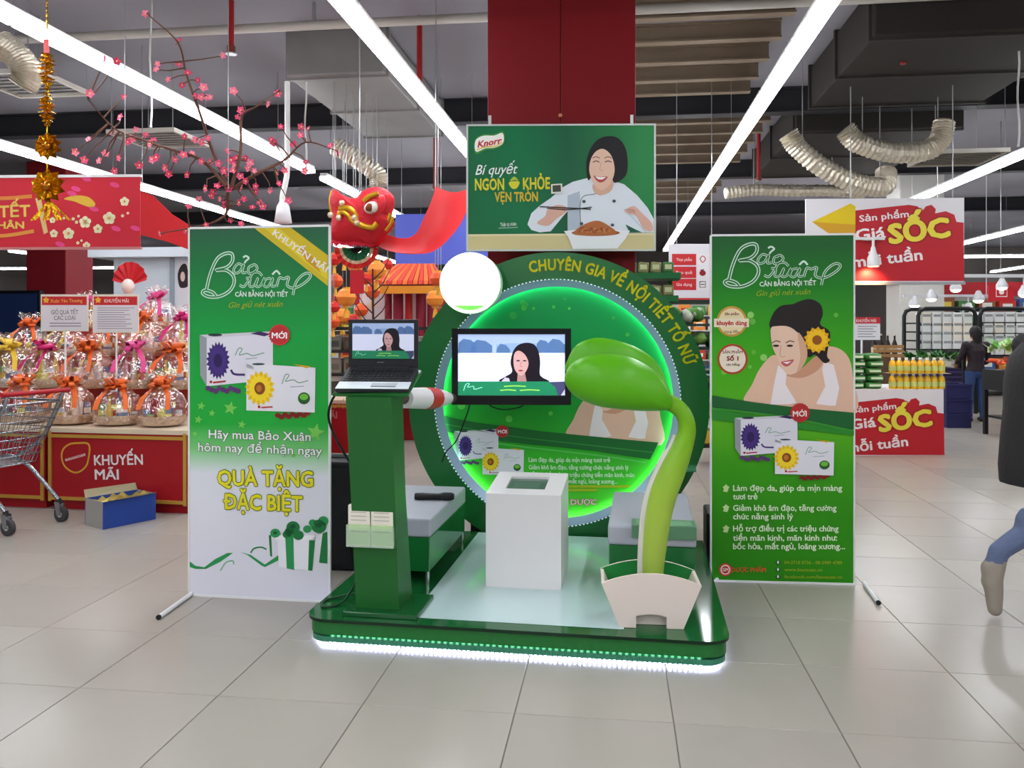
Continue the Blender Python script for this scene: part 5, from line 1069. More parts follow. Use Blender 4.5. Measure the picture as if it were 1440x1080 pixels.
for i in range(k):
    for j in range(ncr): t_ = j / (ncr - 1); w_ = U[i].lerp(Lw[i], t_); vs.append(w_ + Vector((0, .05 * math.sin(t_ * 3.14) - .0, -.05 * math.sin(t_ * 3.14))))
mb = MB(); mb.add(vs, [(i * ncr + j, i * ncr + j + 1, (i + 1) * ncr + j + 1, (i + 1) * ncr + j) for i in range(k - 1) for j in range(ncr - 1)], M((206, 32, 38), .55, noise_s=3, var=.1), True); mb.build('drape', cl)
mb = MB(); mb.cyl(U[-1], U[-1] + Vector((0, 0, ZC - (base + U[-1]).z)), .005, wire_m, 5); mb.build('hanging_wire', cl)

# ------------------------------------------------------------------ shopping trolley and blue box
chrome = M((168, 172, 178), 0.25, 0.9)
wz = G(49, 745); tr_ = thing('shopping_trolley', 'chrome wire shopping trolley with red handle in front of the red counters', 'trolley', (wz.x - 0.52, wz.y + 0.18, 0), R(-20))
def caster(x, y):
    mb = MB(); mb.cyl((x, y - .016, .058), (x, y + .016, .058), .058, M((62, 60, 62), .6), 18); w_ = mb.build('wheel', tr_); hb = MB(); hb.cyl((x, y - .018, .058), (x, y + .018, .058), .022, M((190, 190, 188), .5), 10); hb.build('hub', w_)
    mb = MB()
    for s_ in (-1, 1): mb.prism([(x - .025, y + s_ * .022, .05), (x + .02, y + s_ * .022, .05), (x + .0, y + s_ * .022, .15), (x - .05, y + s_ * .022, .15)], (0, .004, 0), chrome)
    mb.cyl((x - .025, y, .135), (x - .025, y, .17), .02, M((50, 50, 52), .5), 8); mb.build('fork', tr_)
for x, y in ((.52, -.18), (.52, .26), (-.42, -.16), (-.42, .24)): caster(x, y)
for y in (-.18, .26):
    mb = MB(); mb.tube(smooth_line([(.495, y, .165), (.33, y, .30), (.14, y, .43), (-.1, y, .46), (-.4, y, .2), (-.445, y, .165)], 5), .016, chrome, 8); mb.build('frame_leg', tr_)
for y in (-.19, .27):
    mb = MB(); mb.tube(smooth_line([(.0, y, .45), (.30, y, .62), (.48, y, .9), (.53, y, 1.0)], 5), .014, chrome, 8); mb.build('handle_post', tr_)
mb = MB(); mb.cyl((.53, -.24, 1.0), (.53, .32, 1.0), .018, M((170, 30, 40), .4), 10); mb.build('handle', tr_)
mb = MB()
def bk(s_, y, z):  # side profile of the basket
    x0, x1 = -.55 + .12 * (1 - z), .5 - .22 * (1 - z); return (x0 + (x1 - x0) * s_, y * (.78 + .22 * z) + .04, .45 + z * .47)
for i in range(8):
    z = i / 7; mb.tube([bk(0, -.25, z), bk(1, -.25, z), bk(1, .25, z), bk(0, .25, z), bk(0, -.25, z)], .0045 if i < 7 else .009, chrome, 5)
for i in range(22):
    s_ = i / 21
    for y in (-.25, .25): mb.tube([bk(s_, y, 0), bk(s_, y, 1)], .003, chrome, 4)
    mb.tube([bk(s_, -.25, 0), bk(s_, .25, 0)], .003, chrome, 4)
for i in range(11):
    y = -.25 + .5 * i / 10
    for s_ in (0, 1): mb.tube([bk(s_, y, 0), bk(s_, y, 1)], .003, chrome, 4)
mb.build('wire_basket', tr_)
a = G(145, 745); b = G(219, 730); ang = math.atan2(b.y - a.y, b.x - a.x); L = (b - a).length
bx = thing('cardboard_box', 'long open blue and grey cardboard box on the floor before the red counter', 'box', a, ang); W_ = .26; Hb = .20; blue = M((40, 70, 150), .5); cg = M((150, 146, 142), .6)
mb = MB(); th = .006
mb.box((L / 2, th / 2, Hb / 2), (L, th, Hb), blue); mb.box((L / 2, W_ - th / 2, Hb / 2), (L, th, Hb), blue); mb.box((th / 2, W_ / 2, Hb / 2), (th, W_ - 2 * th, Hb), cg); mb.box((L - th / 2, W_ / 2, Hb / 2), (th, W_ - 2 * th, Hb), cg); mb.box((L / 2, W_ / 2, th / 2), (L - 2 * th, W_ - 2 * th, th), cg); mb.build('carton', bx)
mb = MB(); mb.add([(0, 0, Hb), (L, 0, Hb), (L * .98, -.02, Hb + .012), (.02, -.03, Hb + .008)], [(0, 1, 2, 3)], cg); mb.add([(0, W_, Hb), (L, W_, Hb), (L, W_ + .03, Hb + .05), (.0, W_ + .02, Hb + .06)], [(0, 1, 2, 3)], M((170, 160, 130), .6)); mb.build('flap', bx)
mb = MB(); random.seed(9); n = 10
g_ = [[(th + (L - 2 * th) * i / n, th + (W_ - 2 * th) * j / 5, Hb - .02 + random.uniform(-.02, .03)) for j in range(6)] for i in range(n + 1)]
mb.add([v_ for r_ in g_ for v_ in r_], [(i * 6 + j, i * 6 + j + 1, (i + 1) * 6 + j + 1, (i + 1) * 6 + j) for i in range(n) for j in range(5)], M((176, 156, 80), .35, .4)); mb.build('gold_paper', bx)

# ------------------------------------------------------------------ far left background
def kiosk_wall():
    a = P(138, 470, 13.2); t = thing('white_kiosk', 'white beauty kiosk wall with flat roof behind the gift baskets', 'kiosk', (a.x, a.y, 0), R(-6)); kwm = M((206, 214, 222), .5)
    p = Panel(t, 0); A, Bq = p.uv(160, 363), p.uv(290, 363)
    mb = MB(); mb.box(((A.x + Bq.x) / 2, .3, A.y / 2), (Bq.x - A.x, .6, A.y), kwm); mb.build('wall', t)
    c = p.uv(134, 352); mb = MB(); mb.box(((c.x + Bq.x + .2) / 2, .25, A.y + .075), (Bq.x + .2 - c.x, .9, .15), M((214, 220, 228), .5)); mb.build('roof', t)
    mb = MB(); x = p.uv(243, 400).x; mb.box((x, -.02, A.y / 2), (.06, .05, A.y), M((150, 158, 166), .5)); mb.build('post', t)
    p.k = 1; p.begin(); p.poly([(249, 366), (290, 366), (290, 470), (249, 470)], (216, 214, 218), 1); p.poly([(252, 402), (250, 385), (256, 372), (263, 374), (265, 400), (258, 405)], (50, 36, 40), 2, True); p.ell(257, 389, 3.2, 7, (222, 190, 178), 3); p.end('woman_print')
kiosk_wall()
def counter_row(px0, px1, ybase, ht, lab):
    pass
a = P(85, 460, 16.5); mb = MB(); mb.rbox((0, 0, ZC / 2), (.85, .85, ZC), M((130, 24, 34), .5), .02); mb.box((0, 0, .15), (.95, .95, .3), M((90, 20, 26), .6)); tag(mb.build('far_pillar', None, (a.x, a.y, 0), -TH), 'dark red pillar far behind the price boards', 'pillar')
a = P(-10, 440, 15); t = thing('video_wall', 'dark blue display screen behind the left gift baskets', 'display', (a.x, a.y, 0), R(-4)); mb = MB(); mb.rbox((0, 0, 1.6), (1.9, .12, 1.1), M((16, 18, 26), .3), .02); mb.build('case', t); mb = MB(); mb.box((0, -.063, 1.6), (1.78, .006, .98), M((30, 46, 84), .2)); mb.build('screen', t)
mb = MB(); mb.box((0, .05, .53), (.3, .1, 1.06), dark_steel); mb.box((0, .05, .03), (1.0, .6, .06), dark_steel); mb.build('stand', t)
# large red fabric sweep behind the blossoms
a = P(232, 330, 9.5); mb = MB(); pts = [(196, 268), (215, 275), (240, 300), (268, 318), (268, 352), (236, 340), (196, 330)]
mb.prism([P(x, y, 9.5) - a for x, y in pts], (0, .02, 0), M((188, 32, 38), .5)); mb.cyl(P(200, 270, 9.5) - a, (P(200, 270, 9.5) - a) + Vector((0, 0, ZC - P(200, 270, 9.5).z)), .005, wire_m, 5); tag(mb.build('red_pennant', None, a), 'red cloth pennant hanging between new year banner and green banner', 'pennant')
# blue banner behind the lion cloth
a = P(610, 372, 13); t = thing('blue_banner', 'blue hanging banner behind the red lion cloth', 'banner', a, R(-4)); p = Panel(t, 0); A, Bq = p.uv(556, 372), p.uv(700, 300)
mb = MB(); mb.box(((A.x + Bq.x) / 2, 0, (A.y + Bq.y) / 2), (Bq.x - A.x, .02, Bq.y - A.y), M((84, 96, 190), .5)); mb.build('sheet', t)
mb = MB()
for x in (A.x + .1, Bq.x - .1): mb.cyl((x, 0, Bq.y), (x, 0, ZC - a.z), .005, wire_m, 5)
mb.build('cord', t)
# lantern stall seen between banner and ring
def stall():
    d = 11.0; a = P(582, 470, d); t = thing('lantern_stall', 'red festival stall with tiled red roof and hanging lanterns behind the laptop', 'stall', (a.x, a.y, 0), R(-6)); rm = M((196, 44, 40), .5); gm_ = M((226, 150, 50), .4, .3)
    p = Panel(t, 0); f = lambda x, y: p.uv(x, y)
    for x in (546, 560, 575, 592, 606): c = f(x, 410); mb = MB(); mb.cyl((c.x, .0, 0), (c.x, .0, f(x, 402).y), .07 if x in (560, 592) else .05, rm if x % 2 else M((150, 40, 60), .5), 12); mb.build('post', t)
    e0, e1, r0, r1 = f(532, 402), f(632, 402), f(552, 374), f(606, 374); n = 14
    for i in range(n):
        u0, u1 = i / n, (i + .86) / n; mb = MB()
        a0 = Vector((e0.x + (e1.x - e0.x) * u0, -.35, e0.y)); a1 = Vector((e0.x + (e1.x - e0.x) * u1, -.35, e0.y)); b1 = Vector((r0.x + (r1.x - r0.x) * u1, .25, r0.y)); b0 = Vector((r0.x + (r1.x - r0.x) * u0, .25, r0.y)); mb.prism([a0, a1, b1, b0], (0, .02, .05), M((206, 62, 48), .5) if i % 2 else M((224, 108, 50), .5)); mb.build('roof_tile', t)
    mb = MB(); mb.prism([(e0.x, -.32, e0.y - .02), (e1.x, -.32, e0.y - .02), (r1.x, .28, r0.y - .02), (r0.x, .28, r0.y - .02)], (0, .01, -.04), M((150, 30, 34), .5)); mb.box(((e0.x + e1.x) / 2, -.34, e0.y - .07), (e1.x - e0.x, .05, .1), gm_); mb.build('roof_board', t)
    mb = MB(); c0, c1 = f(528, 418), f(548, 462); mb.box(((c0.x + c1.x) / 2 + .1, .3, (c0.y + c1.y) / 2), (1.0, .04, abs(c0.y - c1.y) + .4), M((222, 206, 208), .6)); mb.build('back_panel', t)
    mb = MB(); c0, c1 = f(540, 470), f(625, 470); mb.rbox(((c0.x + c1.x) / 2, 0, .6), (c1.x - c0.x, .6, 1.2), M((170, 36, 40), .5), .02); mb.build('counter', t)
    return t
stall()
def lantern(px, py, d, r, c, lab):
    a = P(px, py, d); t = thing('paper_lantern', lab, 'lantern', a, 0, 'red paper lanterns'); mb = MB(); n = 12
    prof = [(r * .35, r * .85), (r * .75, r * .6), (r, 0), (r * .75, -r * .6), (r * .35, -r * .85)]; mb.lathe(prof[::-1], M(c, .5), n=n, smooth=False); mb.build('shade', t)
    mb = MB(); mb.lathe([(r * .36, r * .84), (r * .36, r * .98)], M((224, 170, 60), .4, .5), n=12); mb.build('gold_cap', t); mb = MB(); mb.lathe([(r * .36, -r * .98), (r * .36, -r * .84)], M((224, 170, 60), .4, .5), n=12); mb.build('gold_cap', t)
    mb = MB(); mb.cyl((0, 0, -r), (0, 0, -r * 2), r * .14, M((230, 170, 50), .5), 8, r * .3); mb.build('tassel', t)
    mb = MB(); mb.cyl((0, 0, r), (0, 0, ct(a) - a.z), .004, wire_m, 4); mb.build('cord', t)
random.seed(21)
for i, (x, y) in enumerate(((470, 365), (484, 358), (500, 372), (515, 392), (472, 395), (487, 418), (470, 432), (508, 436), (530, 380), (545, 372), (616, 392), (612, 420), (620, 440), (524, 410), (482, 445), (497, 450), (468, 452))):
    lantern(x, y, 9.0 + (i * 7 % 17) * .11, .075 + (i % 3) * .02, [(206, 40, 36), (226, 90, 40), (232, 140, 50)][i % 3], '%s paper lantern in the cluster above the laptop' % ['red', 'orange red', 'orange'][i % 3])
# goods shelf and red counter at the gap left of the podium
def rack(px0, px1, ytop, ybase, d, lab, rows, cols, pal, frame=(40, 40, 42), item='packet', white=False, rz=None, name='goods_rack', depth=.45, tags=False, fill=.78):
    a, b = P(px0, HY, d), P(px1, HY, d); a.z = 0; wd = (b - a).length; ht = H - (ytop - HY) / F * d; zb = max(.05, H - (ybase - HY) / F * d)
    t = thing(name, lab, 'rack', a, 0 if rz is None else rz); fm_ = M(frame, .5); mb = MB()
    for x in (0, wd):
        for y in (0, depth): mb.box((x, y, ht / 2), (.04, .04, ht), fm_)
    mb.box((wd / 2, 0, ht), (wd + .04, .04, .04), fm_); mb.box((wd / 2, depth, ht), (wd + .04, .04, .04), fm_); mb.build('frame', t)
    for r_ in range(rows):
        z = zb + (ht - zb) * r_ / rows; mb = MB(); mb.box((wd / 2, depth / 2, z), (wd - .04, depth, .03), fm_); mb.build('shelf', t)
    return t, wd, ht, zb
def fill_rack(t, wd, ht, zb, rows, cols, pal, depth, item, lab, grp, fillh=.7):
    for r_ in range(rows):
        z = zb + (ht - zb) * r_ / rows + .016; hh = (ht - zb) / rows
        for c in range(cols):
            cw_ = (wd - .06) / cols; col = pal[random.randrange(len(pal))]; o = MB(); h_ = hh * fillh * random.uniform(.85, 1.0)
            if item == 'packet': o.rbox((0, 0, h_ / 2), (cw_ * .86, depth * .5, h_), M(col, .45), .01); o.box((0, -depth * .25 - .002, h_ * .45), (cw_ * .6, .004, h_ * .4), M(pal[(c * 3 + r_) % len(pal)], .45))
            elif item == 'leafy':
                for k_ in range(5): o.ball((random.uniform(-.3, .3) * cw_, random.uniform(-.2, .2) * depth, h_ * random.uniform(.3, .55)), (cw_ * .3, depth * .25, h_ * .42), M(pal[random.randrange(len(pal))], .6, noise_s=30, var=.4), 8, .2)
            x = .03 + cw_ * (c + .5); wl = Matrix.Rotation(t.rotation_euler.z, 3, 'Z') @ Vector((x, depth * .42, z)); ob = o.build({'packet': 'packet', 'leafy': 'vegetable_pile'}[item], None, t.location + wl, t.rotation_euler.z)
            tag(ob, lab, {'packet': 'packet', 'leafy': 'vegetables'}[item], grp)
random.seed(31)
t, wd, ht, zb = rack(452, 512, 462, 560, 10.2, 'dark metal goods rack seen between left banner and podium', 3, 6, None)
fill_rack(t, wd, ht, zb, 3, 7, [(88, 96, 84), (120, 124, 110), (70, 80, 74), (150, 146, 130), (100, 70, 60)], .45, 'packet', 'dull boxed goods on the dark rack behind the podium', 'goods on the dark rack')
a, b = G(440, 650), G(520, 652); c3 = counter(a, b, .66, .7, 'red promotion counter seen between left banner and podium')
p = Panel(c3, -.001); p.begin(); p.text('KHUYẾN', 455, 574, 492, 574, 9, (190, 120, 120), 3, .015); p.nx('lettering'); p.text('MÃI', 456, 588, 474, 588, 9, (190, 120, 120), 3, .03); p.end('lettering')
# bare twig tree behind the laptop
a = P(524, 470, 8.6); t = thing('bare_tree', 'thin bare twig tree standing behind the laptop screen', 'tree', (a.x, a.y, 0)); mb = MB(); zz = P(524, 378, 8.6).z; mb.tube([(0, 0, .3), (.01, 0, 1.2), (0, 0, zz)], [.022, .016, .008], M((60, 40, 36), .7), 6); mb.build('trunk', t)
mb = MB(); mb.lathe([(.12, 0), (.16, .3), (.14, .3), (.11, .05)], M((120, 60, 40), .6), n=14); mb.build('pot', t)
for i in range(12):
    mb = MB(); z = 1.2 + (zz - 1.25) * i / 12; s_ = 1 if i % 2 else -1; mb.tube([(0, 0, z), (s_ * .1, .02, z + .1), (s_ * .19, .0, z + .26)], [.008, .006, .003], M((60, 40, 36), .7), 5); mb.build('twig', t)

# ------------------------------------------------------------------ right side: price promotion
def promo_print(p, x0, y0, sc_, arrow, low):
    """red and white weekly price print; drawn from the hanging sign's pixels"""
    q = lambda pts: [(x0 + (x - 1203) * sc_, y0 + (y - 278) * sc_) for x, y in pts]
    p.k = sc_
    rd, ye = (188, 34, 44), (232, 214, 70)
    p.poly(q([(1203, 296), (1278, 288), (1290, 290), (1297, 297), (1302, 290), (1310, 288), (1316, 294), (1315, 300), (1330, 297), (1342, 302), (1345, 312), (1355, 313), (1356, low), (1203, low)]), rd, 1); p.nx('print')
    p.text('Sản phẩm', *q([(1209, 312)])[0], *q([(1278, 305)])[0], 9 * sc_, (236, 226, 226), 3, .02); p.nx('lettering')
    p.text('Giá', *q([(1204, 339)])[0], *q([(1245, 334)])[0], 16 * sc_, (240, 232, 232), 3, .025); p.nx('lettering')
    p.text('SỐC', *q([(1252, 342)])[0], *q([(1335, 332)])[0], 26 * sc_, ye, 4, .05, outline=(150, 24, 34), ow=.05); p.nx('lettering')
    p.text('mỗi tuần', *q([(1200, 376)])[0], *q([(1297, 365)])[0], 15 * sc_, (240, 232, 232), 3, .025); p.nx('lettering')
    if arrow:
        p.poly(q([(1142, 312), (1196, 286), (1203, 290), (1203, 328), (1165, 328)]), (226, 196, 30), 1); p.poly(q([(1142, 312), (1203, 316), (1203, 328), (1165, 328)]), (214, 160, 40), 2)
ds = 9.2; a = P(1133, 396, ds); sg = thing('price_sign', 'hanging red and white sign reading Giá SỐC with a yellow arrow', 'sign', a, R(-3)); p = Panel(sg, 0); A, Bq = p.uv(1133, 397), p.uv(1356, 278)
mb = MB(); mb.box(((A.x + Bq.x) / 2, .012, (A.y + Bq.y) / 2), (Bq.x - A.x, .02, Bq.y - A.y), M((226, 222, 226), .45)); mb.build('board', sg)
mb = MB(); mb.box(((A.x + Bq.x) / 2, .012, A.y - .015), (Bq.x - A.x + .02, .04, .03), M((160, 160, 162), .4)); mb.build('rail', sg)
p.begin(); promo_print(p, 1203, 278, 1.0, True, 395); p.end('arrow_print')
mb = MB()
for x in (A.x + .5, Bq.x - .12): mb.cyl((x, .012, Bq.y), (x, .012, ct(a + Vector((x, 0, 0))) - a.z), .006, wire_m, 5)
mb.build('cord', sg)
# spotlight washing the sign
lp_ = P(1228, 362, ds - .16); so_ = thing('spotlight', 'white spotlight shining on the lower edge of the price sign', 'spotlight', lp_); mb = MB(); mb.lathe([(.065, -.10), (.06, .0), (.035, .05), (.02, .12)], white_metal, n=14); mb.build('housing', so_)
mb = MB(); mb.cyl((0, 0, .12), (0, 0, .20), .015, white_metal, 8); mb.box((0, .075, .21), (.05, .15, .03), white_metal); mb.box((-.02, 0.06, .215), (.34, .03, .03), white_metal); mb.build('bracket', so_)
mb = MB(); mb.cyl((0, 0, -.101), (0, 0, -.104), .05, M((255, 190, 110), .4, emit=14), 12); mb.build('lamp', so_)
ld = bpy.data.lights.new('spot', 'SPOT'); ld.energy = 34; ld.color = (1, .62, .28); ld.spot_size = R(120); ld.spot_blend = .8; ld.shadow_soft_size = .04; lo = bpy.data.objects.new('spot_lamp', ld); COL.objects.link(lo); lo.parent = so_; lo.location = (0, 0, -.11); lo.rotation_euler = (R(36), 0, 0)
# pallet box with the same print
a, b = G(1120, 641), G(1327, 640); bxp = thing('promotion_pallet', 'white and red box stand with Giá SỐC print under the bottles', 'display stand', a, math.atan2(b.y - a.y, b.x - a.x)); wd = (b - a).length; PZ = H - (548 - HY) / F * a.y
mb = MB(); mb.box((wd / 2, .45, PZ / 2), (wd, .9, PZ), M((224, 220, 224), .5)); mb.build('body', bxp)
p = Panel(bxp, -.001); p.begin(); promo_print(p, 1195, 551, .87, False, 380); p.mb = None
# oil bottles and rice bags
oil = M((226, 176, 24), .15, spec=.6); capm = M((236, 232, 220), .4); labm = M((196, 206, 120), .45); labg = M((150, 170, 60), .45)
def bottle_proto():
    t = thing('oil_bottle', 'golden cooking oil bottle in the stacked rows on the promotion stand', 'bottle', group='cooking oil bottles')
    mb = MB(); mb.lathe([(.036, 0), (.040, .01), (.040, .11), (.030, .135), (.016, .15), (.016, .158)], oil, n=12); mb.build('body', t)
    mb = MB(); mb.lathe([(.018, .155), (.018, .178)], capm, n=10); mb.build('cap', t); mb = MB(); mb.lathe([(.0408, .03), (.0408, .085)], labm, n=12); mb.build('label', t); return t
bp = bottle_proto(); first = True
x_l, x_r = G(1252, 600).x, None
base_d = a.y
for lay in range(2):
    for row in range(2):
        for i in range(8):
            o = bp if first else copy_tree(bp); first = False; px = 1255 + i * 9.8; pt = P(px, 548, base_d + .12 + row * .1); o.location = (pt.x, pt.y, PZ + .001 + lay * .182)
for lay in (1,):
    mb = MB(); c = P(1289, 548, base_d + .18); mb.box((0, 0, 0), (.68, .24, .003), M((200, 190, 150), .6)); tag(mb.build('card_sheet', None, (c.x, c.y, PZ + .1805)), 'cardboard sheet between the two layers of oil bottles', 'card')
rg = M((56, 120, 56), .4); rw = M((200, 220, 190), .4)
def bag_mesh(px):
    mb = MB(); loop = smooth_loop([Vector((-.17, -.035)), Vector((-.1, -.048)), Vector((.1, -.048)), Vector((.17, -.035)), Vector((.18, 0)), Vector((.16, .04)), Vector((0, .05)), Vector((-.16, .04)), Vector((-.18, 0))], 3)
    mb.inflate([(v_.x, v_.y + .048) for v_ in loop], .16, rg, .16, 4, flat=.35); mb.add([(-.12, -.0005, .035), (.12, -.0005, .035), (.12, .002, .065), (-.12, .002, .065)], [(0, 1, 2, 3)], rw); return mb.mesh('rice_bag')
bm_ = bag_mesh(0)
for k in range(5):
    for j, px in enumerate((1206, 1231)):
        o = bpy.data.objects.new('rice_bag', bm_); COL.objects.link(o); pt = P(px, 548, base_d + .1); o.location = (pt.x + .02 * (k % 2), pt.y, PZ + k * .083); o.scale = (.56, .8, .84); tag(o, 'green rice bag in the stack beside the oil bottles', 'bag', 'green rice bags')
        if k == 4: o.data = bm_
# notice on a post
a = P(1221, 480, 10.9); t = thing('notice_stand', 'white notice with red head on a post behind the rice bags', 'sign', (a.x, a.y, 0)); p = Panel(t, 0); p.k = 1; A, Bq = p.uv(1195, 478), p.uv(1238, 446)
mb = MB(); mb.rbox(((A.x + Bq.x) / 2, .01, (A.y + Bq.y) / 2), (Bq.x - A.x, .016, Bq.y - A.y), M((226, 226, 230), .5), .004); mb.build('board', t); mb = MB(); x = p.uv(1213, 480).x; mb.cyl((x, .03, 0), (x, .03, A.y + .1), .014, white_metal, 8); mb.cyl((x, .03, 0), (x, .03, .02), .16, white_metal, 14); mb.build('post', t)
p.begin(); p.poly([(1195, 446), (1238, 446), (1238, 455), (1195, 455)], (196, 50, 56), 1)
for i in range(5): p.line([(1206, 459 + i * 3.6), (1233 - (i * 5) % 9, 459 + i * 3.6)], 1.0, (140, 136, 142), 2, False)
p.text('KHUYẾN MÃI', 1204, 453, 1232, 453, 4, (240, 220, 220), 2, .02); p.end('print')

# ------------------------------------------------------------------ white pillar, shelves, produce
a = P(1286, 460, 17.0); mb = MB(); mb.rbox((0, 0, ZC / 2), (.86, .86, ZC), M((196, 194, 188), .6), .02); mb.box((0, 0, 2.6), (1.5, .9, .35), M((170, 34, 44), .5)); tag(mb.build('white_pillar', None, (a.x, a.y, 0), -TH), 'white pillar with a red collar behind the price sign', 'pillar')
random.seed(77)
# bottle shelf with wooden crate
a = P(1248, 492, 13); t = thing('bottle_crate', 'wooden crate holding dark bottles behind the notice stand', 'crate', (a.x, a.y, 0)); mb = MB(); wdm = M((160, 120, 76), .6); zt = P(1250, 490, 13).z
mb.box((0, .15, zt / 2 - .07), (.5, .4, zt - .14), M((92, 70, 50), .7)); mb.build('stand', t)
for z in (0, .07, .14): mb = MB(); mb.box((0, -.04, zt - .11 + z), (.48, .02, .05), wdm); mb.build('slat', t)
mb = MB(); mb.box((0, .15, zt - .13), (.48, .36, .02), wdm); mb.build('floor_board', t)
for i in range(4):
    mb = MB(); mb.lathe([(.04, 0), (.042, .18), (.016, .26), (.016, .33)], M((40, 30, 24), .2), n=10); mb.lathe([(.018, .32), (.018, .35)], M((200, 190, 170), .4), n=8); mb.lathe([(.043, .05), (.043, .14)], M((206, 190, 150), .5), n=10); tag(mb.build('wine_bottle', None, (a.x - .17 + i * .11, a.y + .1, zt - .119)), 'dark bottle in the wooden crate', 'bottle', 'bottles in the crate')
# black produce racks with white boxes
blkm = (26, 28, 30)
def tag_rack(px0, px1, ytop, d, lab, rows, cols, pal, grp, blab, y_lo):
    a, b = P(px0, HY, d), P(px1, HY, d); a.z = 0; wd = b.x - a.x; ht = H - (ytop - HY) / F * d; zl = H - (y_lo - HY) / F * d; t = thing('produce_rack', lab, 'rack', a); fm_ = M(blkm, .5)
    r_ = .12; mb = MB(); lp = [(0, 0, 0), (0, 0, ht - r_), (r_ * .3, 0, ht - r_ * .3), (r_, 0, ht), (wd - r_, 0, ht), (wd - r_ * .3, 0, ht - r_ * .3), (wd, 0, ht - r_), (wd, 0, 0)]; mb.tube(lp, .035, fm_, 8); mb.tube([(x, .5, z) for x, y, z in lp], .035, fm_, 8); mb.build('frame', t)
    for k in range(rows):
        z = zl + (ht - .25 - zl) * k / max(1, rows - 1); mb = MB(); mb.box((wd / 2, .25, z), (wd - .06, .46, .025), fm_); mb.build('shelf', t)
        mb = MB(); mb.box((wd / 2, .0, z - .03), (wd - .08, .012, .03), M((60, 60, 62), .4)); mb.build('price_rail', t)
        for c in range(cols):
            cw_ = (wd - .1) / cols; pt = a + Vector((.05 + cw_ * (c + .5), .10, z + .0135)); col = pal[random.randrange(len(pal))]; h_ = .17
            o = MB(); o.rbox((0, 0, h_ / 2), (cw_ * .86, .24, h_), M(col, .5), .012); o.box((0, -.1215, h_ * .7), (cw_ * .7, .003, h_ * .25), M((150, 152, 150), .5)); tag(o.build('white_box', None, pt), blab, 'box', grp)
    return t
WB = [(226, 228, 226), (216, 220, 216), (232, 226, 212)]
tag_rack(1291, 1372, 434, 14, 'black tube rack with rows of white boxes behind the shopper', 4, 5, WB, 'white boxes on the racks', 'white box on the rack left of the shopper', 492)
tag_rack(1378, 1462, 434, 14.2, 'black tube rack with white boxes above the carrots', 4, 5, WB, 'white boxes on the second rack', 'white box on the rack above the carrots', 500)
def heap(px, py, d, wd, n, cols, lab, cat, name, shape, leafy=False, seed=1):
    """a bin with its own loose produce on top; every piece its own thing"""
    random.seed(seed)
    for i in range(n):
        x = (random.random() - .5) * wd; y = (random.random() - .5) * .45; base = P(px, py, d); zz = base.z + .05 + (.10 * (1 - abs(x) / wd * 1.6)) * random.random()
        mb = MB(); c = random.choice(cols)
        if leafy:
            for k in range(5):
                a_ = random.uniform(0, 6.28); L = shape * random.uniform(.7, 1.2); dx = Vector((math.cos(a_), math.sin(a_) * .5, random.uniform(.2, .9))).normalized() * L; sd = Vector((-math.sin(a_), math.cos(a_), 0)) * L * .22
                mb.add([(0, 0, 0), dx * .5 + sd, dx, dx * .5 - sd], [(0, 1, 2, 3)], M(c, .5)); 
            mb.cyl((0, 0, -.02), (0, 0, .06), .02, M((200, 214, 170), .5), 6)
        else:
            a_ = random.uniform(0, 6.28); mb.tube([(-shape * math.cos(a_), -shape * math.sin(a_), 0), (0, 0, .005), (shape * math.cos(a_), shape * math.sin(a_), 0)], [.03, .026, .008], M(c, .5), 7)
        tag(mb.build(name, None, base + Vector((x, y, zz - base.z))), lab, cat, lab)
def bin_(px0, px1, ytop, ybot, d, lab, c=(34, 36, 38), name='produce_bin'):
    a, b = P(px0, ytop, d), P(px1, ytop, d); wd = b.x - a.x; zt = a.z; t = thing(name, lab, 'bin', ((a.x + b.x) / 2, d + .28, 0)); m = M(c, .5); mb = MB()
    mb.box((0, 0, zt - .14), (wd, .6, .28), m); mb.build('tray', t)
    for sx in (-1, 1):
        for sy in (-1, 1): mb = MB(); mb.box((sx * (wd / 2 - .03), sy * .26, (zt - .28) / 2), (.05, .05, zt - .28), m); mb.build('leg', t)
    mb = MB(); mb.box((0, 0, .25), (wd - .1, .5, .03), m); mb.build('lower_shelf', t)
    for k in range(3): mb = MB(); mb.box((0, -.303, zt - .22 + k * .08), (wd, .006, .03), M(tuple(int(x * 1.5) for x in c), .5)); mb.build('front_slat', t)
    return t
bin_(1268, 1352, 518, 590, 13.2, 'dark bin of leafy greens left of the shopper', (52, 46, 74)); heap(1308, 512, 13.48, .85, 34, [(40, 96, 44), (60, 126, 56), (84, 150, 64), (34, 80, 50)], 'bunch of leafy greens in the dark bin left of the shopper', 'vegetables', 'leafy_greens', .17, True, 3)
bin_(1416, 1490, 522, 600, 10.8, 'black slatted bin of carrots beside the shopper', (24, 24, 26)); heap(1440, 516, 11.08, .68, 46, [(206, 70, 40), (220, 96, 50), (190, 56, 36)], 'orange red carrot in the black slatted bin', 'vegetables', 'carrot', .085, False, 4)
heap(1424, 500, 11.3, .5, 14, [(110, 180, 80), (150, 200, 110), (190, 220, 150)], 'pale green leafy bunch behind the carrots', 'vegetables', 'spring_greens', .2, True, 6)
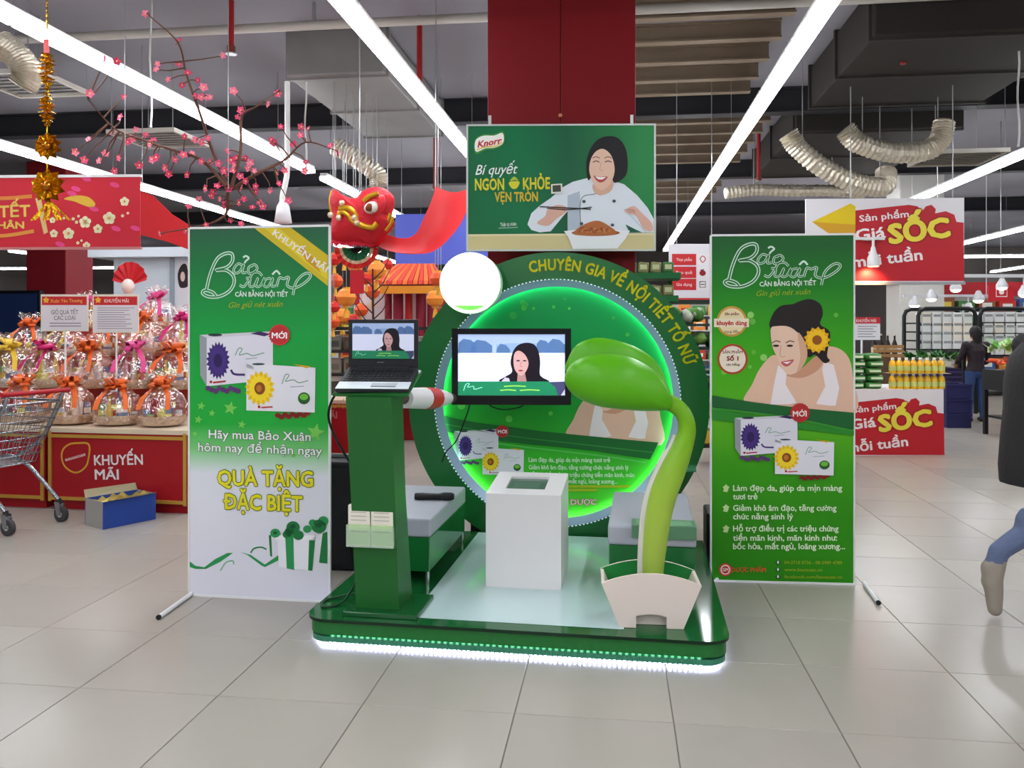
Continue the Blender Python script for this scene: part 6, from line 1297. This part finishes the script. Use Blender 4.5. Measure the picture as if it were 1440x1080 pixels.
# blue crates beside the shopper
for k in range(3):
    a = G(1338, 600); mb = MB(); m = M((44, 44, 88), .5); x, y, h_ = .34, .3, .21
    for s_ in (-1, 1): mb.box((s_ * x / 2, 0, h_ / 2), (.02, y, h_), m); mb.box((0, s_ * y / 2, h_ / 2), (x - .02, .02, h_), m)
    mb.box((0, 0, .012), (x - .02, y - .02, .02), m); mb.box((0, -y / 2 - .012, h_ - .02), (x + .03, .02, .03), m); tag(mb.build('crate', None, (a.x + .03, a.y, .001 + k * .215)), '%s blue plastic crate in the stack left of the shopper' % ['bottom', 'middle', 'top'][k], 'crate', 'blue crates')
# pendant spotlights over produce
track = M((205, 205, 208), .4); spots = []
for x0, x1, y, d, lab in ((1300, 1480, 388, 12.5, 'white spotlight track above the produce racks'), (1270, 1400, 416, 16, 'white spotlight track farther over the produce')):
    a, b = P(x0, y, d), P(x1, y, d); t = thing('light_track', lab, 'track', a); mb = MB(); mb.box(((b.x - a.x) / 2, 0, 0), (b.x - a.x, .05, .05), track); mb.build('rail', t); mb = MB()
    for f_ in (.1, .9): mb.cyl(((b.x - a.x) * f_, 0, 0), ((b.x - a.x) * f_, 0, ZC - a.z), .008, track, 5)
    mb.build('hanger', t)
for px, py, d, yt in ((1409, 400, 12.5, 388), (1344, 403, 12.5, 388), (1440, 410, 12.5, 388), (1310, 416, 16, 416), (1376, 418, 16, 416), (1286, 425, 16, 416), (1362, 435, 16, 416)):
    a = P(px, py, d); t = thing('spotlight', 'white spotlight over the fresh produce racks', 'spotlight', a, 0, 'produce spotlights'); mb = MB(); s_ = d / 12.5; mb.lathe([(.085 * s_, -.05 * s_), (.08 * s_, .0), (.045 * s_, .06 * s_), (.03 * s_, .10 * s_)], track, n=14); mb.build('housing', t)
    mb = MB(); mb.cyl((0, 0, .1 * s_), (0, 0, P(px, yt, d).z - a.z + .02 if P(px, yt, d).z - a.z > .12 else .14), .015, track, 6); mb.build('stem', t); mb = MB(); mb.ball((0, 0, -.055 * s_), (.07 * s_, .07 * s_, .035 * s_), M((255, 248, 235), .4, emit=8), 10); mb.build('lamp', t)
# red department sign
a = P(1408, 424, 13); t = thing('department_sign', 'small red hanging sign with a white icon above the produce', 'sign', a); p = Panel(t, 0); p.k = 1; A, Bq = p.uv(1390, 424), p.uv(1426, 402); mb = MB(); mb.box(((A.x + Bq.x) / 2, .01, (A.y + Bq.y) / 2), (Bq.x - A.x, .02, Bq.y - A.y), M((196, 34, 44), .5)); mb.build('board', t)
p.begin(); p.line([(1401, 405), (1416, 405), (1416, 417), (1401, 417), (1401, 405)], 1.4, (232, 222, 222), 1, False); p.ell(1408.5, 411, 3.6, 3.2, (232, 222, 222), 1); p.end('icon_print'); mb = MB(); mb.cyl((0, .01, Bq.y), (0, .01, ZC - a.z), .006, wire_m, 5); mb.build('cord', t)
# information board behind the ring
a = P(945, 418, 10.5); t = thing('directory_board', 'white and red directory board with three icons between ring and right banner', 'sign', a); p = Panel(t, 0); p.k = 1; A, Bq = p.uv(941, 419), p.uv(1012, 343)
mb = MB(); mb.box(((A.x + Bq.x) / 2, .015, (A.y + Bq.y) / 2), (Bq.x - A.x, .03, Bq.y - A.y), M((226, 222, 228), .45)); mb.build('board', t)
p.begin()
for k, (lb_, y) in enumerate((('Thực phẩm', 357), ('Rau quả', 375), ('Gia dụng', 392))):
    p.poly([(945, y), (979, y), (979, y + 16), (945, y + 16)], (204, 44, 50), 1); p.text(lb_, 951, y + 10, 973, y + 10, 4, (236, 210, 210), 2, .01)
    p.poly([(981, y), (1010, y), (1010, y + 16), (981, y + 16)], (232, 226, 228), 1)
p.line([(984, 364), (988, 360), (992, 364), (988, 369), (984, 364)], 1.2, (180, 50, 50), 2); p.ell(988, 384, 4.5, 4, (150, 30, 36), 2); p.line([(985, 380), (990, 379)], 1.2, (90, 60, 40), 2, False); p.line([(984, 396), (992, 396), (992, 404), (984, 404), (984, 396)], 1.2, (60, 56, 60), 2, False); p.line([(985, 400), (991, 400)], 1.2, (60, 56, 60), 2, False); p.end('print')
mb = MB()
for x in (A.x + .1, Bq.x - .1): mb.cyl((x, .015, Bq.y), (x, .015, ZC - a.z), .006, wire_m, 5)
mb.build('cord', t)
# green topped shelf unit behind the ring
t = thing('green_shelf', 'tall green shelf unit with leafy packs behind the right side of the ring', 'shelf', (P(905, 460, 8.4).x, 8.4, 0), -BA); gz = M((28, 100, 52), .5)
W2 = .95; 
for k, y in enumerate((388, 420, 470, 530)):
    z = P(905, y, 8.4).z; mb = MB(); mb.box((-.1, .2, z), (W2 - .05 * k, .5, .06), gz); mb.build('shelf_board', t)
mb = MB()
for x in (-.5, .28): mb.box((x, .43, P(905, 385, 8.4).z / 2), (.05, .04, P(905, 385, 8.4).z), gz)
mb.build('upright', t)
random.seed(12)
for k, y in enumerate((388, 420)):
    z = P(905, y, 8.4).z + .031
    for i in range(7):
        mb = MB(); x = -.5 + i * .125; cc = random.choice([(60, 110, 56), (90, 120, 70), (130, 130, 84)])
        mb.rbox((0, 0, .055), (.11, .2, .11), M(cc, .5), .015, Matrix.Rotation(R(random.uniform(-10, 10)), 3, 'Y')); mb.box((0, -.103, .06), (.07, .003, .05), M((190, 196, 150), .5))
        rl = Matrix.Rotation(-BA, 3, 'Z') @ Vector((x, .1, z)); tag(mb.build('green_pack', None, Vector(t.location) + rl, -BA), 'small green pack on the green shelf behind the ring', 'packet', 'packs on the green shelf')
# produce shelving in the gap between ring and right banner
random.seed(14)
t, wd, ht, zb = rack(926, 1012, 424, 556, 9.3, 'produce rack in the gap between ring and right banner', 4, 5, None, frame=(40, 52, 42), name='vegetable_rack')
fill_rack(t, wd, ht, zb, 4, 6, [(84, 140, 60), (120, 160, 80), (196, 200, 180), (60, 110, 50), (190, 150, 90)], .45, 'leafy', 'heap of vegetables on the rack between ring and right banner', 'vegetables on the rack', .8)
t, wd, ht, zb = rack(968, 1040, 545, 628, 8.6, 'low dark stand behind the edge of the right banner', 2, 4, None, frame=(24, 30, 26), name='low_stand')
fill_rack(t, wd, ht, zb, 2, 4, [(226, 180, 60), (206, 150, 70), (236, 210, 130)], .45, 'packet', 'yellow packet on the low dark stand behind the right banner', 'yellow packets', .5)
# far shelving rows closing the view
random.seed(15)
for k, (u0, d, n) in enumerate(((6.5, 19, 5), (12.0, 21, 6), (-12, 24, 5), (-6, 27, 6), (0.5, 24, 6))):
    a = S(u0, d); L = 5.0; t = thing('far_shelving', ['long shelf unit behind the white pillar', 'long shelf unit behind the produce racks', 'long shelf unit in the far left aisle', 'long shelf unit behind the lantern stall', 'long shelf unit far behind the ring'][k], 'shelving', a, -TH); sm_ = M((196, 196, 192), .5)
    mb = MB(); mb.box((L / 2, .25, 1.05), (L, .06, 2.1), sm_); mb.build('back_board', t)
    mb = MB(); mb.box((L / 2, .18, 2.32), (L, .06, .3), M((186, 40, 48), .5)); mb.box((L / 2, .25, 2.14), (L, .05, .08), sm_); mb.build('header', t)
    for s_ in range(5): mb = MB(); mb.box((L / 2, 0, .12 + s_ * .42), (L, .5, .03), sm_); mb.build('shelf_board', t)
    for s_ in range(5):
        for c in range(12):
            mb = MB(); h_ = random.uniform(.2, .32); mb.rbox((0, 0, h_ / 2), (.34, .3, h_), M(random.choice([(200, 60, 50), (226, 190, 80), (80, 140, 80), (210, 206, 200), (70, 100, 160), (150, 90, 60), (230, 140, 60)]), .5), .01); mb.box((0, -.152, h_ * .5), (.2, .004, h_ * .4), M(random.choice([(240, 236, 226), (180, 50, 46), (236, 210, 90)]), .5))
            pt = a + (Matrix.Rotation(-TH, 3, 'Z') @ Vector((.22 + c * .415, -.05, .1355 + s_ * .42))); tag(mb.build('carton', None, pt, -TH), ['carton on the shelf behind the white pillar', 'carton on the shelf behind the produce racks', 'carton on the shelf in the far left aisle', 'carton on the shelf behind the lantern stall', 'carton on the shelf far behind the ring'][k], 'carton', 'cartons on far shelf row %s' % 'abcde'[k])

# ------------------------------------------------------------------ people
def remesh(mb, voxel, smooth_it=6):
    me = mb.mesh('tmp'); o = bpy.data.objects.new('tmp', me); COL.objects.link(o)
    m = o.modifiers.new('r', 'REMESH'); m.mode = 'VOXEL'; m.voxel_size = voxel; m.adaptivity = 0
    s_ = o.modifiers.new('s', 'SMOOTH'); s_.iterations = smooth_it; s_.factor = .5
    dg = bpy.context.evaluated_depsgraph_get(); out = bpy.data.meshes.new_from_object(o.evaluated_get(dg)); bpy.data.objects.remove(o); bpy.data.meshes.remove(me); return out
def limb(mb, pts, rs, m):
    ln = smooth_line([Vector((*p_, r_)) if False else Vector(p_) for p_ in pts], 4); n = len(pts) - 1; rr_ = []
    for i in range(len(ln)):
        f_ = i / 4; k = min(int(f_), n - 1); t_ = f_ - k; rr_.append(rs[k] * (1 - t_) + rs[k + 1] * t_)
    mb.tube(ln, rr_, m, 12)
    for p_, r_ in ((pts[0], rs[0]), (pts[-1], rs[-1])): mb.ball(p_, r_, m, 12)
def hand(mb, w_, d, side, m):
    d = Vector(d).normalized(); s_ = Vector(side).normalized(); w_ = Vector(w_); mb.ball(w_ + d * .045, Vector((.03, .03, .045)), m, 10); mb.ball(w_ + d * .075 + s_ * .012, .026, m, 10); mb.ball(w_ + d * .075 - s_ * .012, .026, m, 10)
    nrm = d.cross(s_)
    for k, L in ((-1.5, .062), (-.5, .076), (.5, .08), (1.5, .068)):
        b_ = w_ + d * .085 + s_ * k * .018; limb(mb, [b_, b_ + d * L * .5 + nrm * .006, b_ + d * L * .9 + nrm * .03], [.0095, .009, .0075], m)
    b_ = w_ + d * .03 + s_ * .03; limb(mb, [b_, b_ + s_ * .03 + d * .03, b_ + s_ * .035 + d * .065 + nrm * .015], [.012, .011, .009], m)
def person(name, label, loc, rz, hgt, J, classify, mats, hair_fn, voxel, shoes):
    t = thing(name, label, 'person', loc, rz); g = M((200, 150, 120), .6); mb = MB()
    limb(mb, [J['pelvis'], J['waist'], J['chest'], J['neckb']], [.150, .128, .150, .085], g)
    pv, ch = Vector(J['pelvis']), Vector(J['chest']); mb.ball(pv + Vector((0, 0, -.02)), (.13, .165, .12) if J['face'] == 'x' else (.165, .13, .12), g, 14); mb.ball(ch, (.12, .175, .17) if J['face'] == 'x' else (.175, .12, .17), g, 14)
    limb(mb, [J['neckb'], J['neck'], J['head']], [.06, .052, .06], g); hd = Vector(J['head']); f_ = Vector((1, 0, 0)) if J['face'] == 'x' else Vector((0, 1, 0)); sd = Vector((-f_.y, f_.x, 0))
    mb.ball(hd, (.098, .078, .118) if J['face'] == 'x' else (.078, .098, .118), g, 16); mb.ball(hd + f_ * .04 - Vector((0, 0, .06)), .058, g, 12)
    limb(mb, [hd + f_ * .085 + Vector((0, 0, .01)), hd + f_ * .112 - Vector((0, 0, .028))], [.010, .016], g)
    for s_ in (-1, 1): mb.ball(hd + sd * s_ * .08 - Vector((0, 0, .01)), (.022, .022, .034), g, 8)
    for s_ in ('l', 'r'):
        limb(mb, [J['hip' + s_], J['knee' + s_], J['ank' + s_]], [.098, .066, .048], g); kn, an = Vector(J['knee' + s_]), Vector(J['ank' + s_]); cf = kn.lerp(an, .3) - f_ * .015; mb.ball(cf, (.062, .062, .10), g, 12)
        an = Vector(J['ank' + s_]); toe = Vector(J['toe' + s_]); heel = Vector(J['heel' + s_]); limb(mb, [heel, (heel + toe) / 2 + (an - (heel + toe) / 2) * .12, toe], [.044, .048, .036], g); limb(mb, [an, (heel * .65 + toe * .35)], [.048, .05], g)
        limb(mb, [J['sho' + s_], J['elb' + s_], J['wri' + s_]], [.062, .048, .034], g); limb(mb, [J['chest'], J['sho' + s_]], [.1, .07], g); w_ = Vector(J['wri' + s_]); e_ = Vector(J['elb' + s_]); hand(mb, w_, (w_ - e_), sd if s_ == 'l' else -sd, g)
    me = remesh(mb, voxel); me.materials.clear()
    for m in mats: me.materials.append(m)
    for pl in me.polygons: pl.material_index = classify(pl.center); pl.use_smooth = True
    o = bpy.data.objects.new('body', me); COL.objects.link(o); o.parent = t
    hb = MB(); hair_fn(hb, hd, f_, sd); hm_ = remesh(hb, max(voxel, .01), 4); hm_.materials.clear(); hm_.materials.append(M((22, 18, 18), .45, noise_s=60, bump=.4))
    for pl in hm_.polygons: pl.use_smooth = True
    o = bpy.data.objects.new('hair', hm_); COL.objects.link(o); o.parent = t
    eb = MB()
    for s_ in (-1, 1): eb.ball(hd + f_ * .092 + sd * s_ * .032 + Vector((0, 0, .008)), .010, M((30, 24, 22), .2), 8)
    eb.build('eyes', t); mbm = MB(); mbm.ball(hd + f_ * .100 - Vector((0, 0, .062)), (.012, .024, .007) if J['face'] == 'x' else (.024, .012, .007), M((160, 80, 76), .4), 8); mbm.build('mouth', t)
    t.scale = (hgt, hgt, hgt); return t
skin_m = M((200, 150, 122), .55)
# far shopper seen from behind (faces +y)
J = dict(face='y', pelvis=(0, 0, .92), waist=(0, 0, 1.06), chest=(0, .01, 1.26), neckb=(0, .0, 1.40), neck=(0, .01, 1.46), head=(0, .03, 1.57), hipl=(-.09, 0, .88), hipr=(.09, 0, .88), kneel=(-.10, .02, .48), kneer=(.11, .01, .48), ankl=(-.11, -.01, .09), ankr=(.12, -.01, .09), toel=(-.13, .16, .036), toer=(.15, .16, .036), heell=(-.11, -.04, .044), heelr=(.12, -.04, .044), shol=(-.18, 0, 1.36), shor=(.18, 0, 1.36), elbl=(-.26, .06, 1.10), elbr=(.25, .05, 1.09), wril=(-.20, .27, 1.02), wrir=(.19, .26, 1.0))
def cls(c):
    if c.z < .065: return 3
    if c.z < .90: return 2
    if c.z > 1.44 or (c.y > .20 and abs(c.x) > .10 and c.z < 1.12): return 0
    return 1
def hair_a(hb, hd, f_, sd):
    hb.ball(hd - f_ * .02 + Vector((0, 0, .02)), (.10, .11, .122), M((20, 20, 20)), 14); hb.ball(hd - f_ * .07 - Vector((0, 0, .05)), (.085, .06, .12), M((20, 20, 20)), 14); hb.ball(hd - f_ * .08 - Vector((0, 0, .14)), (.055, .04, .12), M((20, 20, 20)), 12)
a = G(1372, 593); person('person', 'person in dark top and blue jeans seen from behind at the produce racks', a, 0, .88, J, cls, [skin_m, M((40, 30, 36), .7, noise_s=30, bump=.2), M((52, 74, 120), .7, noise_s=40, bump=.2), M((60, 50, 46), .6)], hair_a, .012, None)
# passer-by striding out of the frame on the right (faces +x)
J = dict(face='x', pelvis=(0, 0, .90), waist=(0, 0, 1.05), chest=(.03, 0, 1.27), neckb=(.04, 0, 1.42), neck=(.05, 0, 1.48), head=(.08, 0, 1.60), hipl=(-.02, .09, .87), hipr=(0, -.09, .87), kneer=(-.09, -.09, .52), ankr=(-.33, -.09, .335), toer=(-.355, -.10, .045), heelr=(-.375, -.09, .255), kneel=(.26, .09, .50), ankl=(.36, .09, .11), toel=(.52, .10, .05), heell=(.31, .09, .046),
         shol=(.0, .19, 1.38), shor=(.02, -.19, 1.38), elbl=(.02, .25, 1.12), elbr=(.16, -.24, 1.13), wril=(.12, .24, .90), wrir=(.34, -.22, 1.0))
def cls2(c):
    if c.x < -.24 and c.z < .29: return 3
    if c.x > .2 and c.z < .12: return 3
    if c.z > 1.46: return 0
    if (c.z < 1.03 and abs(c.y) > .19 and c.z > .75 and (c.x > .30 or (c.y > .2 and c.z < .93))): return 0
    if c.z < .80: return 2
    return 1
def hair_b(hb, hd, f_, sd):
    hb.ball(hd - f_ * .02 + Vector((0, 0, .025)), (.112, .098, .118), M((20, 20, 20)), 14); hb.ball(hd - f_ * .06 - Vector((0, 0, .08)), (.06, .085, .13), M((20, 20, 20)), 14)
toe_w = G(1396, 868); walker = person('person', 'person in long dark coat and jeans striding past with one grey shoe lifted', (toe_w.x + .355, toe_w.y + .10, 0), R(2), 1.0, J, cls2, [skin_m, M((38, 36, 36), .7, noise_s=30, bump=.2), M((92, 104, 134), .7, noise_s=40, bump=.2), M((150, 140, 128), .7)], hair_b, .010, None)
mb = MB(); n = 20; prof = [(1.40, .11, .15, .0), (1.32, .17, .22, .0), (1.2, .19, .22, -.01), (1.05, .185, .21, -.02), (.9, .20, .22, -.02), (.75, .21, .23, -.02), (.66, .21, .24, -.01)]; vs = []
for z, rx, ry, ox in prof:
    for j in range(n): a_ = 2 * math.pi * j / n; k = 1 + (.03 * math.sin(5 * a_) if z < 1 else 0); vs.append((ox + rx * k * math.cos(a_), ry * k * math.sin(a_), z))
mb.add(vs, [(i * n + j, i * n + (j + 1) % n, (i + 1) * n + (j + 1) % n, (i + 1) * n + j) for i in range(len(prof) - 1) for j in range(n)], M((44, 42, 42), .75, noise_s=30, bump=.2), True); mb.build('coat', walker)
